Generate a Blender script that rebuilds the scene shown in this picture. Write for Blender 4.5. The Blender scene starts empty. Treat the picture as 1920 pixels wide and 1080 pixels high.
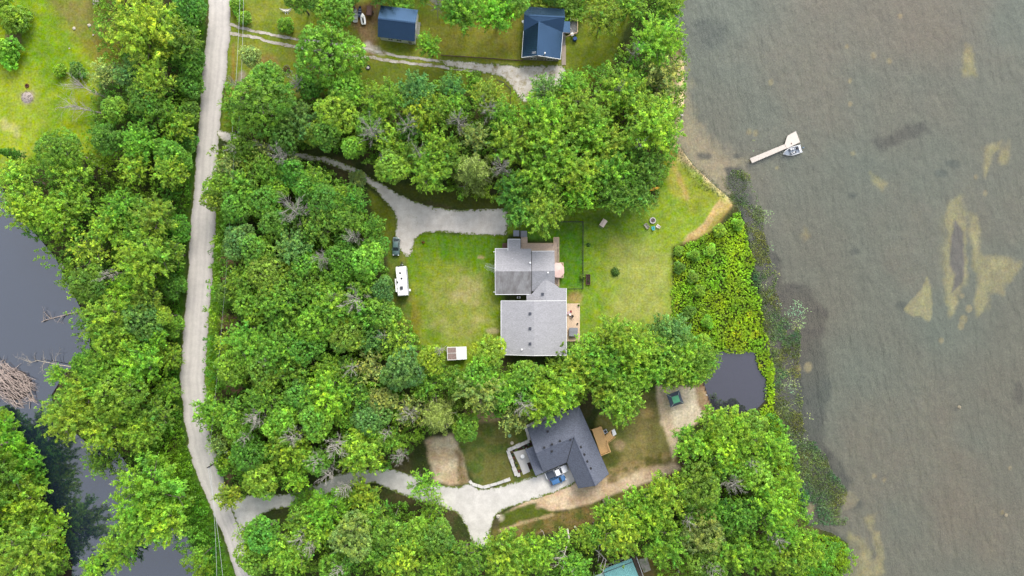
import bpy, bmesh, math, random
import numpy as np
from mathutils import Vector, Matrix
from mathutils.geometry import tessellate_polygon
R = math.radians
S = bpy.context.scene
COL = S.collection
HC = 170.0            # camera height in metres
FPX = 1275.0          # focal length in photo pixels
rng = np.random.default_rng(7)
random.seed(7)

def W(px, py, z=0.0):
    """World position of a point at height z seen at photo pixel px, py."""
    k = (HC - z) / FPX
    return Vector(((px - 960) * k, (540 - py) * k, z))
def W2(px, py, z=0.0):
    p = W(px, py, z); return (p.x, p.y)
def lin(c):
    c = c / 255.0
    return c / 12.92 if c <= 0.04045 else ((c + 0.055) / 1.055) ** 2.4
GAIN = 1.6
def C(r, g, b, k=1.0):
    """Albedo of a surface that looks r,g,b in the daylight of the photograph."""
    return (lin(r) / GAIN * k, lin(g) / GAIN * k, lin(b) / GAIN * k)

# ------------------------------------------------------------------ materials
def _mat(name):
    m = bpy.data.materials.new(name); m.use_nodes = True
    nt = m.node_tree; nt.nodes.clear()
    out = nt.nodes.new('ShaderNodeOutputMaterial')
    return m, nt, out
def N(nt, t, **kw):
    n = nt.nodes.new(t)
    for k, v in kw.items():
        setattr(n, k, v)
    return n
def noise(nt, vec, scale, detail=4, rough=.6):
    n = N(nt, 'ShaderNodeTexNoise'); n.inputs['Scale'].default_value = scale
    n.inputs['Detail'].default_value = detail; n.inputs['Roughness'].default_value = rough
    nt.links.new(vec, n.inputs['Vector']); return n.outputs['Fac']
def maprange(nt, v, a, b, c, d):
    n = N(nt, 'ShaderNodeMapRange'); n.clamp = True
    for i, x in enumerate((a, b, c, d)): n.inputs[i + 1].default_value = x
    nt.links.new(v, n.inputs[0]); return n.outputs[0]
def math_(nt, op, a, b):
    n = N(nt, 'ShaderNodeMath', operation=op)
    for i, x in enumerate((a, b)):
        if isinstance(x, (int, float)): n.inputs[i].default_value = x
        else: nt.links.new(x, n.inputs[i])
    return n.outputs[0]
def scale_col(nt, col, f):
    n = N(nt, 'ShaderNodeVectorMath', operation='SCALE')
    if isinstance(col, tuple): n.inputs[0].default_value = col[:3]
    else: nt.links.new(col, n.inputs[0])
    if isinstance(f, (int, float)): n.inputs['Scale'].default_value = f
    else: nt.links.new(f, n.inputs['Scale'])
    return n.outputs[0]
def mixc(nt, f, a, b):
    n = N(nt, 'ShaderNodeMix', data_type='RGBA')
    if isinstance(f, (int, float)): n.inputs[0].default_value = f
    else: nt.links.new(f, n.inputs[0])
    for i, x in ((6, a), (7, b)):
        if isinstance(x, tuple): n.inputs[i].default_value = (*x[:3], 1)
        else: nt.links.new(x, n.inputs[i])
    return n.outputs[2]
def surf(name, col, rough=.75, var=.12, scale=2.0, var2=.0, scale2=.25, spec=.3, metal=0.0, bump=0.0, bscale=8.0,
         stretch=(1, 1, 1), stain=None, coat=0.0, bands=None):
    """Plain surface with two scales of wear and grain."""
    m, nt, out = _mat(name)
    tc = N(nt, 'ShaderNodeTexCoord'); mp = N(nt, 'ShaderNodeMapping')
    mp.inputs['Scale'].default_value = stretch
    nt.links.new(tc.outputs['Object'], mp.inputs['Vector']); v = mp.outputs[0]
    f = maprange(nt, noise(nt, v, scale), .25, .75, 1 - var, 1 + var)
    if var2:
        f = math_(nt, 'MULTIPLY', f, maprange(nt, noise(nt, v, scale2, 5), .3, .7, 1 - var2, 1 + var2))
    if bands:
        wv = N(nt, 'ShaderNodeTexWave', bands_direction=bands[0]); wv.inputs['Scale'].default_value = bands[1]
        wv.inputs['Distortion'].default_value = bands[3] if len(bands) > 3 else .3
        nt.links.new(v, wv.inputs['Vector'])
        f = math_(nt, 'MULTIPLY', f, maprange(nt, wv.outputs['Fac'], 0, .25, 1 - bands[2], 1.0))
    c = scale_col(nt, col, f)
    if stain:
        sf = maprange(nt, noise(nt, v, stain[1], 5, .65), stain[2], stain[3], 0, stain[4] if len(stain) > 4 else 1)
        c = mixc(nt, sf, c, stain[0])
    b = N(nt, 'ShaderNodeBsdfPrincipled')
    nt.links.new(c, b.inputs['Base Color'])
    b.inputs['Roughness'].default_value = rough; b.inputs['Metallic'].default_value = metal
    b.inputs['Specular IOR Level'].default_value = spec
    if coat: b.inputs['Coat Weight'].default_value = coat; b.inputs['Coat Roughness'].default_value = .08
    if bump:
        bp = N(nt, 'ShaderNodeBump'); bp.inputs['Strength'].default_value = bump; bp.inputs['Distance'].default_value = .05
        nt.links.new(noise(nt, v, bscale, 3), bp.inputs['Height']); nt.links.new(bp.outputs[0], b.inputs['Normal'])
    nt.links.new(b.outputs[0], out.inputs[0])
    return m
def leaf_mat(name, objcol=True, trans=.35, gloss=.04):
    m, nt, out = _mat(name)
    at = N(nt, 'ShaderNodeAttribute', attribute_name='Col')
    if objcol:
        oi = N(nt, 'ShaderNodeObjectInfo')
        mul = N(nt, 'ShaderNodeVectorMath', operation='MULTIPLY')
        nt.links.new(oi.outputs['Color'], mul.inputs[0]); nt.links.new(at.outputs['Color'], mul.inputs[1])
        c = mul.outputs[0]
    else:
        c = at.outputs['Color']
    d = N(nt, 'ShaderNodeBsdfDiffuse'); t = N(nt, 'ShaderNodeBsdfTranslucent'); g = N(nt, 'ShaderNodeBsdfGlossy')
    g.inputs['Roughness'].default_value = .45
    nt.links.new(c, d.inputs[0]); nt.links.new(c, t.inputs[0])
    ms = N(nt, 'ShaderNodeMixShader'); ms.inputs[0].default_value = trans
    nt.links.new(d.outputs[0], ms.inputs[1]); nt.links.new(t.outputs[0], ms.inputs[2])
    m2 = N(nt, 'ShaderNodeMixShader'); m2.inputs[0].default_value = gloss
    nt.links.new(ms.outputs[0], m2.inputs[1]); nt.links.new(g.outputs[0], m2.inputs[2])
    nt.links.new(m2.outputs[0], out.inputs[0])
    return m

# ------------------------------------------------------------------ mesh building
def link(o, parent=None):
    COL.objects.link(o)
    if parent is not None: o.parent = parent
    return o
def np_mesh(name, verts, faces, mat=None, col=None, parent=None, smooth=False):
    """verts (n,3), faces (m,4) or (m,3) arrays; col (n,3) optional."""
    me = bpy.data.meshes.new(name)
    verts = np.asarray(verts, np.float32); faces = np.asarray(faces, np.int32)
    k = faces.shape[1]
    me.vertices.add(len(verts)); me.vertices.foreach_set('co', verts.ravel())
    me.loops.add(faces.size); me.loops.foreach_set('vertex_index', faces.ravel())
    me.polygons.add(len(faces))
    me.polygons.foreach_set('loop_start', np.arange(0, faces.size, k, dtype=np.int32))
    me.update(calc_edges=True); me.validate()
    if col is not None:
        a = me.color_attributes.new('Col', 'FLOAT_COLOR', 'POINT')
        c4 = np.ones((len(verts), 4), np.float32); col = np.asarray(col); c4[:, :col.shape[1]] = col
        a.data.foreach_set('color', c4.ravel())
    if smooth: me.polygons.foreach_set('use_smooth', np.ones(len(faces), bool))
    if mat: me.materials.append(mat)
    return me
def mobj(name, me, parent=None):
    o = bpy.data.objects.new(name, me); return link(o, parent)

class B:
    """Collects solids into one mesh; o is subtracted from every coordinate."""
    def __init__(self, o=(0, 0, 0)):
        self.v = []; self.f = []; self.m = []; self.o = Vector(o)
    def add(self, vs, fs, mi=0):
        n = len(self.v)
        self.v += [tuple(Vector(p) - self.o) for p in vs]
        self.f += [tuple(i + n for i in f) for f in fs]; self.m += [mi] * len(fs)
        return self
    def box(self, c, s, rz=0.0, mi=0, rx=0.0, ry=0.0):
        M = Matrix.Rotation(rz, 3, 'Z') @ Matrix.Rotation(ry, 3, 'Y') @ Matrix.Rotation(rx, 3, 'X')
        vs = [Vector(c) + M @ Vector((sx * s[0] / 2, sy * s[1] / 2, sz * s[2] / 2)) for sz in (-1, 1) for sx, sy in ((-1, -1), (1, -1), (1, 1), (-1, 1))]
        return self.add(vs, [(3, 2, 1, 0), (4, 5, 6, 7), (0, 1, 5, 4), (1, 2, 6, 5), (2, 3, 7, 6), (3, 0, 4, 7)], mi)
    def beam(self, a, b, w, h, mi=0):
        """Box from a to b, w wide, h high."""
        a, b = Vector(a), Vector(b); d = b - a; L = d.length
        if L < 1e-6: return self
        x = d / L; y = Vector((0, 0, 1)).cross(x)
        y = Vector((0, 1, 0)) if y.length < 1e-4 else y.normalized()
        z = x.cross(y)
        vs = [p + y * (sy * w / 2) + z * (sz * h / 2) for p in (a, b) for sy, sz in ((-1, -1), (1, -1), (1, 1), (-1, 1))]
        return self.add(vs, [(0, 1, 2, 3), (7, 6, 5, 4), (0, 4, 5, 1), (1, 5, 6, 2), (2, 6, 7, 3), (3, 7, 4, 0)], mi)
    def prism(self, pts, z0, z1, mi=0):
        """pts: xy list counter-clockwise or not; z1 may be a list."""
        n = len(pts); zt = z1 if isinstance(z1, (list, tuple)) else [z1] * n
        vs = [(p[0], p[1], z0) for p in pts] + [(p[0], p[1], zt[i]) for i, p in enumerate(pts)]
        tri = tessellate_polygon([[Vector((p[0], p[1], 0)) for p in pts]])
        fs = [tuple(t) for t in tri] + [tuple(i + n for i in reversed(t)) for t in tri]
        fs += [(i, (i + 1) % n, (i + 1) % n + n, i + n) for i in range(n)]
        return self.add(vs, fs, mi)
    def slab(self, pts, t, mi=0):
        """Planar 3-D polygon given thickness t downwards."""
        n = len(pts); pts = [Vector(p) for p in pts]
        vs = pts + [p - Vector((0, 0, t)) for p in pts]
        fs = [tuple(range(n)), tuple(reversed(range(n, 2 * n)))] + [(i, i + n, (i + 1) % n + n, (i + 1) % n) for i in range(n)]
        return self.add(vs, fs, mi)
    def cyl(self, a, b, r0, r1=None, n=10, mi=0, cap=True):
        a, b = Vector(a), Vector(b); r1 = r0 if r1 is None else r1
        d = (b - a).normalized(); x = d.orthogonal().normalized(); y = d.cross(x)
        vs = []
        for p, r in ((a, r0), (b, r1)):
            vs += [p + (x * math.cos(2 * math.pi * i / n) + y * math.sin(2 * math.pi * i / n)) * r for i in range(n)]
        fs = [(i, (i + 1) % n, (i + 1) % n + n, i + n) for i in range(n)]
        if cap: fs += [tuple(reversed(range(n))), tuple(range(n, 2 * n))]
        return self.add(vs, fs, mi)
    def tube(self, pts, rad, n=5, mi=0):
        pts = [Vector(p) for p in pts]
        rad = rad if isinstance(rad, (list, tuple)) else [rad] * len(pts)
        for i in range(len(pts) - 1):
            self.cyl(pts[i], pts[i + 1], rad[i], rad[i + 1], n, mi, True)
        return self
    def loft(self, rings, mi=0, closed=True, caps=True):
        n = len(rings[0]); vs = [p for r in rings for p in r]; fs = []
        for k in range(len(rings) - 1):
            for i in range(n if closed else n - 1):
                j = (i + 1) % n
                fs.append((k * n + i, k * n + j, (k + 1) * n + j, (k + 1) * n + i))
        if caps and closed:
            fs += [tuple(reversed(range(n))), tuple((len(rings) - 1) * n + i for i in range(n))]
        return self.add(vs, fs, mi)
    def lathe(self, c, prof, n=16, mi=0):
        c = Vector(c)
        rings = [[c + Vector((r * math.cos(2 * math.pi * i / n), r * math.sin(2 * math.pi * i / n), z)) for i in range(n)] for r, z in prof]
        return self.loft(rings, mi)
    def build(self, name, mats, parent=None, smooth=False, bevel=0.0):
        me = bpy.data.meshes.new(name)
        me.from_pydata(self.v, [], self.f)
        bm = bmesh.new(); bm.from_mesh(me); bmesh.ops.recalc_face_normals(bm, faces=bm.faces)
        if bevel:
            bmesh.ops.remove_doubles(bm, verts=bm.verts, dist=1e-5)
            ed = [e for e in bm.edges if len(e.link_faces) == 2 and e.calc_face_angle(0) > .6]
            try: bmesh.ops.bevel(bm, geom=ed, offset=bevel, segments=2, affect='EDGES', clamp_overlap=True)
            except Exception: pass
        bm.to_mesh(me); bm.free()
        for m in (mats if isinstance(mats, (list, tuple)) else [mats]): me.materials.append(m)
        if not bevel and len(me.polygons) == len(self.m):
            me.polygons.foreach_set('material_index', self.m)
        if smooth:
            me.polygons.foreach_set('use_smooth', [True] * len(me.polygons))
            try: me.set_sharp_from_angle(angle=R(40))
            except Exception: pass
        return mobj(name, me, parent)

LM = []           # landmarks for the labels of trees: (words, px, py)
def tag(o, label=None, cat=None, group=None, kind=None):
    if label: o['label'] = label
    if cat: o['category'] = cat
    if group: o['group'] = group
    if kind: o['kind'] = kind
    return o
def empty(name, loc, rz=0.0, label=None, cat=None, group=None):
    o = bpy.data.objects.new(name, None); o.empty_display_size = .5
    link(o); o.location = loc; o.rotation_euler = (0, 0, rz)
    return tag(o, label, cat, group)
def copy_tree(o, parent=None):
    c = o.copy(); link(c)
    if parent is not None: c.parent = parent; c.matrix_parent_inverse = o.matrix_parent_inverse.copy()
    for ch in list(o.children): copy_tree(ch, c)
    return c

# ------------------------------------------------------------------ numpy noise / polygons
def vnoise(x, y, sc, seed=0):
    """Value noise in 0..1 at wavelength sc."""
    x = x / sc + seed * 17.13; y = y / sc - seed * 9.71
    xi = np.floor(x).astype(np.int64); yi = np.floor(y).astype(np.int64); fx = x - xi; fy = y - yi
    fx = fx * fx * (3 - 2 * fx); fy = fy * fy * (3 - 2 * fy)
    def h(a, b):
        n = (a * 374761393 + b * 668265263 + seed * 1442695) & 0x7fffffff
        n = ((n ^ (n >> 13)) * 1274126177) & 0x7fffffff
        return ((n ^ (n >> 16)) & 0xffff) / 65535.0
    return (h(xi, yi) * (1 - fx) + h(xi + 1, yi) * fx) * (1 - fy) + (h(xi, yi + 1) * (1 - fx) + h(xi + 1, yi + 1) * fx) * fy
def fbm(x, y, sc, seed=0, oct=4):
    s = 0; a = .5; t = 0
    for i in range(oct):
        s = s + a * vnoise(x, y, sc / 2 ** i, seed + i); t += a; a *= .55
    return s / t
def sdf(poly, x, y):
    """Signed distance to polygon (positive inside), arrays x, y."""
    d = np.full(x.shape, 1e18); ins = np.zeros(x.shape, bool); n = len(poly)
    for i in range(n):
        ax, ay = poly[i]; bx, by = poly[(i + 1) % n]
        ex, ey = bx - ax, by - ay; wx = x - ax; wy = y - ay
        t = np.clip((wx * ex + wy * ey) / (ex * ex + ey * ey + 1e-12), 0, 1)
        d = np.minimum(d, (wx - ex * t) ** 2 + (wy - ey * t) ** 2)
        c = (ay > y) != (by > y)
        with np.errstate(divide='ignore', invalid='ignore'):
            xx = (bx - ax) * (y - ay) / (by - ay + 1e-30) + ax
        ins ^= c & (x < xx)
    return np.where(ins, 1, -1) * np.sqrt(d)
def PW(pts, z=0): return [W2(a, b, z) for a, b in pts]
def smooth01(t): t = np.clip(t, 0, 1); return t * t * (3 - 2 * t)
def catmull(pts, n=8, closed=True):
    out = []; L = len(pts)
    for i in range(L if closed else L - 1):
        g = lambda k: np.array(pts[(i + k) % L] if closed else pts[min(max(i + k, 0), L - 1)], float)
        p0, p1, p2, p3 = g(-1), g(0), g(1), g(2)
        for j in range(n):
            t = j / n
            out.append(tuple(.5 * (2 * p1 + (p2 - p0) * t + (2 * p0 - 5 * p1 + 4 * p2 - p3) * t * t + (3 * p1 - p0 - 3 * p2 + p3) * t ** 3)))
    if not closed: out.append(tuple(pts[-1]))
    return out
EXPOSURE = 1.35
# ------------------------------------------------------------------ camera, sky, sun
cam = bpy.data.objects.new('camera', bpy.data.cameras.new('camera')); link(cam)
cam.location = (0, 0, HC); cam.rotation_euler = (0, 0, 0)
cam.data.sensor_width = 36; cam.data.lens = 36 * FPX / 1920; cam.data.clip_end = 6000; cam.data.clip_start = 1
S.camera = cam
SUN_EL, SUN_AZ = 41, 18          # degrees; azimuth clockwise from +Y
wd = bpy.data.worlds.new('World'); S.world = wd; wd.use_nodes = True
nt = wd.node_tree; nt.nodes.clear()
sky = N(nt, 'ShaderNodeTexSky', sky_type='NISHITA'); sky.sun_disc = False
sky.sun_elevation = R(SUN_EL); sky.sun_rotation = R(SUN_AZ); sky.air_density = 1.0; sky.dust_density = 2.0; sky.ozone_density = 1.0
hs = N(nt, 'ShaderNodeHueSaturation'); hs.inputs['Saturation'].default_value = .36
bg = N(nt, 'ShaderNodeBackground'); bg.inputs['Strength'].default_value = .15
wo = N(nt, 'ShaderNodeOutputWorld')
nt.links.new(sky.outputs[0], hs.inputs['Color']); nt.links.new(hs.outputs[0], bg.inputs[0]); nt.links.new(bg.outputs[0], wo.inputs[0])
sl = bpy.data.lights.new('sun', 'SUN'); sl.energy = 1.35; sl.angle = R(30); sl.color = (1, .95, .87)
so = bpy.data.objects.new('sun', sl); link(so)
d = Vector((math.sin(R(SUN_AZ)) * math.cos(R(SUN_EL)), math.cos(R(SUN_AZ)) * math.cos(R(SUN_EL)), math.sin(R(SUN_EL))))
so.rotation_euler = (-d).to_track_quat('-Z', 'Y').to_euler(); so.location = (0, 0, 120)
S.view_settings.view_transform = 'Standard'; S.view_settings.look = 'None'; S.view_settings.gamma = 1
S.view_settings.exposure = EXPOSURE
S.cycles.max_bounces = 6; S.cycles.diffuse_bounces = 4; S.cycles.transparent_max_bounces = 8
S.cycles.glossy_bounces = 3; S.cycles.transmission_bounces = 4
S.cycles.caustics_reflective = False; S.cycles.caustics_refractive = False

# ------------------------------------------------------------------ shore lines and water outlines (photo pixels)
LAKE = [(1262, -9000), (1262, -200), (1262, 0), (1270, 60), (1283, 120), (1283, 190), (1268, 245), (1268, 265), (1300, 310), (1343, 350), (1378, 380), (1400, 420),
        (1412, 480), (1425, 540), (1436, 600), (1438, 660), (1452, 690), (1450, 740), (1460, 780), (1484, 830), (1492, 890), (1508, 940), (1512, 985),
        (1560, 1000), (1592, 1020), (1590, 1060), (1560, 1085), (1540, 1300), (1540, 9000)]
POND = [(1338, 668), (1360, 660), (1412, 661), (1420, 690), (1432, 715), (1434, 745), (1415, 765), (1385, 768), (1345, 772), (1336, 750), (1326, 720)]
CREEK = [(-400, 300), (-60, 320), (0, 345), (25, 400), (70, 445), (100, 480), (140, 560), (165, 610), (168, 660), (120, 700), (95, 740), (100, 780), (160, 830), (215, 840), (235, 870), (255, 900),
         (250, 930), (300, 985), (345, 1000), (370, 1040), (385, 1090), (400, 1300), (100, 1300), (125, 1060), (100, 980), (60, 900), (25, 820), (0, 790), (-80, 780), (-400, 760)]
# ------------------------------------------------------------------ ground: one sheet out to the horizon
def axis(a, b, st):
    core = np.arange(a, b + st / 2, st)
    lo = a - np.array([1500, 700, 300, 120, 60, 30, 14, 6, 2.5]); hi = b + np.array([2.5, 6, 14, 30, 60, 120, 300, 700, 1500])
    return np.concatenate([lo, core, hi])
gx = axis(-134, 134, .4); gy = axis(-78, 78, .4)
GX, GY = np.meshgrid(gx, gy); gs = GX.shape; X = GX.ravel(); Y = GY.ravel()
# wobble of the outlines
WX = (fbm(X, Y, 6, 3, 4) - .5); WY = (fbm(X, Y, 6, 11, 4) - .5)
FN = fbm(X, Y, 1.6, 21, 4) - .5
BN = fbm(X, Y, 22, 31, 4)
def mask(poly, feather=6, wob=12, near=None):
    """Soft membership 0..1 of each ground vertex; feather and wobble in photo pixels."""
    pw = PW(poly); f = feather / 7.5; wb = wob / 7.5
    xs = [p[0] for p in pw]; ys = [p[1] for p in pw]; mg = f + wb + 2
    sel = (X > min(xs) - mg) & (X < max(xs) + mg) & (Y > min(ys) - mg) & (Y < max(ys) + mg)
    out = np.zeros(X.shape)
    idx = np.nonzero(sel)[0]
    d = sdf(pw, X[idx] + WX[idx] * wb * 2, Y[idx] + WY[idx] * wb * 2) + FN[idx] * f * 1.2
    out[idx] = smooth01(d / (2 * f) + .5)
    return out
Z = np.zeros(X.shape)
dl = sdf(PW(LAKE + [(16000, 9000), (16000, -9000)]), X, Y) 
far = (X > 135) | (np.abs(Y) > 90)
dp = sdf(PW(POND), X, Y) + .6; dc = sdf(PW(CREEK), X, Y)
WL = -.25
for dd, dep in ((dl, .8), (dp, 1.0), (dc, 1.3)):
    t = np.clip((dd + 1.0) / 9.0, 0, 1)
    Z = np.minimum(Z, np.where(dd > -1.0, -.12 - dep * smooth01(t) - .2 * smooth01((dd + 1) / 2), 0))
G = np.zeros((X.size, 3)); G[:] = C(64, 76, 36)
mixn = fbm(X, Y, 5, 41, 4)[:, None]
G = G * (1 - smooth01((mixn - .45) * 5)) + np.array(C(88, 84, 52)) * smooth01((mixn - .45) * 5)
def paint(poly, col, feather=6, wob=10, k=1.0, col2=None, sc=9, seed=50):
    global G
    m = (mask(poly, feather, wob) * k)[:, None]
    c = np.array(C(*col))[None, :]
    if col2 is not None:
        t = smooth01((fbm(X, Y, sc, seed, 4) - .35) / .3)[:, None]
        c = c * (1 - t) + np.array(C(*col2))[None, :] * t
    G = G * (1 - m) + c * m
def blot(cx, cy, rx, ry, col, k=1.0, feather=None, wob=None):
    r = min(rx, ry)
    paint([(cx + rx * math.cos(a), cy + ry * math.sin(a)) for a in np.linspace(0, 2 * math.pi, 14)[:-1]], col, feather or r * .5, wob if wob is not None else r * .7, k)
# meadow, upper left
paint([(-300, -300), (190, -300), (200, 0), (212, 60), (200, 130), (180, 200), (180, 290), (60, 305), (0, 335), (-300, 330)], (147, 168, 30), 14, 12, 1, (116, 150, 28), 7, 51)
paint([(0, 110), (60, 130), (90, 220), (60, 300), (0, 320)], (158, 172, 52), 20, 20, .6)
paint([(95, -10), (215, -10), (215, 90), (185, 130), (130, 60), (100, 30)], (136, 122, 70), 16, 14, .8, (124, 134, 44), 4, 52)
paint([(150, 80), (215, 60), (230, 120), (180, 125)], (140, 130, 50), 12, 12, .7)
blot(50, 182, 11, 12, (176, 160, 150), .95); blot(50, 182, 20, 18, (150, 140, 90), .35)
for a in ((20, 240, 16, 9), (30, 252, 8, 5), (38, 290, 10, 8), (8, 232, 8, 14)): blot(*a, (190, 185, 120), .6)
paint([(10, 62), (40, 62), (42, 84), (10, 82)], (120, 105, 75), 3, 3, .9)
# verges of the gravel road
paint([(425, -20), (470, -20), (455, 150), (440, 250), (415, 250), (425, 150)], (118, 138, 34), 4, 5, 1)
paint([(398, 395), (418, 395), (412, 560), (402, 760), (380, 760), (388, 600)], (112, 158, 30), 3, 4, 1)
paint([(372, -20), (392, -20), (360, 360), (340, 620), (338, 740), (352, 840), (400, 960), (440, 1090), (420, 1090), (345, 880), (325, 760), (330, 600), (352, 300)], (70, 112, 28), 4, 4, 1)
paint([(330, 840), (352, 830), (440, 1090), (385, 1090), (360, 1000), (320, 900)], (84, 128, 28), 8, 8, 1)
for a in ((428, 486, 14, 16), (430, 525, 13, 12), (428, 600, 18, 14), (437, 727, 16, 9), (430, 880, 9, 22), (426, 408, 8, 8)): blot(*a, (176, 140, 108), .9)
# cottage land
paint([(430, -20), (1195, -20), (1150, 120), (1060, 195), (960, 215), (860, 165), (700, 170), (430, 190)], (142, 148, 54), 8, 8, 1, (122, 138, 44), 5, 53)
paint([(560, 90), (700, 110), (860, 140), (860, 170), (660, 165)], (102, 116, 36), 10, 10, .8)  # shade beside the big round tree, painted into the turf colour
paint([(788, 30), (975, 30), (975, 105), (795, 100)], (150, 144, 58), 12, 12, .75, (128, 130, 46), 4, 54)
paint([(1065, 60), (1180, 40), (1130, 130), (1065, 185)], (112, 128, 34), 12, 10, .8)
paint([(640, 15), (714, 8), (709, 70), (700, 110), (668, 60)], (140, 114, 84), 8, 10, .9, (118, 88, 56), 3, 55)
blot(500, 120, 22, 18, (150, 125, 70), .7); blot(452, 160, 9, 26, (165, 150, 135), .8); blot(437, 130, 3, 50, (168, 120, 70), .5, 3, 4)
paint([(720, 38), (706, 90), (716, 100), (735, 90)], (172, 166, 150), 4, 6, .0)
for a in ((691, 88, 8, 9), (703, 92, 10, 7), (716, 99, 9, 5)): blot(*a, (200, 190, 175), .85)
# grey house lawns
paint([(768, 440), (945, 438), (945, 665), (855, 700), (790, 655), (758, 600), (752, 500)], (112, 144, 34), 6, 5, 1, (134, 152, 46), 6, 56)
paint([(805, 535), (860, 500), (918, 525), (912, 600), (868, 645), (805, 605)], (178, 168, 108), 20, 18, .85, (146, 154, 66), 4, 57)
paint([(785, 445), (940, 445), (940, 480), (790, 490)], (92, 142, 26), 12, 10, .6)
blot(902, 482, 7, 3, (200, 170, 130), .8); blot(925, 621, 12, 6, (190, 175, 130), .8)
paint([(757, 560), (790, 570), (785, 640), (765, 600)], (140, 118, 46), 10, 8, .6)
paint([(712, 440), (760, 465), (772, 560), (766, 630), (738, 600), (724, 480)], (104, 128, 42), 5, 6, 1, (128, 130, 56), 3, 68)
paint([(690, 355), (742, 400), (742, 440), (722, 470), (700, 420)], (116, 128, 38), 5, 5, 1)
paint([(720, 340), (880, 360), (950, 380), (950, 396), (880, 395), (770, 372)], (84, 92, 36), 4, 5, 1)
paint([(945, 395), (1230, 380), (1245, 280), (1290, 310), (1380, 372), (1330, 440), (1262, 462), (1264, 610), (1200, 640), (1040, 640), (1040, 440), (950, 440)], (140, 162, 48), 5, 4, 1, (120, 154, 42), 7, 58)
paint([(1150, 440), (1255, 470), (1255, 600), (1150, 610)], (172, 172, 90), 26, 20, .7)
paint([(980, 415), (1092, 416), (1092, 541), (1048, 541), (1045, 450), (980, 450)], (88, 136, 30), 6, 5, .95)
paint([(985, 405), (1180, 395), (1160, 425), (1095, 432), (985, 432)], (92, 122, 36), 10, 10, .7)  # shade along the tree edge, painted into the lawn colour
blot(1075, 560, 14, 12, (178, 150, 90), .8)
paint([(1240, 285), (1262, 275), (1300, 330), (1372, 376), (1300, 395), (1258, 360)], (168, 164, 66), 8, 8, .8, (140, 150, 50), 4, 59)
paint([(1252, 290), (1260, 288), (1292, 372), (1284, 374)], (190, 160, 95), 4, 5, .7)
for k in range(5):
    o = k * 5
    paint([(1276 + o * .6, 462 - o), (1312 + o * .4, 436 - o), (1338 + o * .3, 402 - o), (1372 - o, 386 - o * .6), (1372 - o, 389 - o * .6), (1342 + o * .3, 406 - o), (1316 + o * .4, 440 - o), (1278 + o * .6, 464 - o)], (206, 176, 122), 2.5, 4, .85)
paint([(1272, 460), (1315, 425), (1350, 385), (1384, 378), (1345, 425), (1300, 458)], (186, 158, 92), 6, 6, .6)
# black house lot
paint([(848, 792), (1000, 780), (1005, 900), (900, 915), (862, 855)], (92, 110, 46), 3, 3, 1, (118, 118, 60), 2.2, 60)
paint([(1120, 775), (1232, 722), (1250, 770), (1268, 862), (1150, 905), (1110, 850)], (132, 128, 68), 4, 5, 1, (92, 106, 44), 4, 61)
paint([(1175, 800), (1225, 735), (1240, 760), (1262, 850), (1190, 880), (1150, 890)], (168, 142, 98), 10, 16, .32)
blot(1214, 772, 12, 12, (186, 160, 100), .7); blot(1160, 835, 10, 10, (200, 170, 130), .6); blot(1148, 860, 14, 12, (74, 84, 30), .7)
paint([(800, 822), (850, 812), (868, 860), (880, 905), (850, 912), (812, 905)], (228, 208, 172), 5, 6, 1, (212, 186, 146), 3, 62)
paint([(850, 845), (862, 850), (880, 905), (866, 912)], (120, 100, 56), 3, 8, .7)
paint([(945, 962), (1000, 935), (1080, 905), (1142, 892), (1262, 862), (1280, 880), (1105, 945), (1010, 962)], (226, 202, 168), 3, 4, 1, (212, 182, 146), 4, 63)
paint([(1130, 880), (1262, 845), (1270, 862), (1140, 905)], (160, 138, 92), 5, 8, .8, (104, 100, 48), 1.4, 67)
paint([(940, 962), (1005, 944), (1042, 962), (934, 992)], (90, 104, 34), 3, 4, 1)
paint([(920, 995), (1040, 962), (1110, 942), (1278, 880), (1296, 898), (1120, 980), (930, 1022)], (134, 116, 66), 5, 6, 1, (96, 104, 42), 2.5, 64)
paint([(934, 992), (1036, 962), (1038, 967), (936, 998)], (188, 164, 120), 2, 3, .9)
paint([(1228, 722), (1324, 728), (1338, 772), (1276, 812), (1268, 850), (1262, 862), (1240, 790)], (222, 200, 166), 4, 4, 1)
paint([(1252, 728), (1310, 732), (1318, 780), (1276, 806), (1262, 800)], (240, 224, 194), 5, 4, .9)
paint([(1298, 712), (1328, 715), (1345, 772), (1322, 784), (1306, 750)], (160, 134, 98), 4, 5, .9, (128, 102, 72), 2, 65)
paint([(870, 770), (940, 775), (935, 790), (880, 795)], (180, 152, 112), 5, 5, .9)
blot(1010, 950, 5, 5, (200, 170, 140), .6); blot(938, 970, 6, 7, (210, 195, 170), .7)
# teal roofed house yard
paint([(1200, 1030), (1300, 1030), (1300, 1100), (1190, 1100)], (104, 106, 42), 6, 6, 1, (130, 112, 66), 3, 66)
# marsh bed and pond margins
paint([(1262, 460), (1300, 450), (1395, 400), (1415, 480), (1440, 600), (1438, 660), (1340, 662), (1270, 640)], (60, 74, 24), 5, 6, 1)
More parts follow.
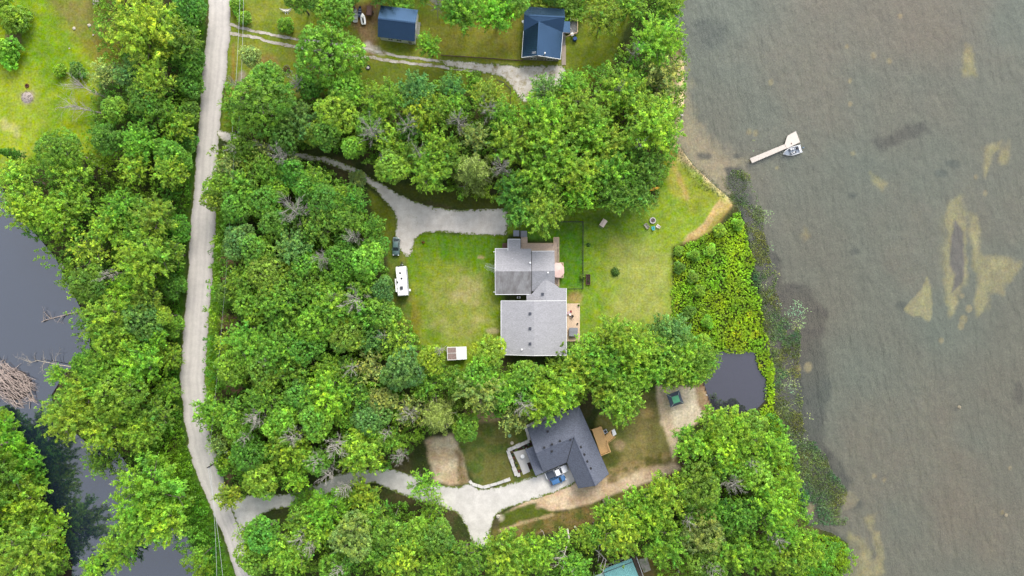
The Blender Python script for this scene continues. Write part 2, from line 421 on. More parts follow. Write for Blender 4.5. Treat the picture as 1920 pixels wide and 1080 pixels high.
# lake bed
lk = dl > -1.2
BED = np.zeros((X.size, 3)); t = smooth01((fbm(X, Y, 26, 70, 4) - .35) * 3)[:, None]
BED[:] = np.array(C(143, 144, 127)) * (1 - t) + np.array(C(161, 147, 126)) * t
tb = smooth01((dl + FN * 2.5 + WX * 3 + .2) / 1.6)[:, None]; G = np.where(lk[:, None], G * (1 - tb) + BED * tb, G)
def bar(pts, col=(255, 230, 150), f=6, w=12, k=1.0, up=.0):
    paint(pts, col, f, w, k, tuple(int(c * .88) for c in col), 3, 71)
paint([(1266, 100), (1290, 120), (1300, 230), (1345, 300), (1400, 330), (1375, 380), (1300, 320), (1262, 262)], (255, 226, 176), 16, 14, .95)
paint([(1290, 220), (1330, 260), (1400, 300), (1380, 350), (1330, 330)], (255, 224, 178), 20, 14, .9)
paint([(1355, 315), (1395, 315), (1450, 470), (1472, 480), (1475, 528), (1512, 530), (1556, 590), (1546, 650), (1558, 740), (1546, 830), (1604, 905), (1592, 950), (1510, 985), (1480, 850), (1444, 720), (1436, 600), (1410, 500), (1395, 410)], (30, 40, 38), 6, 12, 1, (58, 66, 50), 3, 72)
paint([(1640, 258), (1745, 232), (1752, 250), (1650, 280)], (40, 44, 36), 6, 12, .95)
for a in ((1606, 471, 10, 7), (1768, 325, 12, 8), (1790, 308, 14, 8), (1330, 60, 40, 30), (1700, 575, 14, 10), (1915, 740, 10, 22), (1605, 365, 8, 6), (1385, 290, 8, 5), (1320, 290, 16, 8), (1610, 950, 14, 12)): blot(*a, (56, 70, 64), .85)
bar([(1808, 362), (1790, 372), (1780, 410), (1775, 460), (1780, 500), (1777, 533), (1778, 567), (1783, 597), (1803, 563), (1810, 540), (1820, 535), (1820, 487), (1815, 433), (1818, 403), (1814, 380)])
paint([(1770, 400), (1782, 400), (1778, 540), (1768, 480)], (190, 180, 120), 8, 5, .5)
bar([(1797, 410), (1810, 433), (1815, 487), (1812, 530), (1790, 550), (1797, 517), (1787, 497), (1788, 440)], (150, 126, 128), 3, 4)
bar([(1823, 397), (1837, 403), (1845, 440), (1843, 467), (1853, 477), (1877, 472), (1917, 490), (1907, 520), (1890, 527), (1887, 550), (1860, 547), (1855, 587), (1840, 602), (1833, 583), (1840, 533), (1830, 493), (1832, 460), (1822, 433)])
bar([(1745, 517), (1750, 547), (1757, 583), (1747, 597), (1733, 593), (1717, 598), (1703, 583), (1727, 547)], (250, 226, 150), 2)
bar([(1818, 78), (1832, 88), (1835, 110), (1832, 140), (1812, 140), (1810, 108)], (240, 216, 130))
bar([(1852, 275), (1886, 260), (1868, 295), (1848, 330), (1846, 305)]); bar([(1884, 272), (1900, 262), (1901, 300), (1886, 304)])
bar([(1632, 325), (1665, 337), (1657, 357), (1642, 345)], (226, 206, 130)); bar([(1510, 425), (1517, 440), (1508, 449), (1503, 440)], (206, 180, 104))
bar([(1592, 1000), (1625, 1010), (1640, 1060), (1660, 1090), (1590, 1090), (1596, 1040)], (255, 230, 150), 8, 10, 1)
bar([(1618, 975), (1648, 965), (1640, 1000)], (255, 226, 150), 6, 8, .9); bar([(1640, 1000), (1655, 1000), (1664, 1080), (1648, 1080)], (255, 228, 150), 4, 8, .9)
bar([(1586, 930), (1600, 924), (1616, 940), (1606, 956), (1586, 960)], (222, 200, 156), 3, 4)
for a in ((1604, 1050, 14, 40),): blot(*a, (120, 116, 112), .5)
for (a, b, r) in ((1692, 26, 4), (1642, 102, 5), (1672, 112, 5), (1598, 150, 4), (1592, 85, 4), (1598, 193, 4), (1834, 330, 4), (1852, 360, 4), (1810, 555, 4), (1770, 639, 5), (1500, 692, 5), (1460, 315, 3), (1796, 555, 3), (1812, 600, 8), (1808, 612, 6), (1822, 580, 6), (1449, 152, 5), (1408, 245, 5), (1420, 248, 5), (1885, 965, 4), (1644, 894, 4), (1663, 902, 4), (1900, 880, 3), (1604, 285, 4), (1520, 955, 9), (1518, 690, 8)):
    blot(a, b, r, r * 1.2, (236, 204, 136), .85, 2, 3)
paint([(1438, 660), (1446, 690), (1440, 740), (1400, 768), (1340, 775), (1326, 720), (1336, 664)], (64, 56, 54), 3, 3, 1)
G = np.where((dc > -.6)[:, None], np.array(C(40, 34, 30))[None, :] * (.7 + .6 * mixn), G)
G = np.where((dp > -.3)[:, None] & (dl < 0)[:, None], np.array(C(58, 50, 50))[None, :], G)
GROUND_COL = G
nx = gx.size; ny = gy.size
ii = (np.arange(ny - 1)[:, None] * nx + np.arange(nx - 1)[None, :]).ravel()
faces = np.stack([ii, ii + 1, ii + nx + 1, ii + nx], 1)
def ground_mat():
    m, nt, out = _mat('soil_and_turf')
    at = N(nt, 'ShaderNodeAttribute', attribute_name='Col'); tc = N(nt, 'ShaderNodeTexCoord'); v = tc.outputs['Object']
    f = maprange(nt, noise(nt, v, 1.9, 5, .7), .28, .72, .66, 1.36)
    f = math_(nt, 'MULTIPLY', f, maprange(nt, noise(nt, v, .33, 5, .6), .3, .7, .82, 1.18))
    mp = N(nt, 'ShaderNodeMapping'); mp.inputs['Scale'].default_value = (2.6, .35, 1); nt.links.new(v, mp.inputs[0])
    f = math_(nt, 'MULTIPLY', f, maprange(nt, noise(nt, mp.outputs[0], .8, 4, .6), .3, .7, .94, 1.06))
    c = scale_col(nt, at.outputs['Color'], f)
    hv = N(nt, 'ShaderNodeHueSaturation'); nt.links.new(c, hv.inputs['Color'])
    nt.links.new(maprange(nt, noise(nt, v, .5, 5, .65), .3, .7, .478, .518), hv.inputs['Hue'])
    nt.links.new(maprange(nt, noise(nt, v, .9, 4, .6), .3, .7, .85, 1.1), hv.inputs['Saturation'])
    b = N(nt, 'ShaderNodeBsdfPrincipled'); b.inputs['Roughness'].default_value = .95; b.inputs['Specular IOR Level'].default_value = .1
    nt.links.new(hv.outputs[0], b.inputs['Base Color'])
    bp = N(nt, 'ShaderNodeBump'); bp.inputs['Strength'].default_value = .5; bp.inputs['Distance'].default_value = .15
    nt.links.new(noise(nt, v, 3.0, 4, .7), bp.inputs['Height']); nt.links.new(bp.outputs[0], b.inputs['Normal'])
    nt.links.new(b.outputs[0], out.inputs[0]); return m
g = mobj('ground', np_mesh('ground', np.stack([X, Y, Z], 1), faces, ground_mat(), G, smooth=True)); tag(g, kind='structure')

# ------------------------------------------------------------------ water
def water_mat(name, murk, clear, refl, bump, sc, stretch=(1, 1, 1), rot=0, tint=(1, 1, 1), var=None):
    m, nt, out = _mat(name)
    tc = N(nt, 'ShaderNodeTexCoord'); v = tc.outputs['Object']
    mp = N(nt, 'ShaderNodeMapping'); mp.inputs['Scale'].default_value = stretch; mp.inputs['Rotation'].default_value = (0, 0, rot)
    nt.links.new(v, mp.inputs[0])
    bp = N(nt, 'ShaderNodeBump'); bp.inputs['Strength'].default_value = bump; bp.inputs['Distance'].default_value = .3
    bd = N(nt, 'ShaderNodeBump'); bd.inputs['Strength'].default_value = min(1, bump * 3); bd.inputs['Distance'].default_value = .75
    h = math_(nt, 'ADD', noise(nt, mp.outputs[0], sc, 3, .6), math_(nt, 'MULTIPLY', noise(nt, mp.outputs[0], sc * .28, 2, .5), 1.5))
    nt.links.new(h, bp.inputs['Height']); nt.links.new(h, bd.inputs['Height'])
    col = murk
    if var:
        col = mixc(nt, maprange(nt, noise(nt, v, .022, 3, .5), .35, .65, 0, 1), murk, var)
    d = N(nt, 'ShaderNodeBsdfDiffuse')
    if isinstance(col, tuple): d.inputs[0].default_value = (*col, 1)
    else: nt.links.new(col, d.inputs[0])
    tr = N(nt, 'ShaderNodeBsdfTransparent'); tr.inputs[0].default_value = (*tint, 1)
    gl = N(nt, 'ShaderNodeBsdfGlossy'); gl.inputs['Roughness'].default_value = .06
    nt.links.new(bp.outputs[0], gl.inputs['Normal']); nt.links.new(bd.outputs[0], d.inputs['Normal'])
    a = N(nt, 'ShaderNodeMixShader'); a.inputs[0].default_value = clear
    nt.links.new(d.outputs[0], a.inputs[1]); nt.links.new(tr.outputs[0], a.inputs[2])
    lw = N(nt, 'ShaderNodeFresnel'); lw.inputs['IOR'].default_value = 1.33; nt.links.new(bp.outputs[0], lw.inputs['Normal'])
    f = math_(nt, 'ADD', lw.outputs[0], refl); f = math_(nt, 'MINIMUM', f, 1.0)
    b = N(nt, 'ShaderNodeMixShader'); nt.links.new(f, b.inputs[0])
    nt.links.new(a.outputs[0], b.inputs[1]); nt.links.new(gl.outputs[0], b.inputs[2])
    nt.links.new(b.outputs[0], out.inputs[0]); return m
def sheet(name, pts, z, mat, kind='structure'):
    tri = tessellate_polygon([[Vector((p[0], p[1], 0)) for p in pts]])
    return tag(mobj(name, np_mesh(name, [(p[0], p[1], z) for p in pts], [tuple(t) for t in tri], mat)), kind=kind)
lw_ = [(p[0] - 14, p[1]) for p in LAKE]
lw_[-4:] = [(1570, 1035), (1540, 1085), (1520, 1300), (1520, 9000)]
lakepts = [q for q in PW(lw_)]
lakepts = [(lakepts[0][0], 1400)] + lakepts + [(lakepts[-1][0], -1400), (1400, -1400), (1400, 1400)]
# the strip beside the small pond stays land
sheet('lake_water', lakepts, WL, water_mat('lake_water', C(156, 165, 151), .74, .03, .34, 1.15, (1.0, .36, 1), R(-28), (.92, .96, .9), C(166, 157, 140)))
pc = np.array(POND, float).mean(0)
sheet('pond_water', PW([(pc[0] + (x - pc[0]) * 1.22, pc[1] + (y - pc[1]) * 1.22) for x, y in POND if True]), WL + .012, water_mat('pond_water', C(66, 64, 80), .25, .13, .03, .5))
sheet('creek_water', PW([(-900, 250)] + [(x + (10 if x > 60 and y > 350 else 0), y) for x, y in CREEK[1:-1]] + [(-900, 820)]), WL, water_mat('creek_water', C(38, 50, 72), .3, .25, .04, .5))

# ------------------------------------------------------------------ gravel road, drives and pads
def gravel_mat(name, col, col2, grass=None):
    m, nt, out = _mat(name)
    at = N(nt, 'ShaderNodeAttribute', attribute_name='Col'); tc = N(nt, 'ShaderNodeTexCoord'); v = tc.outputs['Object']
    c = mixc(nt, maprange(nt, noise(nt, v, .6, 5, .65), .35, .65, 0, 1), col, col2)
    f = maprange(nt, noise(nt, v, 5, 4, .7), .3, .7, .86, 1.14)
    c = scale_col(nt, c, f)
    if grass:
        gn = noise(nt, v, grass[1], 6, .72); c = mixc(nt, maprange(nt, gn, grass[2], grass[3], 0, .95), c, grass[0])
    mul = N(nt, 'ShaderNodeVectorMath', operation='MULTIPLY'); nt.links.new(c, mul.inputs[0]); nt.links.new(at.outputs['Color'], mul.inputs[1])
    b = N(nt, 'ShaderNodeBsdfPrincipled'); b.inputs['Roughness'].default_value = .95; b.inputs['Specular IOR Level'].default_value = .15
    ed = math_(nt, 'ADD', at.outputs['Alpha'], math_(nt, 'MULTIPLY', math_(nt, 'SUBTRACT', noise(nt, v, 1.1, 6, .7), .5), 2.6)); ef = maprange(nt, ed, .62, .95, 0, 1)
    nt.links.new(mixc(nt, ef, mul.outputs[0], C(112, 128, 50)), b.inputs['Base Color'])
    bp = N(nt, 'ShaderNodeBump'); bp.inputs['Strength'].default_value = .35; bp.inputs['Distance'].default_value = .06
    nt.links.new(noise(nt, v, 7, 3, .7), bp.inputs['Height']); nt.links.new(bp.outputs[0], b.inputs['Normal'])
    nt.links.new(b.outputs[0], out.inputs[0]); return m
def strip(name, left, right, prof, mat, z=.03, step=.8, jit=.25, seed=0):
    """Ribbon between two outlines; prof = [(u, colour multiplier)] across."""
    L = np.array(catmull(PW(left), 12, False)); Rr = np.array(catmull(PW(right), 12, False))
    def res(p, n):
        s = np.concatenate([[0], np.cumsum(np.linalg.norm(np.diff(p, axis=0), axis=1))]); t = np.linspace(0, s[-1], n)
        return np.stack([np.interp(t, s, p[:, 0]), np.interp(t, s, p[:, 1])], 1)
    ln = np.linalg.norm(np.diff(L, axis=0), axis=1).sum(); n = int(ln / step) + 2
    L = res(L, n); Rr = res(Rr, n); us = np.linspace(0, 1, 25); V = []; K = []
    for i in range(n):
        ja = (fbm(np.array([i * step]), np.array([0.]), 2.2, seed + 1)[0] - .5) * 2 * jit; jb = (fbm(np.array([i * step]), np.array([9.]), 2.2, seed + 5)[0] - .5) * 2 * jit
        w = np.linalg.norm(Rr[i] - L[i])
        for u in us:
            uu = u * (1 + (ja + jb) / w) - ja / w
            p = L[i] + (Rr[i] - L[i]) * uu
            V.append((p[0], p[1], z))
            q = np.interp(u + .02 * math.sin(i * step / 9), [a for a, _ in prof], [b for _, b in prof])
            q = q * (1 + .10 * (fbm(np.array([p[0] * .15]), np.array([p[1] * .15]) , 1.0, seed + 9)[0] - .5))
            K.append((q, q * .995, q * .985, max(0, 1 - min(u, 1 - u) / .09)))
    m_ = len(us); ii = (np.arange(n - 1)[:, None] * m_ + np.arange(m_ - 1)[None, :]).ravel()
    return tag(mobj(name, np_mesh(name, V, np.stack([ii, ii + 1, ii + m_ + 1, ii + m_], 1), mat, np.array(K))), kind='structure')
def patch(name, poly, mat, z=.03, jit=.35, seed=0, dens=.5, smooth=True, tint=None, ew=1.3):
    """Sheet with a ragged, grass-bitten outline, filled with a fine grid so that it can carry colour."""
    P = catmull(PW(poly), 8) if smooth else PW(poly)
    xs = np.arange(min(p[0] for p in P) - 1, max(p[0] for p in P) + 1, dens); ys = np.arange(min(p[1] for p in P) - 1, max(p[1] for p in P) + 1, dens)
    A, Bq = np.meshgrid(xs, ys); a = A.ravel(); b = Bq.ravel()
    jx = (fbm(a, b, 1.8, seed + 2) - .5) * 2 * jit; jy = (fbm(a, b, 1.8, seed + 4) - .5) * 2 * jit
    dd = sdf(P, a + jx, b + jy)
    # pull near-edge vertices on to the edge so that the outline is not stepped
    gxn = np.gradient(dd.reshape(A.shape), dens, axis=1).ravel(); gyn = np.gradient(dd.reshape(A.shape), dens, axis=0).ravel()
    mv = (dd < 0) & (dd > -dens * .8)
    a2 = np.where(mv, a - dd * gxn, a); b2 = np.where(mv, b - dd * gyn, b)
    n = xs.size; ii = (np.arange(ys.size - 1)[:, None] * n + np.arange(n - 1)[None, :]).ravel()
    f = np.stack([ii, ii + 1, ii + n + 1, ii + n], 1)
    ok = (dd[f] > -dens * .8).all(1) & ((dd[f] >= 0).sum(1) >= 1); f = f[ok]
    used = np.unique(f); re = np.full(a.size, -1); re[used] = np.arange(used.size)
    q_ = .90 + .2 * fbm(a2[used], b2[used], 5, seed + 7, 4) + .10 * smooth01((fbm(a2[used], b2[used], 2.2, seed + 8, 3) - .5) * 4 + .5) - .08; q_ = q_ * (.84 + .16 * smooth01(dd[used] / .9)); k = np.stack([q_, q_ * .99, q_ * .97, 1 - smooth01(dd[used] / ew)], 1)
    if tint is not None: k = tint(a2[used], b2[used])
    return tag(mobj(name, np_mesh(name, np.stack([a2[used], b2[used], z + .006 * np.random.default_rng(seed).random(used.size)], 1), re[f], mat, k)), kind='structure')
GR = gravel_mat('road_gravel', C(215, 208, 203), C(226, 219, 213))
GD = gravel_mat('drive_gravel', C(228, 219, 209), C(244, 238, 230), (C(150, 148, 92), .35, .62, .72))
GW = gravel_mat('stone_gravel', C(224, 219, 214), C(238, 234, 229))
GT = gravel_mat('track_gravel', C(206, 196, 184), C(236, 230, 224), (C(150, 136, 84), .55, .50, .66))
rl = [(396, -60), (392, 0), (384, 90), (376, 190), (367, 300), (363, 360), (358, 420), (350, 540), (343, 620), (339, 700), (341, 750), (346, 790), (356, 850), (373, 900), (398, 960), (423, 1020), (442, 1080), (462, 1150)]
rr = [(440, -60), (434, 0), (432, 60), (427, 120), (418, 190), (412, 250), (408, 310), (406, 380), (404, 430), (397, 540), (390, 620), (387, 700), (387, 750), (391, 800), (405, 850), (421, 900), (443, 960), (462, 1020), (480, 1080), (502, 1150)]
strip('gravel_road', rl, rr, [(0, .62), (.06, .86), (.1, .9), (.16, 1.0), (.25, 1.05), (.29, .93), (.36, .91), (.42, 1.03), (.5, .97), (.58, 1.04), (.63, .92), (.69, .94), (.74, 1.06), (.8, 1.0), (.88, .9), (.94, .78), (1, .6)], GR, .03, .6, .55, 1)
DR1 = [(408, 243), (430, 246), (480, 262), (580, 290), (612, 294), (660, 312), (712, 342), (758, 368), (800, 385), (850, 392), (905, 391), (948, 392), (954, 415), (952, 432), (945, 442), (880, 441), (820, 436), (792, 440), (779, 455), (770, 480), (757, 478), (746, 462), (741, 440), (743, 415), (736, 395), (716, 372), (690, 345), (650, 322), (610, 306), (575, 300), (480, 282), (418, 264)]
patch('driveway', DR1, GD, .045, .45, 3)
DR2 = [(432, 940), (480, 925), (540, 925), (600, 905), (640, 888), (700, 880), (738, 879), (790, 897), (815, 907), (860, 912), (880, 905), (905, 916), (960, 905), (1000, 892), (1062, 868), (1076, 882), (1078, 906), (1000, 938), (942, 957), (922, 985), (921, 1020), (908, 1030), (888, 1022), (866, 972), (838, 955), (800, 944), (760, 931), (720, 913), (700, 906), (650, 916), (600, 932), (550, 950), (500, 960), (468, 985), (452, 1000), (440, 970)]
patch('driveway', DR2, GW, .045, .3, 13)
patch('gravel_pad', [(826, 113), (880, 115), (940, 120), (1000, 123), (1057, 123), (1058, 158), (1020, 185), (990, 193), (978, 190), (956, 160), (930, 142), (880, 133), (836, 124)], GT, .045, .5, 23)
def ribbon(px, w0):
    P = np.array(catmull(px, 6, False)); d = np.gradient(P, axis=0); d /= np.linalg.norm(d, axis=1)[:, None] + 1e-9
    nrm = np.stack([-d[:, 1], d[:, 0]], 1); 
    return [tuple(p) for p in P + nrm * w0] + [tuple(p) for p in (P - nrm * w0)[::-1]]
patch('track', ribbon([(430, 46), (470, 57), (540, 71), (620, 82), (690, 92), (740, 104), (800, 111), (836, 116)], 3.1), GT, .035, .4, 33, .25, False, None, .22)
patch('track', ribbon([(430, 62), (480, 71), (530, 83), (620, 98), (690, 107), (740, 115), (800, 122), (860, 130), (900, 136)], 3.2), GT, .035, .35, 43, .25, False, None, .22)
CONC = surf('pale_concrete', C(214, 210, 206), .9, .05, 3, .06, .6)
# ------------------------------------------------------------------ materials of the built things
SH_GREY = surf('grey_shingles', C(177, 176, 180), .9, .24, 2.6, .06, .5, bump=.4, bscale=5, stretch=(1, 2.2, 1))
SH_OLD = surf('old_grey_shingles', C(172, 170, 170), .9, .12, 4, .10, .5, bump=.4, bscale=5, stretch=(1.0, .22, 1), stain=(C(128, 122, 120), .9, .40, .65, .8))
SH_BLACK = surf('charcoal_shingles', C(110, 115, 130), .9, .34, 3.2, .08, .8, bump=.5, bscale=5, stretch=(1, 1.6, 1))
METAL_BLUE = surf('blue_steel_roof', C(68, 98, 130, .95), .25, .05, 2, .06, .4, spec=.5, metal=.75)
METAL_TEAL = surf('teal_steel_roof', C(120, 186, 186), .4, .04, 2, .05, .4, spec=.5)
WHITE = surf('white_paint', (.72, .72, .71), .55, .04, 2, .04, .5)
TRIM = surf('white_trim', (.68, .68, .67), .6, .05, 3)
SIDING = surf('grey_siding', (.42, .43, .44), .8, .06, 2, bands=('Z', 6, .25, 0))
SIDING_W = surf('white_siding', (.62, .62, .6), .8, .06, 2, bands=('Z', 5, .2, 0))
SIDING_D = surf('dark_siding', (.16, .17, .18), .8, .08, 2, bands=('Z', 5, .25, 0))
GLASS = surf('window_glass', (.03, .04, .05), .08, .1, 1, spec=.8)
BLACK = surf('black_plastic', (.022, .022, .024), .5, .1, 4)
DARK = surf('dark_metal', (.05, .055, .07), .5, .1, 4)
TYRE = surf('tyre_rubber', (.02, .02, .02), .85, .1, 6)
ALLOY = surf('alloy', (.5, .5, .52), .3, .04, 4, metal=.9)
STEEL = surf('galvanised_steel', (.45, .46, .47), .4, .08, 4, metal=.7)
DECK = surf('weathered_deck_boards', C(232, 206, 184), .85, .12, 3, .08, .5, bands=('Y', 1.1, .15, .2), stretch=(1, 1, 1))
DECK_X = surf('sunbleached_deck_boards', C(244, 214, 182), .85, .10, 3, .08, .5, bands=('X', 1.1, .2, .2))
CEDAR = surf('fresh_cedar_boards', C(255, 206, 140), .75, .10, 3, .06, .6)
RAILW = surf('rail_timber', C(224, 196, 160), .8, .1, 3)
BROWN_W = surf('brown_timber', C(132, 104, 92), .85, .15, 3, .1, .6)
GREY_W = surf('grey_timber', C(160, 158, 156), .85, .15, 3, .1, .6)
STONE = surf('limestone_blocks', C(226, 222, 216), .9, .12, 2.5, .1, .6, bump=.5, bscale=3)
MULCH = surf('dark_mulch', C(62, 46, 40), .95, .3, 6)
LAMP_R = surf('red_lens', (.35, .02, .02), .2, .05, 3, spec=.6)
LAMP_W = surf('clear_lens', (.7, .72, .75), .15, .05, 3, spec=.8)
POLE_W = surf('creosoted_timber', C(70, 62, 58), .9, .2, 4)

def gable_walls(b, a, bb, c, d, ze, zr, inset=.4, mi=0):
    """Pentagon prism under a gable roof: a-bb and c-d are the eaves, the gables are bb-c and d-a."""
    P = [Vector((*p[:2], 0)) for p in (a, bb, c, d)]
    cen = sum(P, Vector()) / 4
    u = (P[1] - P[0]).normalized(); v = (P[2] - P[1]).normalized()
    q = [P[0] + u * inset + v * inset, P[1] - u * inset + v * inset, P[2] - u * inset - v * inset, P[3] + u * inset - v * inset]
    half = (P[2] - P[1]).length / 2; dz = (zr - ze) * inset / half
    m1 = (q[1] + q[2]) / 2; m0 = (q[3] + q[0]) / 2
    z = ze - .17 + dz; r = zr - .17
    vs = [(*p[:2], -.05) for p in q] + [(*p[:2], z) for p in q] + [(*m0[:2], r), (*m1[:2], r)]
    b.add(vs, [(3, 2, 1, 0), (0, 1, 5, 4), (1, 2, 6, 9, 5), (2, 3, 7, 6), (3, 0, 4, 8, 7), (4, 5, 9, 8), (6, 7, 8, 9)], mi)
    return q
def opening(parent, p0, p1, t, w, h, zc, name='window', out=.03, frame=WHITE, pane=GLASS):
    """Framed window or door on the wall p0->p1 (outside is to the right of that direction)."""
    p0 = Vector((*p0[:2], 0)); p1 = Vector((*p1[:2], 0)); d = (p1 - p0).normalized(); n = Vector((d.y, -d.x, 0))
    c = p0 + (p1 - p0) * t + Vector((0, 0, zc)) + n * out; a = math.atan2(d.y, d.x); o = parent.location
    b = B(o)
    for s in (-1, 1):
        b.box(c + d * (s * (w / 2 + .04)), (.08, .1, h + .16), a); b.box(c + Vector((0, 0, s * (h / 2 + .04))), (w, .1, .08), a)
    if name == 'window': b.box(c, (.05, .09, h), a)
    fr = b.build('frame', frame)
    p = B(o).box(c - n * .01, (w, .05, h), a).build(name, pane, parent); fr.parent = p
    if name == 'door': B(o).box(c + d * w * .38 + n * .05, (.05, .08, .12), a).build('handle', STEEL, p)
    return p
def ribs(b, poly, e0, e1, sp=.6, h=.05, w=.06, mi=0):
    """Raised seams running up a roof plane; e0-e1 is the eave direction."""
    poly = [Vector(p) for p in poly]; u = (Vector(e1) - Vector(e0)).normalized(); n = (poly[1] - poly[0]).cross(poly[2] - poly[0]).normalized()
    if n.z < 0: n = -n
    v = n.cross(u); o = poly[0]; P2 = [((p - o).dot(u), (p - o).dot(v)) for p in poly]
    s = math.ceil(min(p[0] for p in P2) / sp) * sp + .03
    while s < max(p[0] for p in P2):
        ts = []
        for i in range(len(P2)):
            (x0, y0), (x1, y1) = P2[i], P2[(i + 1) % len(P2)]
            if (x0 > s) != (x1 > s): ts.append(y0 + (y1 - y0) * (s - x0) / (x1 - x0))
        ts.sort()
        for k in range(0, len(ts) - 1, 2):
            if ts[k + 1] - ts[k] > .3:
                A = o + u * s + v * (ts[k] + .03) + n * (h / 2 - .004); Bp = o + u * s + v * (ts[k + 1] - .03) + n * (h / 2 - .004)
                b.add([A - u * w / 2 - n * h / 2, A + u * w / 2 - n * h / 2, A + n * h / 2, Bp - u * w / 2 - n * h / 2, Bp + u * w / 2 - n * h / 2, Bp + n * h / 2],
                      [(0, 1, 2), (5, 4, 3), (0, 3, 4, 1), (1, 4, 5, 2), (2, 5, 3, 0)], mi)
        s += sp
def vents(parent, pts, name='roof_vent', mat=DARK, s=.42, h=.22, zoff=0):
    for x, y, z in pts:
        B(parent.location).box((x, y, z + h / 2 - .04), (s, s, h), .02).box((x, y, z + h - .03), (s * 1.25, s * 1.25, .05), .02).build(name, mat, parent)
def plane_z(p0, p1, p2, x, y):
    p0, p1, p2 = map(Vector, (p0, p1, p2)); n = (p1 - p0).cross(p2 - p0)
    return p0.z - (n.x * (x - p0.x) + n.y * (y - p0.y)) / n.z
def on_plane(pl, px, py):
    """Point of a roof plane seen at photo pixel px, py."""
    p0, p1, p2 = map(Vector, pl[:3]); n = (p1 - p0).cross(p2 - p0).normalized(); c = Vector((0, 0, HC)); dr = W(px, py, 0) - c
    t = (p0 - c).dot(n) / dr.dot(n); return c + dr * t

# ================================================================== the grey house by the lawns
E = W(996, 560); gh = empty('house', (E.x, E.y, 0), 0, 'grey shingled house of stepped gables between the two mown lawns, aerial on its west gable', 'house'); o = gh.location
LM.append(('stepped grey house', 996, 560))
ze, zr = 2.9, 5.1
# wing A: ridge runs east-west
aNW, aNE, aSE, aSW = W(928.6, 466, ze), W(996, 466.3, ze), W(996, 552, ze), W(928.8, 552.2, ze)
a0, a1 = (aNW + aSW) / 2, (aNE + aSE) / 2; a0.z = a1.z = zr
b = B(o); b.slab([aNW, aNE, a1, a0], .16); pA = [aNW, aNE, a1, a0]
# porch bump on the north eave
bN0, bN1 = W(952.3, 448.3, 2.55), W(976, 448.5, 2.55); z1 = plane_z(aNW, aNE, a1, 0, W(960, 470, ze).y) + .03
bS0, bS1 = W(952.3, 470, z1), W(976, 470, z1); b.slab([bN0, bN1, bS1, bS0], .14); b.build('roof', SH_GREY, gh)
b = B(o); b.slab([a0, a1, aSE, aSW], .16); b.build('roof', SH_OLD, gh)['label'] = 'dark streaked south slope'
# wing B, a little lower
zb = 4.75
bNW, bNE = W(997.0, 471, 2.85), W(1039.6, 470.6, 2.85); b1s, b0s = W(1039.6, 546, 2.85), W(997.0, 546, 2.85)
b0, b1 = (bNW + b0s) / 2, (bNE + b1s) / 2; b0.z = b1.z = zb
b = B(o); b.slab([bNW, bNE, b1, b0], .15); b.slab([b0, b1, b1s, b0s], .15)
# link C: ridge runs north-south from the apex on wing B down to the big wing
zc = 3.95
cE0, cE1, cW1, cW0 = W(1062, 540.5, 2.9), W(1062, 564.6, 2.9), W(987.2, 564.6, 2.9), W(987.2, 553, 2.9)
apx = W(1024.6, 520, zc); crg = Vector((apx.x, cE1.y, zc))
def onp(p0, p1, p2, q): return Vector((q.x, q.y, plane_z(p0, p1, p2, q.x, q.y)))
b.slab([apx, crg, cE1, cE0, onp(apx, crg, cE1, W(1049.2, 540, 3.3))], .15)
b.slab([crg, apx, onp(apx, crg, cW1, W(996.8, 551.5, 3.0)), cW0, cW1], .15)
b.build('roof', SH_GREY, gh)
# wing D: the broad south wing
dNW, dNE, dSE, dSW = W(939.4, 564, 2.95), W(1062, 563.8, 2.95), W(1062.4, 666.3, 2.95), W(939.4, 665, 2.95)
d0, d1 = (dNW + dNE) / 2, (dSW + dSE) / 2; d0.z = d1.z = 4.5
b = B(o); pD = [d0, dNW, dSW, d1]; b.slab(pD, .16); b.slab([dNE, d0, d1, dSE], .16); b.build('roof', SH_GREY, gh)
b = B(o)   # white eave boards
for p, q in ((aNW, a0), (a0, aSW), (aSW, aSE), (dNW, d0), (d0, dNE), (dSW, d1), (d1, dSE), (dNW, dSW), (dNE, dSE), (aNW, W(952, 466, ze)), (cE0, cE1), (bNW, bNE), (bN0, bS0), (bN0, bN1)):
    b.beam(p - Vector((0, 0, .06)), q - Vector((0, 0, .06)), .12, .2)
b.build('eave_trim', TRIM, gh)
b = B(o); qa = gable_walls(b, aSW, aSE, aNE, aNW, ze, zr); qb = gable_walls(b, b0s, b1s, bNE, bNW, 2.85, zb, .35)
qc = gable_walls(b, cE1, cE0, cW0, cW1, 2.9, zc - .5); qd = gable_walls(b, dSE, dNE, dNW, dSW, 2.95, 4.5, .45)
w0, w1 = W(954, 450, 0), W(974.5, 470, 0); b.box(((w0.x + w1.x) / 2, (w0.y + w1.y) / 2, 1.2), (w1.x - w0.x, w0.y - w1.y, 2.5)); b.build('wall', SIDING, gh)
opening(gh, qa[0], qa[1], .25, 1.2, 1.1, 1.5); opening(gh, qa[0], qa[1], .62, 1.2, 1.1, 1.5); opening(gh, qa[3], qa[0], .3, 1.2, 1.1, 1.5); opening(gh, qa[3], qa[0], .7, 1.0, 1.1, 1.5)
opening(gh, qb[1], qb[2], .35, 1.8, 2.0, 1.2, 'door'); opening(gh, qb[1], qb[2], .75, 1.4, 1.2, 1.5); opening(gh, qb[2], qb[3], .5, 1.5, 1.2, 1.5)
opening(gh, qd[0], qd[1], .3, 1.6, 1.2, 1.5); opening(gh, qd[0], qd[1], .7, 1.8, 2.0, 1.2, 'door'); opening(gh, qd[2], qd[3], .3, 1.3, 1.2, 1.5); opening(gh, qd[2], qd[3], .7, 1.3, 1.2, 1.5)
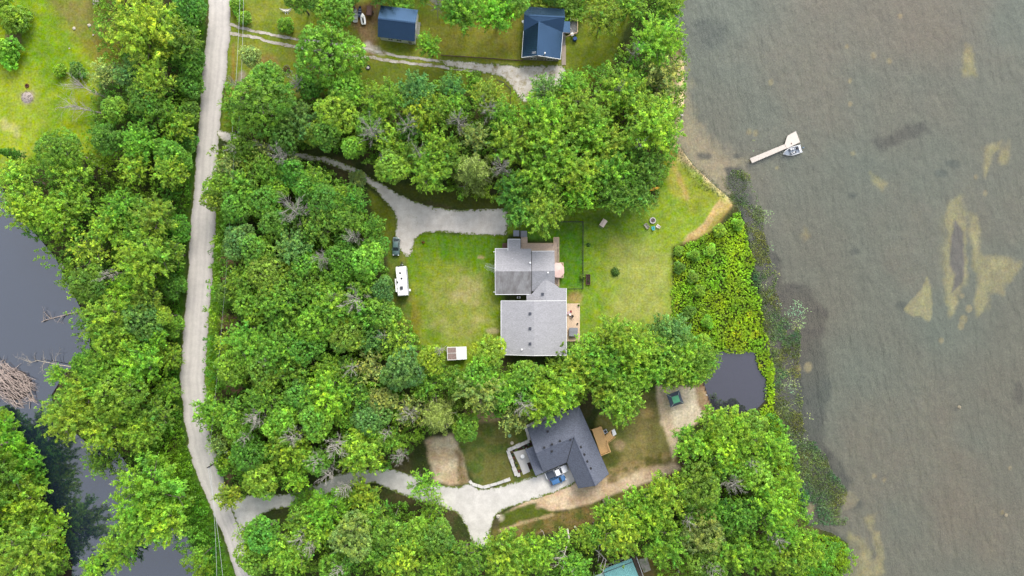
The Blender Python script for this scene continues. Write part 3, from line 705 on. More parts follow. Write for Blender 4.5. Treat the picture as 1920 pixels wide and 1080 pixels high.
opening(gh, qd[3], qd[0], .3, 1.3, 1.2, 1.5); opening(gh, qd[3], qd[0], .7, 1.3, 1.2, 1.5)
vents(gh, [on_plane(pD, 993.8, 588), on_plane(pD, 993.8, 616), on_plane(pD, 993.8, 644.5), on_plane([crg, apx, cW0], 1017.2, 551.5)], s=.52, h=.2)
for px, py, pl, r in ((949.6, 656, pD, .09), (978.4, 655, pD, .17), (1027.4, 511, [b0, b1, b1s], .16), (994, 492.8, pA, .2), (960.5, 485, pA, .06)):
    p = on_plane(pl, px, py); B(o).cyl(p - Vector((0, 0, .1)), p + Vector((0, 0, .45)), r * .8, r * .8, 10).cyl(p + Vector((0, 0, .45)), p + Vector((0, 0, .52)), r * 1.25, r * 1.1, 10).build('flue', WHITE, gh)
for px, py in ((927, 472), (927.2, 547.5)): 
    p = W(px, py, 2.7); B(o).box(p, (.5, .18, .18)).build('floodlight', WHITE, gh)
# television aerial on the west gable
an = B(o); m0 = W(931, 505, 0); p0 = W(932.5, 505.5, 6.4); p1 = W(909.5, 498, 6.4)
an.cyl((p0.x, p0.y, 2.9), (p0.x, p0.y, 6.6), .035, .035, 6); an.beam(p0 + (p0 - p1) * .12, p1, .055, .055)
dd_ = (p1 - p0); nn = Vector((-dd_.y, dd_.x, 0)).normalized()
for k in range(10):
    c = p0 + dd_ * (.16 + k * .09); L = 1.0 + .35 * math.sin(k * 1.3) * .3 - .03 * k; an.beam(c - nn * L, c + nn * L * (1.0), .035, .03)
an.build('television_aerial', STEEL, gh)
# decks are fixed to the house
def railing(b, pts, h=1.0, z0=.5, sp=1.6, top=(.14, .06), mi=0):
    for i in range(len(pts) - 1):
        a, c = Vector((*pts[i][:2], z0)), Vector((*pts[i + 1][:2], z0)); L = (c - a).length; n = max(1, round(L / sp))
        for k in range(n + (1 if i == len(pts) - 2 else 0)):
            p = a + (c - a) * k / n; b.box(p + Vector((0, 0, h / 2 - .02)), (.1, .1, h), 0, mi)
        b.beam(a + Vector((0, 0, h)), c + Vector((0, 0, h)), top[0], top[1], mi); b.beam(a + Vector((0, 0, h * .35)), c + Vector((0, 0, h * .35)), .05, .09, mi)
        m = int(L / .18)
        for k in range(m): b.box(a + (c - a) * ((k + .5) / m) + Vector((0, 0, h * .68)), (.035, .035, h * .6), 0, mi)
b = B(o)
def boards(b, px0, py0, px1, py1, z, along='x', bw=.145, t=.05):
    """Deck boards with gaps over a rectangle given in photo pixels."""
    p, q = W(px0, py1, z), W(px1, py0, z)
    if along == 'x':
        n = int((q.y - p.y) / bw)
        for i in range(n): b.box(((p.x + q.x) / 2, p.y + (i + .5) * (q.y - p.y) / n, z - t / 2), (q.x - p.x, (q.y - p.y) / n - .012, t))
    else:
        n = int((q.x - p.x) / bw)
        for i in range(n): b.box((p.x + (i + .5) * (q.x - p.x) / n, (p.y + q.y) / 2, z - t / 2), ((q.x - p.x) / n - .012, q.y - p.y, t))
boards(b, 977, 457, 1039, 471, .5); boards(b, 977, 444, 989, 456.8, .35); boards(b, 1039.1, 446, 1047.2, 537, .5, 'x'); boards(b, 1047.4, 493, 1055.5, 521, .5)
for px, py in ((980, 463), (1000, 463), (1020, 463), (1043, 450), (1043, 480), (1043, 510), (1043, 534), (1054, 495), (1054, 519), (980, 447), (986, 447)):
    p = W(px, py); b.box((p.x, p.y, .15), (.12, .12, .6))
nd = b.build('deck', DECK, gh); nd['label'] = 'weathered wraparound deck with timber rail'
b = B(o); railing(b, PW([(989.5, 457), (1037.5, 457), (1037.5, 446), (1047.2, 446), (1047.2, 493), (1055.5, 493), (1055.5, 521), (1047.2, 521), (1047.2, 537)]))
b.build('railing', RAILW, nd)
b = B(o)
for k in range(3): 
    p = W(946.5, 464 - k * 3.4); b.box((p.x, p.y, .45 - k * .16), (1.1, .42, .07))
p = W(943.5, 461); b.box((p.x, p.y, .3), (.45, .7, .6)); b.build('step', BROWN_W, gh)
b = B(o); boards(b, 1063, 569, 1087.3, 640, .42, 'y', .145)
for px, py in ((1065, 571), (1085, 571), (1085, 600), (1085, 634), (1065, 634)):
    p = W(px, py); b.box((p.x, p.y, .15), (.12, .12, .5))
b.build('deck', DECK_X, gh)['label'] = 'sunbleached east deck with the hot tub'

# things around the grey house
t = empty('hot_tub', W(1074.3, 622, 0), R(0), 'grey covered hot tub at the south end of the east deck', 'hot tub'); t.location.z = .42
LM.append(('covered hot tub', 1074, 622))
B().box((0, 0, .42), (2.1, 2.1, .84)).build('shell', surf('tub_shell', (.10, .10, .11), .7, .1, 4), t, bevel=.12)
cvm = surf('tub_cover', C(150, 152, 158), .7, .05, 3, .04, .6)
for s in (-1, 1): B().box((0, s * .545, .91), (2.16, 1.06, .12)).build('cover', cvm, t, bevel=.04)
def deck_chair(name, px, py, rz, z, label, cloth, cat='chair', group=None):
    t = empty(name, W(px, py, z), rz, label, cat, group); t.location.z = z
    b = B()
    for x in (-.27, .27):
        for y in (-.25, .28): b.box((x, y, .2), (.045, .045, .4))
        b.beam((x, .26, .4), (x, .5, .95), .045, .05); b.box((x, -.02, .6), (.06, .56, .04)); b.box((x, -.26, .5), (.045, .045, .22))
    b.build('frame', BLACK, t)
    B().box((0, 0, .42), (.52, .56, .05)).build('seat', cloth, t, bevel=.015)
    B().box((0, .39, .7), (.52, .06, .56), rx=R(-24)).build('backrest', cloth, t, bevel=.015)
    return t
t = empty('lounge_chair', W(1066.8, 586, .42), R(28), 'red and white striped lounger on the east deck', 'lounger'); t.location.z = .42
b = B()
for x in (-.6, .5):
    for y in (-.28, .28): b.box((x, y, .15), (.05, .05, .3))
b.box((0, -.28, .31), (1.3, .05, .06)); b.box((0, .28, .31), (1.3, .05, .06)); b.build('frame', ALLOY, t)
B().box((-.15, 0, .36), (.95, .54, .08)).build('seat', surf('striped_cushion', C(236, 200, 200), .9, .05, 3, bands=('Y', 1.5, .6, 0)), t, bevel=.02)
B().box((.5, 0, .5), (.55, .54, .08), ry=R(-40)).build('backrest', surf('red_cushion', C(210, 90, 96), .9, .08, 3), t, bevel=.02)
deck_chair('patio_chair', 1071.6, 594, R(-50), .42, 'dark framed patio chair on the east deck beside the striped lounger', surf('taupe_sling', C(120, 108, 100), .8, .1, 4))
t = empty('side_table', W(1068.7, 589.8, .42), 0, 'small white round table between the two chairs on the east deck', 'table'); t.location.z = .42
B().lathe((0, 0, 0), [(.2, 0), (.2, .03), (.03, .05), (.03, .42)], 10).build('leg', WHITE, t); B().lathe((0, 0, 0), [(.26, .42), (.27, .44), (.26, .46)], 14).build('top', WHITE, t)
LEAF_S = leaf_mat('shrub_leaves', False, .4, .018)
def leaf_cloud(cen, nrm, size, asp, r_, tone):
    """Rhombic leaves; cen (n,3), nrm (n,3), size (n,), tone (n,3)."""
    n = len(cen); nrm = nrm / (np.linalg.norm(nrm, axis=1)[:, None] + 1e-9)
    a = r_.normal(size=(n, 3)); a -= (a * nrm).sum(1)[:, None] * nrm; a /= np.linalg.norm(a, axis=1)[:, None] + 1e-9
    bq = np.cross(nrm, a); s = size[:, None]
    v = np.stack([cen - a * s, cen + bq * s * asp - nrm * s * .12, cen + a * s, cen - bq * s * asp - nrm * s * .12], 1).reshape(-1, 3)
    return v, np.arange(n * 4).reshape(-1, 4), np.repeat(tone, 4, 0)
def plant_ball(r, h, n, col, seed, size=.09, flower=None):
    r_ = np.random.default_rng(seed); d = r_.normal(size=(n, 3)); d /= np.linalg.norm(d, axis=1)[:, None]; d[:, 2] = np.abs(d[:, 2])
    rad = r_.uniform(.55, 1.05, n)[:, None] * (.8 + .4 * r_.random((n, 1)))
    c = d * rad * np.array([r, r, h]); tone = np.array(col)[None] * r_.uniform(.6, 1.35, (n, 1))
    if flower is not None:
        k = r_.random(n) < .25; tone[k] = np.array(flower) * r_.uniform(.8, 1.1, (k.sum(), 1))
    return leaf_cloud(c, d + np.array([0, 0, .7]) + r_.normal(size=(n, 3)) * .5, r_.uniform(.6, 1.3, n) * size, .55, r_, tone)
def small_plant(name, px, py, r, h, col, label, cat='shrub', z=0, n=160, size=.09, flower=None, pot=None, group=None):
    t = empty(name, W(px, py, z), random.random() * 6, label, cat, group); t.location.z = z
    v, f, c = plant_ball(r, h, n, col, int(px * 7 + py), size, flower)
    if pot:
        B().lathe((0, 0, 0), [(pot * .7, 0), (pot, .3), (pot * .9, .3), (pot * .85, .24)], 12).build('pot', surf('pot_' + str(int(px)), (.09, .06, .05), .7), t); v[:, 2] += .25
    else: B().cyl((0, 0, 0), (0, 0, h * .6), .025, .015, 5).build('stem', BROWN_W, t)
    mobj('foliage', np_mesh('foliage', v, f, LEAF_S, c), t); return t
small_plant('potted_plant', 1084.8, 572.3, .3, .4, (.10, .20, .02), 'bright potted plant at the north east corner of the east deck', 'potted plant', .42, 140, .07, None, .2)
small_plant('potted_plant', 1082.6, 607, .18, .2, (.05, .08, .03), 'small dark pot beside the hot tub on the east deck', 'potted plant', .42, 60, .06, None, .22)
# pink parasol
t = empty('parasol', W(1045.4, 507, .5), 0, 'pink parasol open on the deck against the east eave of the grey house', 'parasol'); t.location.z = .5
LM.append(('pink parasol', 1047, 507))
pm = surf('pink_canvas', C(250, 214, 204), .85, .04, 2, .04, .5); b = B(); n = 8
M_ = Matrix.Translation((0.25, 0, 2.35)) @ Matrix.Rotation(R(32), 4, 'Y')
rim = [M_ @ Vector((1.95 * math.cos(2 * math.pi * (i + .5) / n), 1.95 * math.sin(2 * math.pi * (i + .5) / n), -.42)) for i in range(n)]; top = M_ @ Vector((0, 0, .12))
rim2 = [p - Vector((0, 0, .05)) for p in rim]; b.add([top] + rim + rim2 + [top - Vector((0, 0, .05))], [(0, 1 + i, 1 + (i + 1) % n) for i in range(n)] + [(9 + n - 8 + i, 1 + n + (i + 1) % n, 1 + (i + 1) % n, 1 + i) if False else (1 + i, 1 + n + i, 1 + n + (i + 1) % n, 1 + (i + 1) % n) for i in range(n)] + [(1 + 2 * n, 1 + n + (i + 1) % n, 1 + n + i) for i in range(n)])
b.build('canopy', pm, t)
b = B()
for i in range(n): b.beam(M_ @ Vector((0, 0, .04)), rim[i] - Vector((0, 0, .07)), .02, .02)
b.build('ribs', ALLOY, t); B().cyl((.2, 0, 0), (.25, 0, 2.2), .03, .025, 8).cyl((.25, 0, 2.2), top + Vector((0, 0, .15)), .025, .02, 8).build('pole', ALLOY, t); B().lathe((.2, 0, 0), [(.3, 0), (.28, .08), (.06, .1), (.05, .3)], 14).build('base', BLACK, t)
def storage_box(px, py, w, d, h, label, col, rz=0):
    t = empty('storage_box', W(px, py), rz, label, 'storage box'); m = surf('box_plastic_%d' % px, col, .6, .05, 3)
    B().box((0, 0, h / 2), (w * .95, d * .95, h)).build('body', m, t, bevel=.03)
    b = B().box((0, 0, h + .04), (w, d, .08)); 
    for k in (-1, 0, 1): b.box((k * w * .28, 0, h + .09), (.06, d * .9, .03))
    b.build('lid', m, t); B().box((0, -d / 2 - .01, h * .8), (.25, .05, .06)).build('handle', BLACK, t)
storage_box(968, 438, 1.45, 1.45, .9, 'blue grey storage box left of the dark fence line by the driveway end', C(158, 162, 176))
storage_box(982, 439, 1.6, 1.5, .8, 'grey storage box at the top of the deck landing, right of the fence line', C(150, 152, 160))
t = empty('heat_pump', W(972.6, 557.6), 0, 'white heat pump in the gap between two wings of the grey house', 'heat pump')
B().box((0, 0, .4), (.85, .5, .75)).build('cabinet', WHITE, t, bevel=.03); B().lathe((0, 0, .78), [(.22, 0), (.24, .02), (.05, .03)], 14).build('fan_grille', BLACK, t)
# black fence round the dog yard
def wire_fence(pts, label, sp=2.4, h=1.25, name='fence'):
    P = [W(*p) for p in pts]; t = empty(name, (P[0].x, P[0].y, 0), 0, label, 'fence'); o = t.location
    r = B(o); mm = B(o)
    for i in range(len(P) - 1):
        a, c = P[i], P[i + 1]; L = (c - a).length; n = max(1, round(L / sp))
        for k in range(n + (1 if i == len(P) - 2 else 0)):
            p = a + (c - a) * k / n
            B(o).cyl(p, p + Vector((0, 0, h)), .06, .06, 8).lathe(p + Vector((0, 0, h)), [(.07, 0), (.08, .04), (.02, .09)], 8).build('post', BLACK, t)
        r.beam(a + Vector((0, 0, h - .03)), c + Vector((0, 0, h - .03)), .11, .06); r.beam(a + Vector((0, 0, .1)), c + Vector((0, 0, .1)), .05, .05)
        for k in range(int(L / .22)):
            p = a + (c - a) * (k + .5) / int(L / .22); mm.beam(p + Vector((0, 0, .1)), p + Vector((0, 0, h - .05)), .012, .012)
        for z in (.35, .6, .85): mm.beam(a + Vector((0, 0, z)), c + Vector((0, 0, z)), .012, .012)
    r.build('rail', BLACK, t); mm.build('mesh', BLACK, t); return t
wire_fence([(1048, 416.5), (1092.5, 416.5), (1092.5, 541.5), (1064, 541.5)], 'black wire fence round the yard east of the grey house')
LM.append(('black yard fence corner', 1092, 416))
wire_fence([(974.6, 400), (974.8, 444)], 'short black fence between the two storage boxes')
t = empty('planter_box', W(1102.5, 524), 0, 'brown wooden planter box just outside the black yard fence', 'planter')
LM.append(('brown planter box', 1102, 524))
b = B()
for s in (-1, 1): b.box((s * .5, 0, .28), (.06, 2.6, .56)); b.box((0, s * 1.27, .28), (.94, .06, .56))
b.build('frame', BROWN_W, t); B().box((0, 0, .24), (.92, 2.46, .44)).build('soil', MULCH, t)
v, f, c = plant_ball(.4, .35, 90, (.07, .12, .03), 5, .07); mobj('plants', np_mesh('plants', v + np.array([0, -.3, .44]), f, LEAF_S, c), t)
small_plant('shrub', 1091.5, 519.5, .75, 1.5, (.14, .24, .02), 'leafy lime shrub on the fence beside the brown planter box', n=420, size=.14)
small_plant('shrub', 1153, 510, 1.15, 1.0, (.075, .16, .02), 'lone round green bush in the middle of the east lawn', n=520, size=.16)
LM.append(('bush on the east lawn', 1153, 510))
small_plant('shrub', 1103, 459, .55, .5, (.06, .14, .02), 'small low green plant on the lawn just east of the fence', n=180, size=.12)
# swing with a pale canopy on its A-frames
t = empty('garden_swing', W(1129.6, 419.5), R(57), 'pale pink canopied garden swing near the tree edge on the east lawn', 'garden swing')
LM.append(('pale garden swing', 1129, 419))
b = B()
for s in (-1, 1):
    for y in (-.6, .6): b.beam((s * 1.05, y, 0), (s * .95, 0, 1.75), .06, .06)
    b.beam((s * 1.03, -.45, .45), (s * 1.03, .45, .45), .05, .05); b.beam((s * 1.2, 0, 0.03), (s * .95, 0, 1.75), .06, .06)
b.beam((-1, 0, 1.75), (1, 0, 1.75), .07, .07); b.build('frame', GREY_W, t)
cm = surf('pale_pink_canvas', C(252, 228, 212), .85, .05, 3, bands=('X', 1.2, .12, .2)); b = B()
b.slab([(-.95, -.62, 1.72), (.95, -.62, 1.72), (.95, 0, 1.9), (-.95, 0, 1.9)], .04); b.slab([(-.95, 0, 1.9), (.95, 0, 1.9), (.95, .62, 1.72), (-.95, .62, 1.72)], .04); b.build('canopy', cm, t)
B().box((0, 0, .45), (1.5, .5, .06)).build('seat', GREY_W, t); B().box((0, .3, .75), (1.5, .05, .5), rx=R(-15)).build('backrest', GREY_W, t)
[B().beam((s * .72, 0, .47), (s * .72, 0, 1.74), .02, .02).build('hanger', STEEL, t) for s in (-1, 1)]
# fire ring and seats
t = empty('fire_pit', W(1223.6, 413.6), 0, 'round white stone fire pit beside the bench on the east lawn', 'fire pit')
LM.append(('round fire pit', 1224, 414))
b = B()
for i in range(14):
    a = 2 * math.pi * i / 14; b.box((.66 * math.cos(a), .66 * math.sin(a), .17), (.26, .27, .34), a, 0)
b.build('stone_ring', surf('ring_stone', C(216, 208, 204), .9, .15, 4), t); B().lathe((0, 0, 0), [(.54, .0), (.54, .12), (.1, .16)], 14).build('ash', surf('ash', C(130, 124, 126), .95, .3, 6), t)
b = B()
for i in range(5): a = i * 1.3; b.cyl((.3 * math.cos(a), .3 * math.sin(a), .15), (-.25 * math.cos(a + .3), -.25 * math.sin(a + .3), .27), .05, .045, 6)
b.build('log', BROWN_W, t)
t = empty('bench', W(1211, 424.5), R(-52 + 180), 'grey slatted bench facing the fire pit', 'bench'); b = B()
for x in (-.68, .68):
    for y in (-.25, .25): b.box((x, y, .22), (.07, .07, .44))
    b.beam((x, -.28, .4), (x, -.5, .95), .06, .06); b.box((x, -.05, .62), (.09, .6, .04)); b.box((x, .24, .52), (.06, .06, .2))
b.build('frame', GREY_W, t)
b = B(); [b.box((0, -.24 + k * .12, .46), (1.42, .1, .035)) for k in range(5)]; b.build('seat', surf('pale_slats', C(206, 196, 186), .85, .1, 3), t)
b = B(); [b.box((0, -.33 - k * .06, .58 + k * .14), (1.42, .03, .11), rx=R(20)) for k in range(3)]; b.build('backrest', surf('pale_slats_back', C(196, 186, 178), .85, .1, 3), t)
def adirondack(px, py, rz, col, label):
    t = empty('garden_chair', W(px, py), rz, label, 'garden chair'); m = surf('chair_plastic_%d' % px, col, .5, .05, 3)
    b = B()
    for x in (-.3, .3):
        b.box((x, .32, .24), (.06, .08, .48)); b.beam((x, .32, .3), (x, -.45, .06), .05, .1); b.box((x * 1.12, .02, .5), (.13, .72, .035)); b.box((x, -.25, .25), (.06, .07, .5))
    b.build('frame', m, t)
    b = B(); [b.box((0, .3 - k * .11, .36 - k * .035), (.56, .095, .025), rx=R(17)) for k in range(6)]; b.build('seat', m, t)
    b = B()
    for k in range(5):
        x = (k - 2) * .12; h = .82 - abs(k - 2) * .06; b.beam((x * .9, -.28, .2), (x * 1.15, -.28 - .38, .2 + h), .105, .025)
    b.build('backrest', m, t); return t
adirondack(1224, 427.4, R(190 + 180), C(96, 200, 206), 'turquoise garden chair by the fire pit'); adirondack(1232.6, 424.4, R(60), C(246, 236, 230), 'white garden chair by the fire pit')
small_plant('flower_pot', 794, 454, .4, .4, (.08, .14, .03), 'pot of red flowers on the lawn below the driveway', 'flower pot', 0, 130, .1, (.5, .05, .02), .3)
LM.append(('pot of red flowers', 794, 454))
# small outbuilding half roofed
t = empty('shed', W(858, 661), R(2), 'small shed with a half white, half brown slatted top in the lawn corner', 'shed')
LM.append(('half white shed', 858, 661))
B().box((1.1, 0, 1.0), (2.1, 2.8, 2.0)).box((-1.2, 1.42, 1.0), (2.3, .08, 2.0)).build('wall', SIDING_W, t)
b = B()
b.slab([(-.03, -1.6, 2.05), (2.4, -1.55, 2.05), (2.4, 1.6, 2.22), (-.03, 1.6, 2.22)], .12); b.build('roof', surf('white_roof_panel', (.74, .74, .74), .5, .03, 2), t)
b = B()
for k in range(19): b.box((-1.25, -1.42 + k * .16, 2.08 + k * .009), (2.1, .11, .05))
b.build('slatted_roof', surf('pinkish_slats', C(186, 160, 156), .85, .15, 3), t)
b = B(); [b.box((x, 0, 2.12), (.12, 3.1, .16), rx=R(3)) for x in (-2.36, -.12)]; b.box((-1.24, -1.55, 2.06), (2.2, .12, .16)); b.box((-1.24, 1.55, 2.2), (2.2, .12, .16)); b.box((-1.24, .1, 2.22), (2.12, .08, .06)); b.build('rafter_frame', TRIM, t)
b = B(); [b.box((-2.34, y, 1.0), (.12, .12, 2.0)) for y in (-1.5, 1.5)]; b.build('post', TRIM, t)
opening(t, Vector((.05, -1.4, 0)), Vector((2.15, -1.4, 0)), .5, .9, 1.8, .95, 'door') if False else B().box((1.1, -1.42, .95), (.9, .06, 1.8)).build('door', GREY_W, t)
# ================================================================== charcoal house
Bc = W(1065, 845); bh = empty('house', (Bc.x, Bc.y, 0), 0, 'charcoal shingled L-shaped house beside the pale drive, cedar deck at its side', 'house'); o = bh.location
LM.append(('charcoal house', 1062, 845))
ze, zr = 3.1, 6.1
n1, ne, se = W(988.8, 803, ze), W(1085.5, 761, ze), W(1141.5, 888.5, ze)
swg, inn, sw = W(1084.5, 915.5, ze), W(1064.4, 868, ze), W(1004.4, 892, ze)
r1 = W(1004.7, 849.5, zr); sp = W(1117.2, 910.5, zr)
def meet(p, d, q, e):
    t = ((q.x - p.x) * e.y - (q.y - p.y) * e.x) / (d.x * e.y - d.y * e.x); return Vector((p.x + d.x * t, p.y + d.y * t, p.z))
uu, vv = (ne - n1).normalized(), (se - ne).normalized()
J = meet(r1, uu, sp, vv); inn = meet(sw, uu, swg, vv)
# south-west corner of the main slope: where its eave meets the west gable line
dn = (Vector((n1.x, n1.y, 0)) - Vector((r1.x, r1.y, 0))); sm = Vector((r1.x - dn.x, r1.y - dn.y, ze))
es = uu; sm = sw + es * max(0.5, (sm - sw).dot(es))
b = B(o)
b.slab([n1, r1, J, ne], .16); b.slab([r1, sm, inn, J], .16); b.slab([ne, J, sp, se], .16); b.slab([J, inn, swg, sp], .16)
# porch over the west door
pa, pb = W(985, 843, 2.9), W(1000.2, 836.5, 3.7); pc_, pd = sm + Vector((0, 0, .06)), sw
b.slab([pa, pb, Vector((pc_.x, pc_.y, 3.16)), pd], .15)
b.build('roof', SH_BLACK, bh)
b = B(o)
for p, q in ((J, inn),): b.beam(p + Vector((0, 0, -.03)), q + Vector((0, 0, -.02)), .22, .12)
b.build('valley_flashing', BLACK, bh)
b = B(o)
for p, q in ((n1, r1), (r1, sm), (swg, sp), (sp, se), (n1, ne), (ne, se), (sm, inn), (inn, swg), (pa, pd), (pd, sm)): b.beam(p - Vector((0, 0, .13)), q - Vector((0, 0, .13)), .12, .16)
b.build('eave_trim', DARK, bh)
ridge_b = B(o)
for p, q in ((r1, J), (J, sp), (J, ne)): ridge_b.beam(p + Vector((0, 0, .0)), q + Vector((0, 0, .0)), .28, .09)
ridge_b.build('ridge_cap', SH_BLACK, bh)
b = B(o); u = (ne - n1).normalized(); v = (se - ne).normalized()
f1 = [n1 + u * .5 + v * .5, ne - u * .5 + v * .5, Vector(J) * 0 + ne - u * .5 + v * ((inn - ne).dot(v)), sm + u * .5 - v * .5]
je = u * (J - n1).dot(u); jv = v * (J - ne).dot(v)
q1 = gable_walls(b, sm, sm + je - u * (sm - n1).dot(u), n1 + je, n1, ze, zr - .35, .5)
q2 = gable_walls(b, se, ne + jv, swg - v * (swg - se).dot(v) - v * (se - ne - jv).dot(v) , swg, ze, zr - .25, .5)
kx = ne - u * .5 + v * .5; b.prism([(p.x, p.y) for p in (kx, kx + jv, kx + jv - u * ((ne - n1).dot(u) - je.length), kx - u * ((ne - n1).dot(u) - je.length))], -.05, ze - .2)
b.build('wall', SIDING_D, bh)
opening(bh, q1[3], q1[0], .3, 1.3, 1.2, 1.6); opening(bh, q1[3], q1[0], .7, 1.0, 2.1, 1.1, 'door'); opening(bh, q1[0], q1[1], .25, 1.8, 1.2, 1.6)
opening(bh, q1[2], q1[3], .3, 1.6, 1.2, 1.6); opening(bh, q1[2], q1[3], .7, 1.6, 1.2, 1.6); opening(bh, q2[0], q2[1], .3, 1.8, 1.2, 1.6); opening(bh, q2[0], q2[1], .75, 1.9, 2.1, 1.15, 'door')
opening(bh, q2[2], q2[3], .75, 3.6, 2.2, 1.15, 'garage_door', .03, WHITE, SIDING_W)
for px, py, pl in ((1020.5, 839, (r1, J, sm)), (1035, 833, (r1, J, sm)), (1050, 827, (n1, r1, ne)), (1069, 824, (r1, J, sm)), (1089, 838, (ne, J, sp)), (1095.5, 852, (ne, J, sp)), (1101, 865, (ne, J, sp)), (1107.5, 878, (ne, J, sp)), (1027, 809, (n1, r1, ne)), (1034.5, 846, (r1, sm, inn))):
    p = on_plane(pl, px, py); b = B(o).box(p + Vector((0, 0, .08)), (.5, .5, .26), R(25)); b.build('roof_vent', BLACK, bh)
for p in (pa + Vector((.25, -.3, 0)), (pa * .35 + pd * .65) + Vector((.2, 0, 0)), pd + Vector((.3, .35, 0))):
    B(o).cyl((p.x, p.y, 0), (p.x, p.y, p.z - .17), .11, .1, 10).build('porch_post', TRIM, bh)
# cedar deck and stair
b = B(o); DP = [W(1109.6, 805, .9), W(1126.5, 799.3, .9), W(1144, 845.2, .9), W(1126.4, 852.6, .9)]
def quad_boards(b, q, n, t=.05, gap=.006):
    for i in range(n):
        a0, a1 = q[0].lerp(q[1], i / n), q[0].lerp(q[1], (i + 1) / n); c0, c1 = q[3].lerp(q[2], i / n), q[3].lerp(q[2], (i + 1) / n)
        g = (a1 - a0).normalized() * gap / 2; b.slab([a0 + g, a1 - g, c1 - g, c0 + g], t)
quad_boards(b, DP, 16)
for p in DP: b.box((p.x * .97 + o.x * .03, p.y * .97 + o.y * .03, .4), (.14, .14, .9), R(25))
dk = b.build('deck', CEDAR, bh); dk['label'] = 'new orange cedar deck'
b = B(o); railing(b, [DP[1].lerp(DP[2], .62), DP[2], DP[3]], 1.0, .9, 1.5); railing(b, [DP[0], DP[1], DP[1].lerp(DP[2], .34)], 1.0, .9, 1.5); b.build('railing', CEDAR, dk)
b = B(o); ST = [W(1131.6, 818.4), W(1145.8, 806.3), W(1152.5, 819), W(1138.5, 828)]
for k in range(6):
    z = .9 - .15 * (k + 1); q = [ST[0].lerp(ST[1], k / 6), ST[0].lerp(ST[1], (k + .94) / 6), ST[3].lerp(ST[2], (k + .94) / 6), ST[3].lerp(ST[2], k / 6)]
    b.slab([Vector((p.x, p.y, z)) for p in q], .05)
for s in (0, 3): 
    e = ST[1] if s == 0 else ST[2]; b.beam((ST[s].x, ST[s].y, .72), (e.x, e.y, .05), .06, .24); b.beam((ST[s].x, ST[s].y, 1.75), (e.x, e.y, .95), .07, .07); b.box((e.x, e.y, .48), (.1, .1, .96)); b.box((ST[s].x, ST[s].y, .9), (.1, .1, 1.8))
b.build('stair', CEDAR, dk)
t = tag(sheet('stone_pad', PW([(1146.6, 807), (1152, 803.8), (1156, 814), (1149.6, 818)]), .1, WHITE), kind='structure')
t = empty('air_conditioner', W(1134.5, 808), R(25), 'grey air conditioner in the corner between cedar deck and stair', 'air conditioner')
B().box((0, 0, .4), (.9, .9, .8)).build('cabinet', STEEL, t, bevel=.04); B().lathe((0, 0, .8), [(.36, 0), (.36, .03), (.06, .05)], 14).build('fan_grille', BLACK, t)
t = empty('propane_tank', W(1052.6, 767), 0, 'white round tank beside the north eave of the charcoal house, under the tree', 'tank')
LM.append(('white round tank', 1052, 767))
B().lathe((0, 0, 0), [(.3, 0), (.3, .1), (.55, .2), (.6, .5), (.6, 1.3), (.5, 1.55), (.2, 1.7)], 16).build('vessel', WHITE, t, smooth=True); B().lathe((0, 0, 1.66), [(.2, 0), (.24, .03), (.24, .22), (.05, .25)], 12).build('valve_cap', BLACK, t)
# patio, walk and stone wall on the west side
sheet('patio', PW([(962.5, 847.5), (986, 842), (994, 866), (980, 871), (974, 871)]), .09, CONC); sheet('walkway', PW([(974, 871.3), (987, 866), (994, 884), (981, 890)]), .07, CONC)
sheet('mulch_bed', PW([(956, 846), (998, 828), (1001, 834), (984, 841), (961.5, 847.2), (972, 874), (966, 878)]), .06, MULCH)
sheet('mulch_bed', PW([(988, 867), (993, 865.5), (998, 879), (990, 882)]), .062, MULCH); sheet('mulch_bed', PW([(969.5, 881), (976, 879.5), (978.5, 884), (973, 888)]), .06, MULCH)
def stone_wall(pts, w, h, label, L=1.15, z=0):
    P = [W(*p) for p in pts]; t = empty('retaining_wall', (P[0].x, P[0].y, 0), 0, label, 'stone wall'); b = B(t.location)
    for i in range(len(P) - 1):
        a, c = P[i], P[i + 1]; n = max(1, round((c - a).length / L))
        for k in range(n):
            m0, m1 = a.lerp(c, (k + .02) / n), a.lerp(c, (k + .98) / n); r_ = random.uniform
            d_ = (m1 - m0).normalized(); nn = Vector((-d_.y, d_.x, 0)); ww = w * r_(.85, 1.12); hh = h * r_(.9, 1.1)
            q = [m0 - nn * ww / 2 * r_(.9, 1.1), m1 - nn * ww / 2 * r_(.9, 1.1), m1 + nn * ww / 2 * r_(.9, 1.1), m0 + nn * ww / 2 * r_(.9, 1.1)]
            b.prism([(p.x, p.y) for p in q], -.1, [hh + r_(-.03, .03) for _ in q])
    b.build('blocks', STONE, t, bevel=.03); return t
stone_wall([(1034, 779), (986, 799.5), (992.5, 825)], .7, .6, 'pale stone block wall behind the north west corner of the charcoal house')
stone_wall([(992.5, 826), (952, 844), (969, 891), (975, 889)], .9, .5, 'pale stone block wall round the mulch bed and patio')
LM.append(('patio stone wall', 952, 845))
stone_wall([(880.5, 901), (885, 907), (906, 913.5), (932, 906.5), (957, 897.5)], .75, .35, 'curved row of limestone blocks along the pale drive', 1.5)
LM.append(('curved limestone row', 906, 913))
bedp = [(968, 843.5, 'lime green', (.18, .28, .02)), (981.5, 838.6, 'grey green', (.09, .17, .09)), (990.5, 834, 'blue green', (.07, .15, .09)), (959.5, 847, 'tan', (.25, .2, .08)), (961, 852.5, 'dark green', (.05, .12, .05)), (963, 858.5, 'copper', (.25, .1, .05)), (965.5, 864, 'olive', (.12, .14, .05)), (967.2, 868.5, 'yellow green', (.2, .25, .04)), (968.5, 873, 'mid green', (.08, .18, .04))]
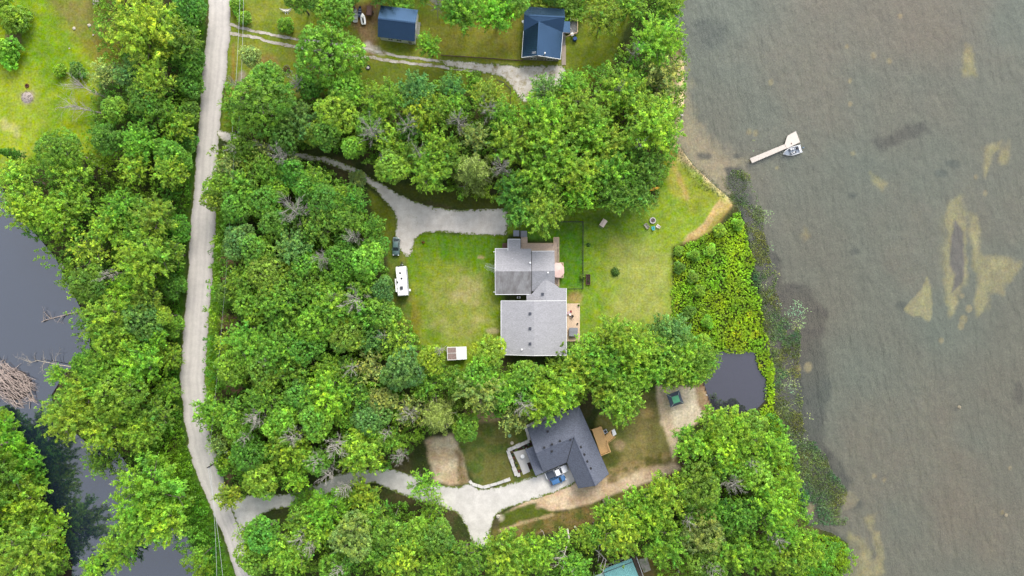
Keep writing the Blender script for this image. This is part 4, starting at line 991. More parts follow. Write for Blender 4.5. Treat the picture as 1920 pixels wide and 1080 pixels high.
for x, y, w_, c_ in bedp:
    small_plant('bedding_plant', x, y, .32 if w_ != 'lime green' else .42, .35, c_, w_ + ' plant in the mulch bed beside the pale patio', 'plant', .06, 60, .08)
small_plant('bedding_plant', 972.8, 883.6, .3, .35, (.3, .1, .08), 'red flowering plant in the small square bed by the drive', 'plant', .06, 60, .08)
t = empty('patio_table', W(979.8, 854.5, .09), 0, 'white round table on the pale patio', 'table'); t.location.z = .09
B().lathe((0, 0, 0), [(.28, 0), (.28, .04), (.04, .07), (.04, .7)], 12).build('pedestal', WHITE, t); B().lathe((0, 0, .7), [(.5, 0), (.52, .02), (.5, .04), (.02, .05)], 18).build('top', WHITE, t)
for x, y, r, c_, l in ((955.5, 817, .42, C(150, 190, 140), 'pale green round lid on the dark lawn beside the charcoal house'), (960, 830.5, .4, C(220, 205, 180), 'cream round lid on the dark lawn above the patio')):
    t = empty('access_lid', W(x, y), 0, l, 'lid'); m = surf('lid_%d' % int(x), c_, .6, .06, 3)
    B().lathe((0, 0, -.05), [(r * 1.1, 0), (r * 1.1, .12), (r, .14)], 16).build('riser', m, t); B().lathe((0, 0, .09), [(r * .95, 0), (r * .9, .06), (.05, .09)], 16).build('cap', m, t)

# ================================================================== blue roofed shed and cottage
o_ = W(744, 45); bs = empty('outbuilding', (o_.x, o_.y, 0), 0, 'white outbuilding under a dark blue metal gable roof, nearest the boats', 'outbuilding'); o = bs.location
LM.append(('blue roofed outbuilding', 744, 45))
ze, zr = 2.9, 4.6
sNW, sNE, sSE, sSW = W(714.2, 10, ze), W(784, 18.5, ze), W(777.8, 77.8, ze), W(708.3, 69, ze)
s0, s1 = (sNW + sSW) / 2, (sNE + sSE) / 2; s0.z = s1.z = zr
b = B(o); b.slab([sNW, s0, s1, sNE], .1); b.slab([s0, sSW, sSE, s1], .1); ribs(b, [sNW, s0, s1, sNE], sNW, sNE, .45); ribs(b, [s0, sSW, sSE, s1], sSW, sSE, .45)
b.beam(s0 + Vector((0, 0, .03)), s1 + Vector((0, 0, .03)), .35, .06); b.build('roof', METAL_BLUE, bs)
b = B(o); q = gable_walls(b, sSW, sSE, sNE, sNW, ze, zr, .28); b.build('wall', SIDING_W, bs)
opening(bs, q[0], q[1], .86, .9, 2.0, 1.05, 'door', .03, WHITE, GREY_W); opening(bs, q[0], q[1], .3, 1.2, 1.0, 1.5); opening(bs, q[0], q[1], .55, 1.2, 1.0, 1.5); opening(bs, q[1], q[2], .5, 1.2, 1.0, 1.5); opening(bs, q[3], q[0], .5, 2.6, 2.2, 1.15, 'door', .03, WHITE, SIDING_W)
b = B(o); u = (sNE - sSE).normalized(); w_ = Vector((u.y, -u.x, 0))
for k in range(6): b.beam(Vector((*q[1][:2], 1.9)) + u * .9 + w_ * (.15 + .16 * k), Vector((*q[1][:2], 1.9)) + u * 4.9 + w_ * (.15 + .16 * k), .1, .04)
for s in (1.0, 4.8): b.box((q[1].x + u.x * s + w_.x * .9, q[1].y + u.y * s + w_.y * .9, .95), (.1, .1, 1.9)); b.beam(Vector((*q[1][:2], 1.84)) + u * s, Vector((*q[1][:2], 1.84)) + u * s + w_ * 1.05, .06, .08)
b.build('side_pergola', GREY_W, bs)
o_ = W(1018, 70); ct = empty('cottage', (o_.x, o_.y, 0), 0, 'small cottage with a dark blue metal T-shaped roof at the end of the gravel track', 'cottage'); o = ct.location
LM.append(('blue roofed cottage', 1018, 70))
ze, zr, zf = 2.8, 4.9, 4.75
cNW, cNE = W(983, 12, ze), W(1058.5, 16.5, ze); r0, r1 = W(982.8, 27.8, zr), W(1059.4, 32, zr)
cW, cE = W(981.7, 57.8, ze), W(1055.5, 60.5, ze)
fW, fE, fP, fA = W(978.3, 107.8, ze), W(1051, 111, ze), W(1007.8, 104.0, zf), W(1011, 41, zf)
b = B(o); P1 = [cNW, r0, r1, cNE]; P2 = [r0, cW, fA, cE, r1]; P3 = [fA, cW, fW, fP]; P4 = [fA, fP, fE, cE]
midW = r0.lerp(cW, .0)
b.slab(P1, .1); b.slab([r0, cW, fA], .1); b.slab([r0, fA, r1], .1); b.slab([fA, cE, r1], .1); b.slab(P3, .1); b.slab(P4, .1)
ribs(b, P1, cNW, cNE, .5); ribs(b, P3, cW, fW, .45); ribs(b, P4, cE, fE, .45)
for p, q_ in ((r0, r1), (fA, fP)): b.beam(p + Vector((0, 0, .03)), q_ + Vector((0, 0, .03)), .35, .06)
b.build('roof', METAL_BLUE, ct)
b = B(o); qf = gable_walls(b, fE, cE + Vector((0, 2, 0)), cW + Vector((0, 2, 0)), fW, ze, 4.15, .35); cS = (cW + cE) / 2
qk = gable_walls(b, Vector((cW.x + .1, cW.y + .2, ze)), Vector((cE.x - .1, cE.y + .2, ze)), cNE, cNW, ze, zr - .1, .35); b.build('wall', surf('taupe_siding', (.20, .19, .18), .8, .06, 2, bands=('Z', 5, .25, 0)), ct)
opening(ct, qf[3], qf[0], .28, 1.4, 1.1, 1.5); opening(ct, qf[3], qf[0], .75, 1.4, 1.1, 1.5); opening(ct, qf[0], qf[1], .3, 1.2, 1.0, 1.5); opening(ct, qf[0], qf[1], .7, .9, 2.0, 1.05, 'door'); opening(ct, qf[2], qf[3], .5, 1.6, 1.0, 1.5); opening(ct, qk[2], qk[3], .5, 1.6, 1.0, 1.5)
b = B(o)
for p, q_ in ((fW, fP), (fP, fE), (cW, fW), (cE, fE)): b.beam(p - Vector((0, 0, .08)), q_ - Vector((0, 0, .08)), .1, .18)
b.build('eave_trim', TRIM, ct)
p = W(1020.5, 113.5, 0); p2 = W(1021.8, 100, 5.4)
B(o).cyl((p2.x, p.y, .3), (p2.x, p.y, 5.3), .14, .14, 10).cyl((p2.x, p.y, 5.2), (p2.x, p.y, 5.55), .22, .2, 10).box((p2.x, p.y + .25, 1.2), (.2, .6, .2)).build('chimney_flue', STEEL, ct)
p = W(1001, 101, 4.8); b = B(o).cyl(p - Vector((0, 0, .4)), p + Vector((0, 0, .8)), .03, .03, 6); [b.beam(p + Vector((-.5, k * .2, .7)), p + Vector((.5, k * .2 + .1, .7)), .03, .03) for k in (-1, 0, 1)]; b.build('aerial', STEEL, ct)
p = W(981, 41, 3.4); B(o).cyl((p.x, p.y, 0), (p.x, p.y, 3.2), .04, .04, 6).lathe(p - Vector((0, 0, .1)), [(.06, 0), (.3, .12), (.38, .3), (.3, .42), (.05, .46)], 14).build('satellite_dish', WHITE, ct, smooth=True)
b = B(o); p, q_ = W(1054.2, 40, 2.5), W(1069, 61, 2.4); b.slab([(p.x, q_.y, 2.65), (q_.x, q_.y, 2.35), (q_.x, p.y, 2.35), (p.x, p.y, 2.65)], .08)
b.build('porch_roof', METAL_BLUE, ct)
b = B(o); boards(b, 1053.5, 40, 1069, 62.5, .52, 'x'); boards(b, 1069.2, 40, 1082, 64, .5, 'y'); boards(b, 1054, 62.7, 1060, 84, .3, 'x'); dk = b.build('deck', GREY_W, ct)
b = B(o); railing(b, PW([(1069, 40.5), (1082, 40.5), (1082, 64), (1077, 66), (1060.5, 72.5)]), 1.0, .5); b.build('railing', RAILW, dk)
b = B(o); [b.box((W(1069, 0).x - .08, W(0, y).y, 1.2), (.1, .1, 2.3)) for y in (41, 60)]; b.build('porch_post', TRIM, ct)
b = B(o); boards(b, 1053, 84.2, 1061, 122, .14, 'x', .3); b.build('boardwalk', surf('plank_walk', C(186, 170, 156), .9, .12, 3), ct)
t = empty('barrel', W(1077.5, 74.5), 0, 'blue plastic barrel below the cottage deck stairs', 'barrel')
B().lathe((0, 0, 0), [(.42, 0), (.5, .12), (.54, .5), (.5, .9), (.42, 1.0), (.38, 1.0), (.36, .96)], 16).build('drum', surf('blue_drum', C(44, 84, 150), .5, .05, 3), t, smooth=True); B().lathe((0, 0, .96), [(.08, 0), (.08, .08)], 8).build('bung', BLACK, t)
t = empty('patio_table', W(1072.6, 66, .5), 0, 'white round table on the grey cottage deck', 'table'); t.location.z = .5
B().lathe((0, 0, 0), [(.25, 0), (.25, .04), (.04, .07), (.04, .68)], 12).build('pedestal', WHITE, t); B().lathe((0, 0, .68), [(.42, 0), (.44, .02), (.42, .05)], 16).build('top', WHITE, t)
# low border fence by the track, teal roofed house at the foot
t = empty('border_fence', W(830, 105), 0, 'low weathered board fence between the cottage lawn and the track', 'fence'); b = B(t.location); p = [W(828, 104.5), W(880, 107.5), W(930, 111), (W(980, 114.5))]
for i in range(3):
    b.beam(p[i] + Vector((0, 0, .3)), p[i + 1] + Vector((0, 0, .3)), .1, .4)
b.build('boards', BROWN_W, t); b = B(t.location)
for i in range(12): k = i / 11 * 2.999; q_ = p[int(k)].lerp(p[int(k) + 1], k % 1); b.box((q_.x, q_.y + .1, .32), (.12, .1, .68))
b.build('posts', BROWN_W, t)
t = wire_fence([(932, 151), (944, 156), (957, 168), (957.5, 199)], 'dark low fence curving round the trees at the end of the gravel pad', 2.2, .9)
o_ = W(1160, 1080); th = empty('house', (o_.x, o_.y, 0), 0, 'teal metal roofed house at the bottom edge, partly under yellow green trees', 'house'); o = th.location
LM.append(('teal roofed house', 1160, 1070))
ze, zr = 2.9, 4.6; u = Vector((54.5, 21, 0)).normalized(); v = Vector((u.y, -u.x, 0))
tA, tB = W(1129.5, 1068, ze), W(1184.2, 1047, ze); tR0, tR1 = tA + v * 4.6, tB + v * 4.6; tR0.z = tR1.z = zr; tD, tC = tA + v * 9.2, tB + v * 9.2
tk = .16; k0, k1 = tA.lerp(tR0, tk), tB.lerp(tR1, tk)
b = B(o); b.slab([tA, tB, tR1, tR0], .1); b.slab([tR0, tR1, tC, tD], .1); ribs(b, [tA, tB, tR1, tR0], tA, tB, .42); ribs(b, [tR0, tR1, tC, tD], tD, tC, .42); b.beam(tR0 + Vector((0, 0, .03)), tR1 + Vector((0, 0, .03)), .35, .06)
b.build('roof', METAL_TEAL, th); b = B(o); b.beam(k0 + Vector((0, 0, .06)), k1 + Vector((0, 0, .06)), .12, .1); b.build('snow_guard', DARK, th)
b = B(o); q = gable_walls(b, tD, tC, tB, tA, ze, zr, .35); b.build('wall', SIDING, th); opening(th, q[2], q[3], .3, 1.4, 1.1, 1.5); opening(th, q[2], q[3], .7, 1.4, 1.1, 1.5); opening(th, q[1], q[2], .5, .9, 2.0, 1.05, 'door')
b = B(o); b.slab([tA - u * 2.6 + v * .9 - Vector((0, 0, .5)), tA - u * .1 + v * .9 - Vector((0, 0, .2)), tA - u * .1 + v * 6 - Vector((0, 0, .2)), tA - u * 2.6 + v * 6 - Vector((0, 0, .5))], .08); b.build('porch_roof', surf('pale_teal_panel', C(176, 206, 196), .5, .05, 2), th)
b = B(o); [b.box((tA - u * 2.4 + v * s)[:2] + (1.15,), (.1, .1, 2.3), R(21)) for s in (1.1, 5.8)]; b.build('porch_post', TRIM, th)
sheet('side_walk', PW([(1185, 1044), (1193, 1043), (1207, 1082), (1199, 1083)]), .04, surf('dark_earth_walk', C(126, 110, 100), .95, .15, 3)); sheet('stone_pad', PW([(1196, 1049), (1213, 1045), (1220.5, 1069), (1207, 1074)]), .06, surf('mossy_slab', C(196, 186, 176), .9, .1, 3, .15, .8, stain=(C(120, 150, 80), .9, .45, .6, .6)))
P = [W(1192.5, 1043), W(1206.5, 1082)]; t = empty('fence', (P[0].x, P[0].y, 0), 0, 'thin white rail fence beside the teal roofed house', 'fence'); b = B(t.location)
b.beam(P[0] + Vector((0, 0, .95)), P[1] + Vector((0, 0, .95)), .14, .08); b.beam(P[0] + Vector((0, 0, .5)), P[1] + Vector((0, 0, .5)), .06, .1); b.build('rail', TRIM, t); b = B(t.location)
for k in range(5): q_ = P[0].lerp(P[1], k / 4); b.box((q_.x, q_.y, .48), (.12, .12, .96))
b.build('posts', TRIM, t)
small_plant('flower_pot', 1203, 1068.5, .3, .3, (.06, .1, .03), 'pot of red flowers by the thin white rail fence', 'flower pot', .06, 90, .08, (.5, .02, .04), .22)

# ================================================================== vehicles
def paint_mat(name, col): return surf(name, col, .22, .03, 2, spec=.6, coat=.6)
def vehicle(name, px, py, rz, L, Wd, H, paint, kind, label, cat):
    """Long axis is local x, nose towards +x."""
    t = empty(name, W(px, py, .8), rz, label, cat); t.location.z = .046
    h = Wd / 2; hood = .98 if kind != 'pickup' else 1.12; belt = hood + .03; wb = L * .3; wr = .33 if kind != 'pickup' else .39
    if kind == 'pickup': xs = [(-.5, .90, .55, hood), (-.485, .97, .5, belt), (-.15, 1, .42, belt), (.05, 1, .42, belt), (.22, .99, .42, belt - .02), (.40, .95, .42, hood - .08), (.475, .86, .45, hood - .22), (.5, .74, .5, hood - .4)]
    else: xs = [(-.5, .78, .5, hood - .35), (-.48, .88, .42, hood - .1), (-.42, .95, .36, belt), (-.2, 1, .32, belt), (.1, 1, .32, belt), (.24, .98, .32, hood - .02), (.40, .92, .34, hood - .14), (.47, .82, .38, hood - .28), (.5, .64, .42, hood - .45)]
    rings = []
    for fx, fw, zb, zt in xs:
        x = fx * L; w = h * fw; zm = zb + (zt - zb) * .62
        rings.append([(x, -w * .9, zb - .14), (x, -w, zb + .1), (x, -w, zm), (x, -w * .93, zt - .03), (x, -w * .8, zt), (x, w * .8, zt), (x, w * .93, zt - .03), (x, w, zm), (x, w, zb + .1), (x, w * .9, zb - .14)])
    bd = B().loft(rings).build('body', paint, t, smooth=True)
    if kind == 'pickup': c0, c1, c2, c3 = -.10 * L, -.06 * L, .13 * L, .235 * L
    elif kind == 'hatch': c0, c1, c2, c3 = -.46 * L, -.37 * L, .08 * L, .235 * L
    else: c0, c1, c2, c3 = -.42 * L, -.24 * L, .06 * L, .24 * L
    wb_, wt = h * .90, h * .73; zb, zt = belt - .02, H
    ring = lambda x, w, z: [(x, -w, z), (x, w, z)]
    lo = [(c0, -wb_ * .96, zb), (c3, -wb_ * .9, zb), (c3, wb_ * .9, zb), (c0, wb_ * .96, zb)]; hi = [(c1, -wt, zt - .04), (c2, -wt * .97, zt - .04), (c2, wt * .97, zt - .04), (c1, wt, zt - .04)]
    gl = {'side_window': (0, 1), 'windscreen': (1, 2), 'side_window.': (2, 3), 'rear_window': (3, 0)}
    B().add(lo + hi, [(3, 2, 1, 0), (4, 5, 6, 7), (0, 1, 5, 4), (1, 2, 6, 5), (2, 3, 7, 6), (3, 0, 4, 7)]).build('cabin', paint, t, smooth=False)
    def inset(a, c, d_, e, k=.1, out=.012):
        q = [Vector(p) for p in (a, c, d_, e)]; m = sum(q, Vector()) / 4; n = (q[1] - q[0]).cross(q[3] - q[0]).normalized()
        if n.dot(m - Vector((0, 0, zb))) < 0: n = -n
        return [m + (p - m) * (1 - k) + n * out for p in q]
    for nm, (i, j) in gl.items():
        q = inset(lo[i], lo[j], hi[j], hi[i], .13 if 'side' in nm else .09); b = B(); b.add(q, [(0, 1, 2, 3)]); b.build(nm.strip('.'), GLASS, t)
        if 'side' in nm:
            for f_ in ((.40,) if kind == 'pickup' else (.34, .66)):
                a = Vector(lo[i]).lerp(Vector(lo[j]), f_); c = Vector(hi[i]).lerp(Vector(hi[j]), f_); s = -1 if a.y < 0 else 1
                B().beam(a + Vector((0, s * .02, 0)), c + Vector((0, s * .02, 0)), .09, .02).build('pillar', paint, t)
    rf = B(); m = .03; rings = []
    for x, w, z in ((c1 - .02, wt * .9, zt - .04), (c1 + .12, wt * .99, zt + .0), ((c1 + c2) / 2, wt * 1.0, zt + .035), (c2 - .12, wt * .97, zt), (c2 + .02, wt * .88, zt - .05)):
        rings.append([(x, -w, z - .05), (x, -w, z - .01), (x, -w * .7, z + .02), (x, w * .7, z + .02), (x, w, z - .01), (x, w, z - .05)])
    rf.loft(rings).build('roof', paint, t, smooth=True)
    for x in (-wb, wb + .02 * L):
        for s in (-1, 1):
            w = B().cyl((x, s * (h - .2), wr), (x, s * (h + .01), wr), wr, wr, 16).build('wheel', TYRE, t)
            B().cyl((x, s * (h - .02), wr), (x, s * (h + .022), wr), wr * .62, wr * .6, 12).build('rim', ALLOY, w)
    for s in (-1, 1):
        B().box((L * .465, s * h * .66, hood - .32), (.2, .36, .14), s * R(-14)).build('headlight', LAMP_W, t, bevel=.02)
        B().box((-L * .487, s * h * .78, hood - .22), (.1, .26, .2)).build('tail_light', LAMP_R, t, bevel=.02)
        B().box((c3 - .35, s * (h + .1), belt + .06), (.16, .22, .14)).build('mirror', paint, t, bevel=.03)
    B().box((L * .495, 0, .52), (.06, h * 1.0, .16)).build('grille', BLACK, t)
    if kind == 'pickup':
        B().box((-.295 * L, 0, belt + .035), (.36 * L, Wd * .90, .07)).build('bed_cover', surf('grey_bed_cover', C(82, 90, 104), .6, .05, 3), t, bevel=.03)
        B().box((-.5 * L - .05, 0, .55), (.14, Wd * .86, .16)).build('bumper', ALLOY, t, bevel=.03)
    else:
        for s in (-1, 1): B().beam((c1 + .1, s * wt * .9, zt + .05), (c2 - .15, s * wt * .9, zt + .05), .035, .035).build('roof_rail', BLACK, t)
    return t
vehicle('pickup_truck', 1043.7, 884.6, R(21.7), 5.75, 1.98, 1.85, paint_mat('white_car_paint', (.72, .72, .73)), 'pickup', 'white pickup truck with a dark grey bed cover on the pale drive', 'pickup truck'); LM.append(('white pickup', 1043, 885))
vehicle('car', 1045.6, 899.8, R(22.5), 4.1, 1.76, 1.5, paint_mat('blue_car_paint', C(70, 124, 180)), 'hatch', 'blue hatchback parked beside the white pickup', 'car')
vehicle('car', 742.6, 461.8, R(-91.5), 4.65, 1.84, 1.48, paint_mat('green_grey_car_paint', C(104, 132, 130)), 'sedan', 'grey green car parked at the wood edge above the white travel trailer', 'car'); LM.append(('grey green car', 743, 462))
# travel trailer
t = empty('travel_trailer', W(753.2, 527, 2.8), R(94.6), 'long white travel trailer parked along the wood edge', 'travel trailer'); LM.append(('white travel trailer', 753, 527)); t.location.z = 0
L, wd, hh = 7.3, 2.5, 2.95; RVW = surf('white_trailer_skin', (.74, .74, .74), .4, .03, 2, spec=.4)
rings = []
for x, z0, z1, w in ((-L / 2, .75, hh - .25, wd * .94), (-L / 2 + .15, .6, hh - .05, wd * .99), (-L / 2 + .5, .55, hh, wd), (L / 2 - .7, .55, hh, wd), (L / 2 - .2, .62, hh - .12, wd * .98), (L / 2, .8, hh - .55, wd * .92)):
    h = w / 2; rings.append([(x, -h, z0), (x, -h, z1 - .12), (x, -h + .1, z1 - .02), (x, 0, z1 + .03), (x, h - .1, z1 - .02), (x, h, z1 - .12), (x, h, z0)])
B().loft(rings).build('body', RVW, t, smooth=True)
def rv(px, py, z=hh): 
    p = W(px, py, z) - Vector(t.location); return Matrix.Rotation(-R(94.6), 3, 'Z') @ Vector((p.x, p.y, 0))
for px, py in ((750.3, 511.7), (753, 522), (745, 529)): q_ = rv(px, py); B().box((q_.x, q_.y, hh + .09), (.42, .42, .16)).build('roof_vent', BLACK, t, bevel=.03)
q_ = rv(753, 539.7); B().box((q_.x, q_.y, hh + .16), (.8, .7, .3)).build('air_conditioner', DARK, t, bevel=.06)
for px, py in ((743.8, 521), (743, 525.5), (750, 525.5), (750, 532), (746, 541), (749, 548)): q_ = rv(px, py); B().cyl((q_.x, q_.y, hh), (q_.x, q_.y, hh + .14), .06, .06, 8).build('plumbing_vent', BLACK, t)
B().box((-.35 - .6, wd / 2 + .2, 1.75), (3.3, .5, 1.9)).build('slide_out', RVW, t, bevel=.04)
B().cyl((-3.2, -wd / 2 - .12, hh - .25), (2.6, -wd / 2 - .12, hh - .25), .11, .11, 10).box((-3.2, -wd / 2 - .04, 1.9), (.06, .06, 1.7)).box((2.6, -wd / 2 - .04, 1.9), (.06, .06, 1.7)).build('awning', surf('grey_awning', C(170, 172, 180), .7, .05, 3), t)
for x, w_ in ((-2.2, 1.1), (.4, 1.2), (2.2, .9)): B().box((x, -wd / 2 - .005, 1.9), (w_, .03, .7)).build('window', GLASS, t)
B().box((1.4, -wd / 2 - .01, 1.55), (.7, .04, 1.8)).build('door', WHITE, t)
b = B(); b.beam((L / 2 - .1, -.6, .55), (L / 2 + 1.15, 0, .5), .1, .12).beam((L / 2 - .1, .6, .55), (L / 2 + 1.15, 0, .5), .1, .12).cyl((L / 2 + 1.05, 0, .05), (L / 2 + 1.05, 0, .9), .05, .05, 8); b.build('hitch', BLACK, t)
for s in (-.2, .2): B().lathe((L / 2 + .45, s, .6), [(.1, 0), (.16, .05), (.16, .45), (.06, .56)], 10).build('gas_bottle', STEEL if s < 0 else DARK, t, smooth=True)
B().box((L / 2 - .02, 0, hh - .42), (.1, 1.6, .3), ry=R(40)).build('front_window', GLASS, t)
for x in (-.5, .45):
    for s in (-1, 1):
        w = B().cyl((x, s * .95, .34), (x, s * 1.2, .34), .34, .34, 16).build('wheel', TYRE, t); B().cyl((x, s * 1.19, .34), (x, s * 1.215, .34), .2, .2, 12).build('rim', ALLOY, w)
q_ = rv(767.3, 544, .3); B().box((q_.x, q_.y, .28), (.55, .6, .07)).box((q_.x, q_.y - .1, .12), (.5, .5, .2)).build('entry_step', WHITE, t)
# boats and trailers stored by the outbuilding
def hull(b, L, w, h, z=.1, n=9, mi=0):
    outer = []; inner = []
    for i in range(n):
        s = i / (n - 1); x = -L / 2 + L * s; f = min(1.0, (1 - s) * 2.2) ** .6 if s > .5 else 1 - .1 * (1 - s * 2) ** 2
        k = w / 2 * max(f, .03); zt = z + h * (1 + .25 * max(0, s - .5) * 2)
        outer.append((x, k, zt, z + (.18 * h if s < .85 else h * .5 * (s - .7) / .3)))
    rings = []
    for x, k, zt, zb in outer:
        rings.append([(x, -k, zt), (x, -k * .85, zb + .12), (x, 0, zb), (x, k * .85, zb + .12), (x, k, zt), (x, k * .86, zt + .02), (x, k * .78, zb + .22), (x, -k * .78, zb + .22), (x, -k * .86, zt + .02)])
    b.loft(rings, mi)
    return b
def row_boat(px, py, rz, L, w, col, label, inner, cat='boat'):
    t = empty('boat', W(px, py), rz, label, cat); m = surf('hull_%d' % px, col, .5, .06, 3)
    hull(B(), L, w, .5).build('hull', m, t, smooth=True)
    for x in (-L * .3, 0, L * .2): B().box((x, 0, .48), (.28, w * (.84 if x < L * .1 else .72), .05)).build('seat', surf('seat_%d_%d' % (px, int(x * 10)), inner, .7, .08, 3), t)
    return t
row_boat(667.5, 30, R(88), 3.5, 1.25, C(190, 196, 192), 'pale grey open boat stored on the grass by the blue roofed outbuilding', C(150, 156, 152)); LM.append(('stored pale boat', 667, 30))
row_boat(675.5, 23, R(84), 2.8, .95, C(46, 62, 96), 'navy blue open boat stored between the pale boat and the white one', C(120, 130, 150))
t = empty('personal_watercraft', W(681.6, 37), R(98), 'white personal watercraft stored beside the boats', 'watercraft')
rings = []
for x, k, zb, zt in ((-1.35, .5, .2, .5), (-.9, .6, .1, .55), (0, .62, .08, .6), (.7, .5, .12, .62), (1.2, .25, .3, .6), (1.45, .05, .45, .55)): rings.append([(x, -k, zt), (x, -k * .7, zb), (x, k * .7, zb), (x, k, zt), (x, k * .6, zt + .08), (x, -k * .6, zt + .08)])
B().loft(rings).build('hull', WHITE, t, smooth=True); B().box((-.5, 0, .74), (1.2, .38, .22)).build('seat', BLACK, t, bevel=.08); B().box((.35, 0, .82), (.5, .5, .3)).build('console', WHITE, t, bevel=.08); B().beam((.25, -.38, 1.0), (.25, .38, 1.0), .05, .05).build('handlebar', BLACK, t)
t = empty('utility_trailer', W(694, 23), R(86), 'small brown boxy trailer between the boats and the blue roofed outbuilding', 'trailer')
b = B(); b.box((0, 0, .55), (2.3, 1.3, .1))
for s in (-1, 1): b.box((0, s * .65, .82), (2.3, .06, .5)); b.box((s * 1.15, 0, .82), (.06, 1.3, .5))
b.build('body', surf('rust_brown', C(108, 78, 72), .8, .15, 4), t); B().box((0, 0, 1.06), (2.2, 1.2, .06)).build('cover', surf('brown_tarp', C(128, 96, 88), .8, .12, 3), t, bevel=.03)
for s in (-1, 1):
    w = B().cyl((0, s * .72, .3), (0, s * .9, .3), .3, .3, 14).build('wheel', TYRE, t); B().cyl((0, s * .89, .3), (0, s * .91, .3), .17, .17, 10).build('rim', STEEL, w)
B().beam((1.15, 0, .5), (2.1, 0, .45), .08, .08).build('tow_bar', BLACK, t)

# ================================================================== dock and motor boat
t = empty('dock', W(1447, 275, .45), 0, 'pale plank dock standing in the lake with a wide platform at its far end', 'dock'); LM.append(('pale dock', 1447, 275)); o = t.location; t.location.z = WL; o = Vector((t.location.x, t.location.y, WL))
zd = .35; DW = surf('pale_dock_planks', C(228, 217, 206), .85, .06, 3, .04, .6)
A = [W(1406, 297, zd), W(1471, 270.5, zd), W(1475, 278, zd), W(1410, 305.8, zd)]
Pf = [W(1471.5, 270, zd), W(1476.6, 254.5, zd), W(1492.3, 245.8, zd), W(1500.2, 266.5, zd), W(1475.6, 278.4, zd)]
b = B(o); quad_boards(b, [A[0], A[1], A[2], A[3]], 60, .05, .015); b.build('walkway', DW, t)
b = B(o); b.slab(Pf, .06); 
b.build('platform', DW, t)
b = B(o)
for i in (0, 1): b.beam(A[0 if i == 0 else 3] - Vector((0, 0, .14)), A[1 if i == 0 else 2] - Vector((0, 0, .14)), .06, .16)
for k in range(5): b.beam(Pf[k] - Vector((0, 0, .16)), Pf[(k + 1) % 5] - Vector((0, 0, .16)), .06, .16)
b.build('frame', GREY_W, t); b = B(o)
for p in A + Pf[1:4] + [A[0].lerp(A[1], .5), A[3].lerp(A[2], .5)]: b.cyl((p.x, p.y, -1.4), (p.x, p.y, zd + .12), .04, .04, 8)
b.build('post', STEEL, t); p = W(1484, 269, zd); B(o).box((p.x, p.y, zd + .06), (.18, .3, .08), .4).build('cleat', BROWN_W, t)
t = empty('motor_boat', W(1486, 283.2, .3), R(180 + 17), 'grey and white motor boat moored beside the dock platform', 'motor boat'); t.location.z = WL
ALU = surf('boat_white', C(236, 238, 240), .35, .04, 3, spec=.5); GRD = surf('boat_grey_deck', C(150, 160, 174), .8, .08, 4)
hull(B(), 4.9, 2.15, .55, -.15, 13).build('hull', ALU, t, smooth=True)
B().prism([(-2.2, -.8), (.9, -.8), (1.5, -.5), (1.9, -.12), (1.9, .12), (1.5, .5), (.9, .8), (-2.2, .8)], .14, .2).build('floor', GRD, t)
B().prism([(1.0, -.78), (1.55, -.5), (2.1, -.1), (2.1, .1), (1.55, .5), (1.0, .78)], .3, .42).build('bow_deck', GRD, t)
B().box((-2.0, 0, .34), (.55, 1.6, .3)).build('stern_deck', ALU, t, bevel=.03)
for s in (-1, 1):
    c = B().box((.35, s * .52, .45), (.6, .5, .55)).build('console', ALU, t, bevel=.06); B().box((.62, s * .52, .8), (.06, .52, .26), ry=R(-30)).build('windscreen', GLASS, c)
    st = B().box((-.4, s * .45, .42), (.5, .46, .14)).build('seat', surf('seat_vinyl_%d' % s, C(240, 240, 240), .5, .05, 4), t, bevel=.04); B().box((-.66, s * .45, .66), (.12, .46, .44)).build('backrest', BLACK if s > 0 else ALU, st, bevel=.04)
B().box((-1.35, -.35, .36), (.5, .5, .3)).build('cooler', BLACK, t, bevel=.05); B().beam((.2, .3, .72), (.2, .72, .74), .04, .3).build('steering_wheel', BLACK, t)
m_ = B().box((-2.75, 0, .62), (.55, .36, .42)).build('outboard_motor', surf('motor_cowl', C(120, 140, 156), .4, .05, 3), t, bevel=.1); B().box((-2.68, 0, .15), (.16, .12, .7)).build('motor_leg', BLACK, m_)
# pop-up canopy by the small pond
t = empty('canopy_tent', W(1266, 748, 2.2), R(18), 'square pop-up canopy with green top and grey skirts on the sand by the small pond', 'canopy tent'); LM.append(('green pop-up canopy', 1266, 748)); t.location.z = 0
h1 = 1.72; GT_ = surf('grey_canvas', C(96, 106, 122), .8, .06, 3); GN = surf('green_canvas', C(120, 206, 158), .8, .05, 3); k = .84
b = B()
for i in range(4):
    a0, a1 = math.pi / 4 + i * math.pi / 2, math.pi / 4 + (i + 1) * math.pi / 2; r2 = math.sqrt(2)
    P0, P1 = Vector((h1 * r2 * math.cos(a0), h1 * r2 * math.sin(a0), 2.1)), Vector((h1 * r2 * math.cos(a1), h1 * r2 * math.sin(a1), 2.1))
    Q0, Q1 = Vector((k * r2 * math.cos(a0), k * r2 * math.sin(a0), 2.85)), Vector((k * r2 * math.cos(a1), k * r2 * math.sin(a1), 2.85))
    M0, Mq = (P0 + P1) / 2 * .94, (Q0 + Q1) / 2; M0.z = 2.14
    b.slab([P0, M0, Mq, Q0], .03); b.slab([M0, P1, Q1, Mq], .03)
b.build('skirt', GT_, t); b = B(); top = Vector((0, 0, 3.15))
for i in range(4):
    a0, a1 = math.pi / 4 + i * math.pi / 2, math.pi / 4 + (i + 1) * math.pi / 2; b.slab([Vector((k * 1.45 * math.cos(a0), k * 1.45 * math.sin(a0), 2.9)), Vector((k * 1.45 * math.cos(a1), k * 1.45 * math.sin(a1), 2.9)), top], .03)
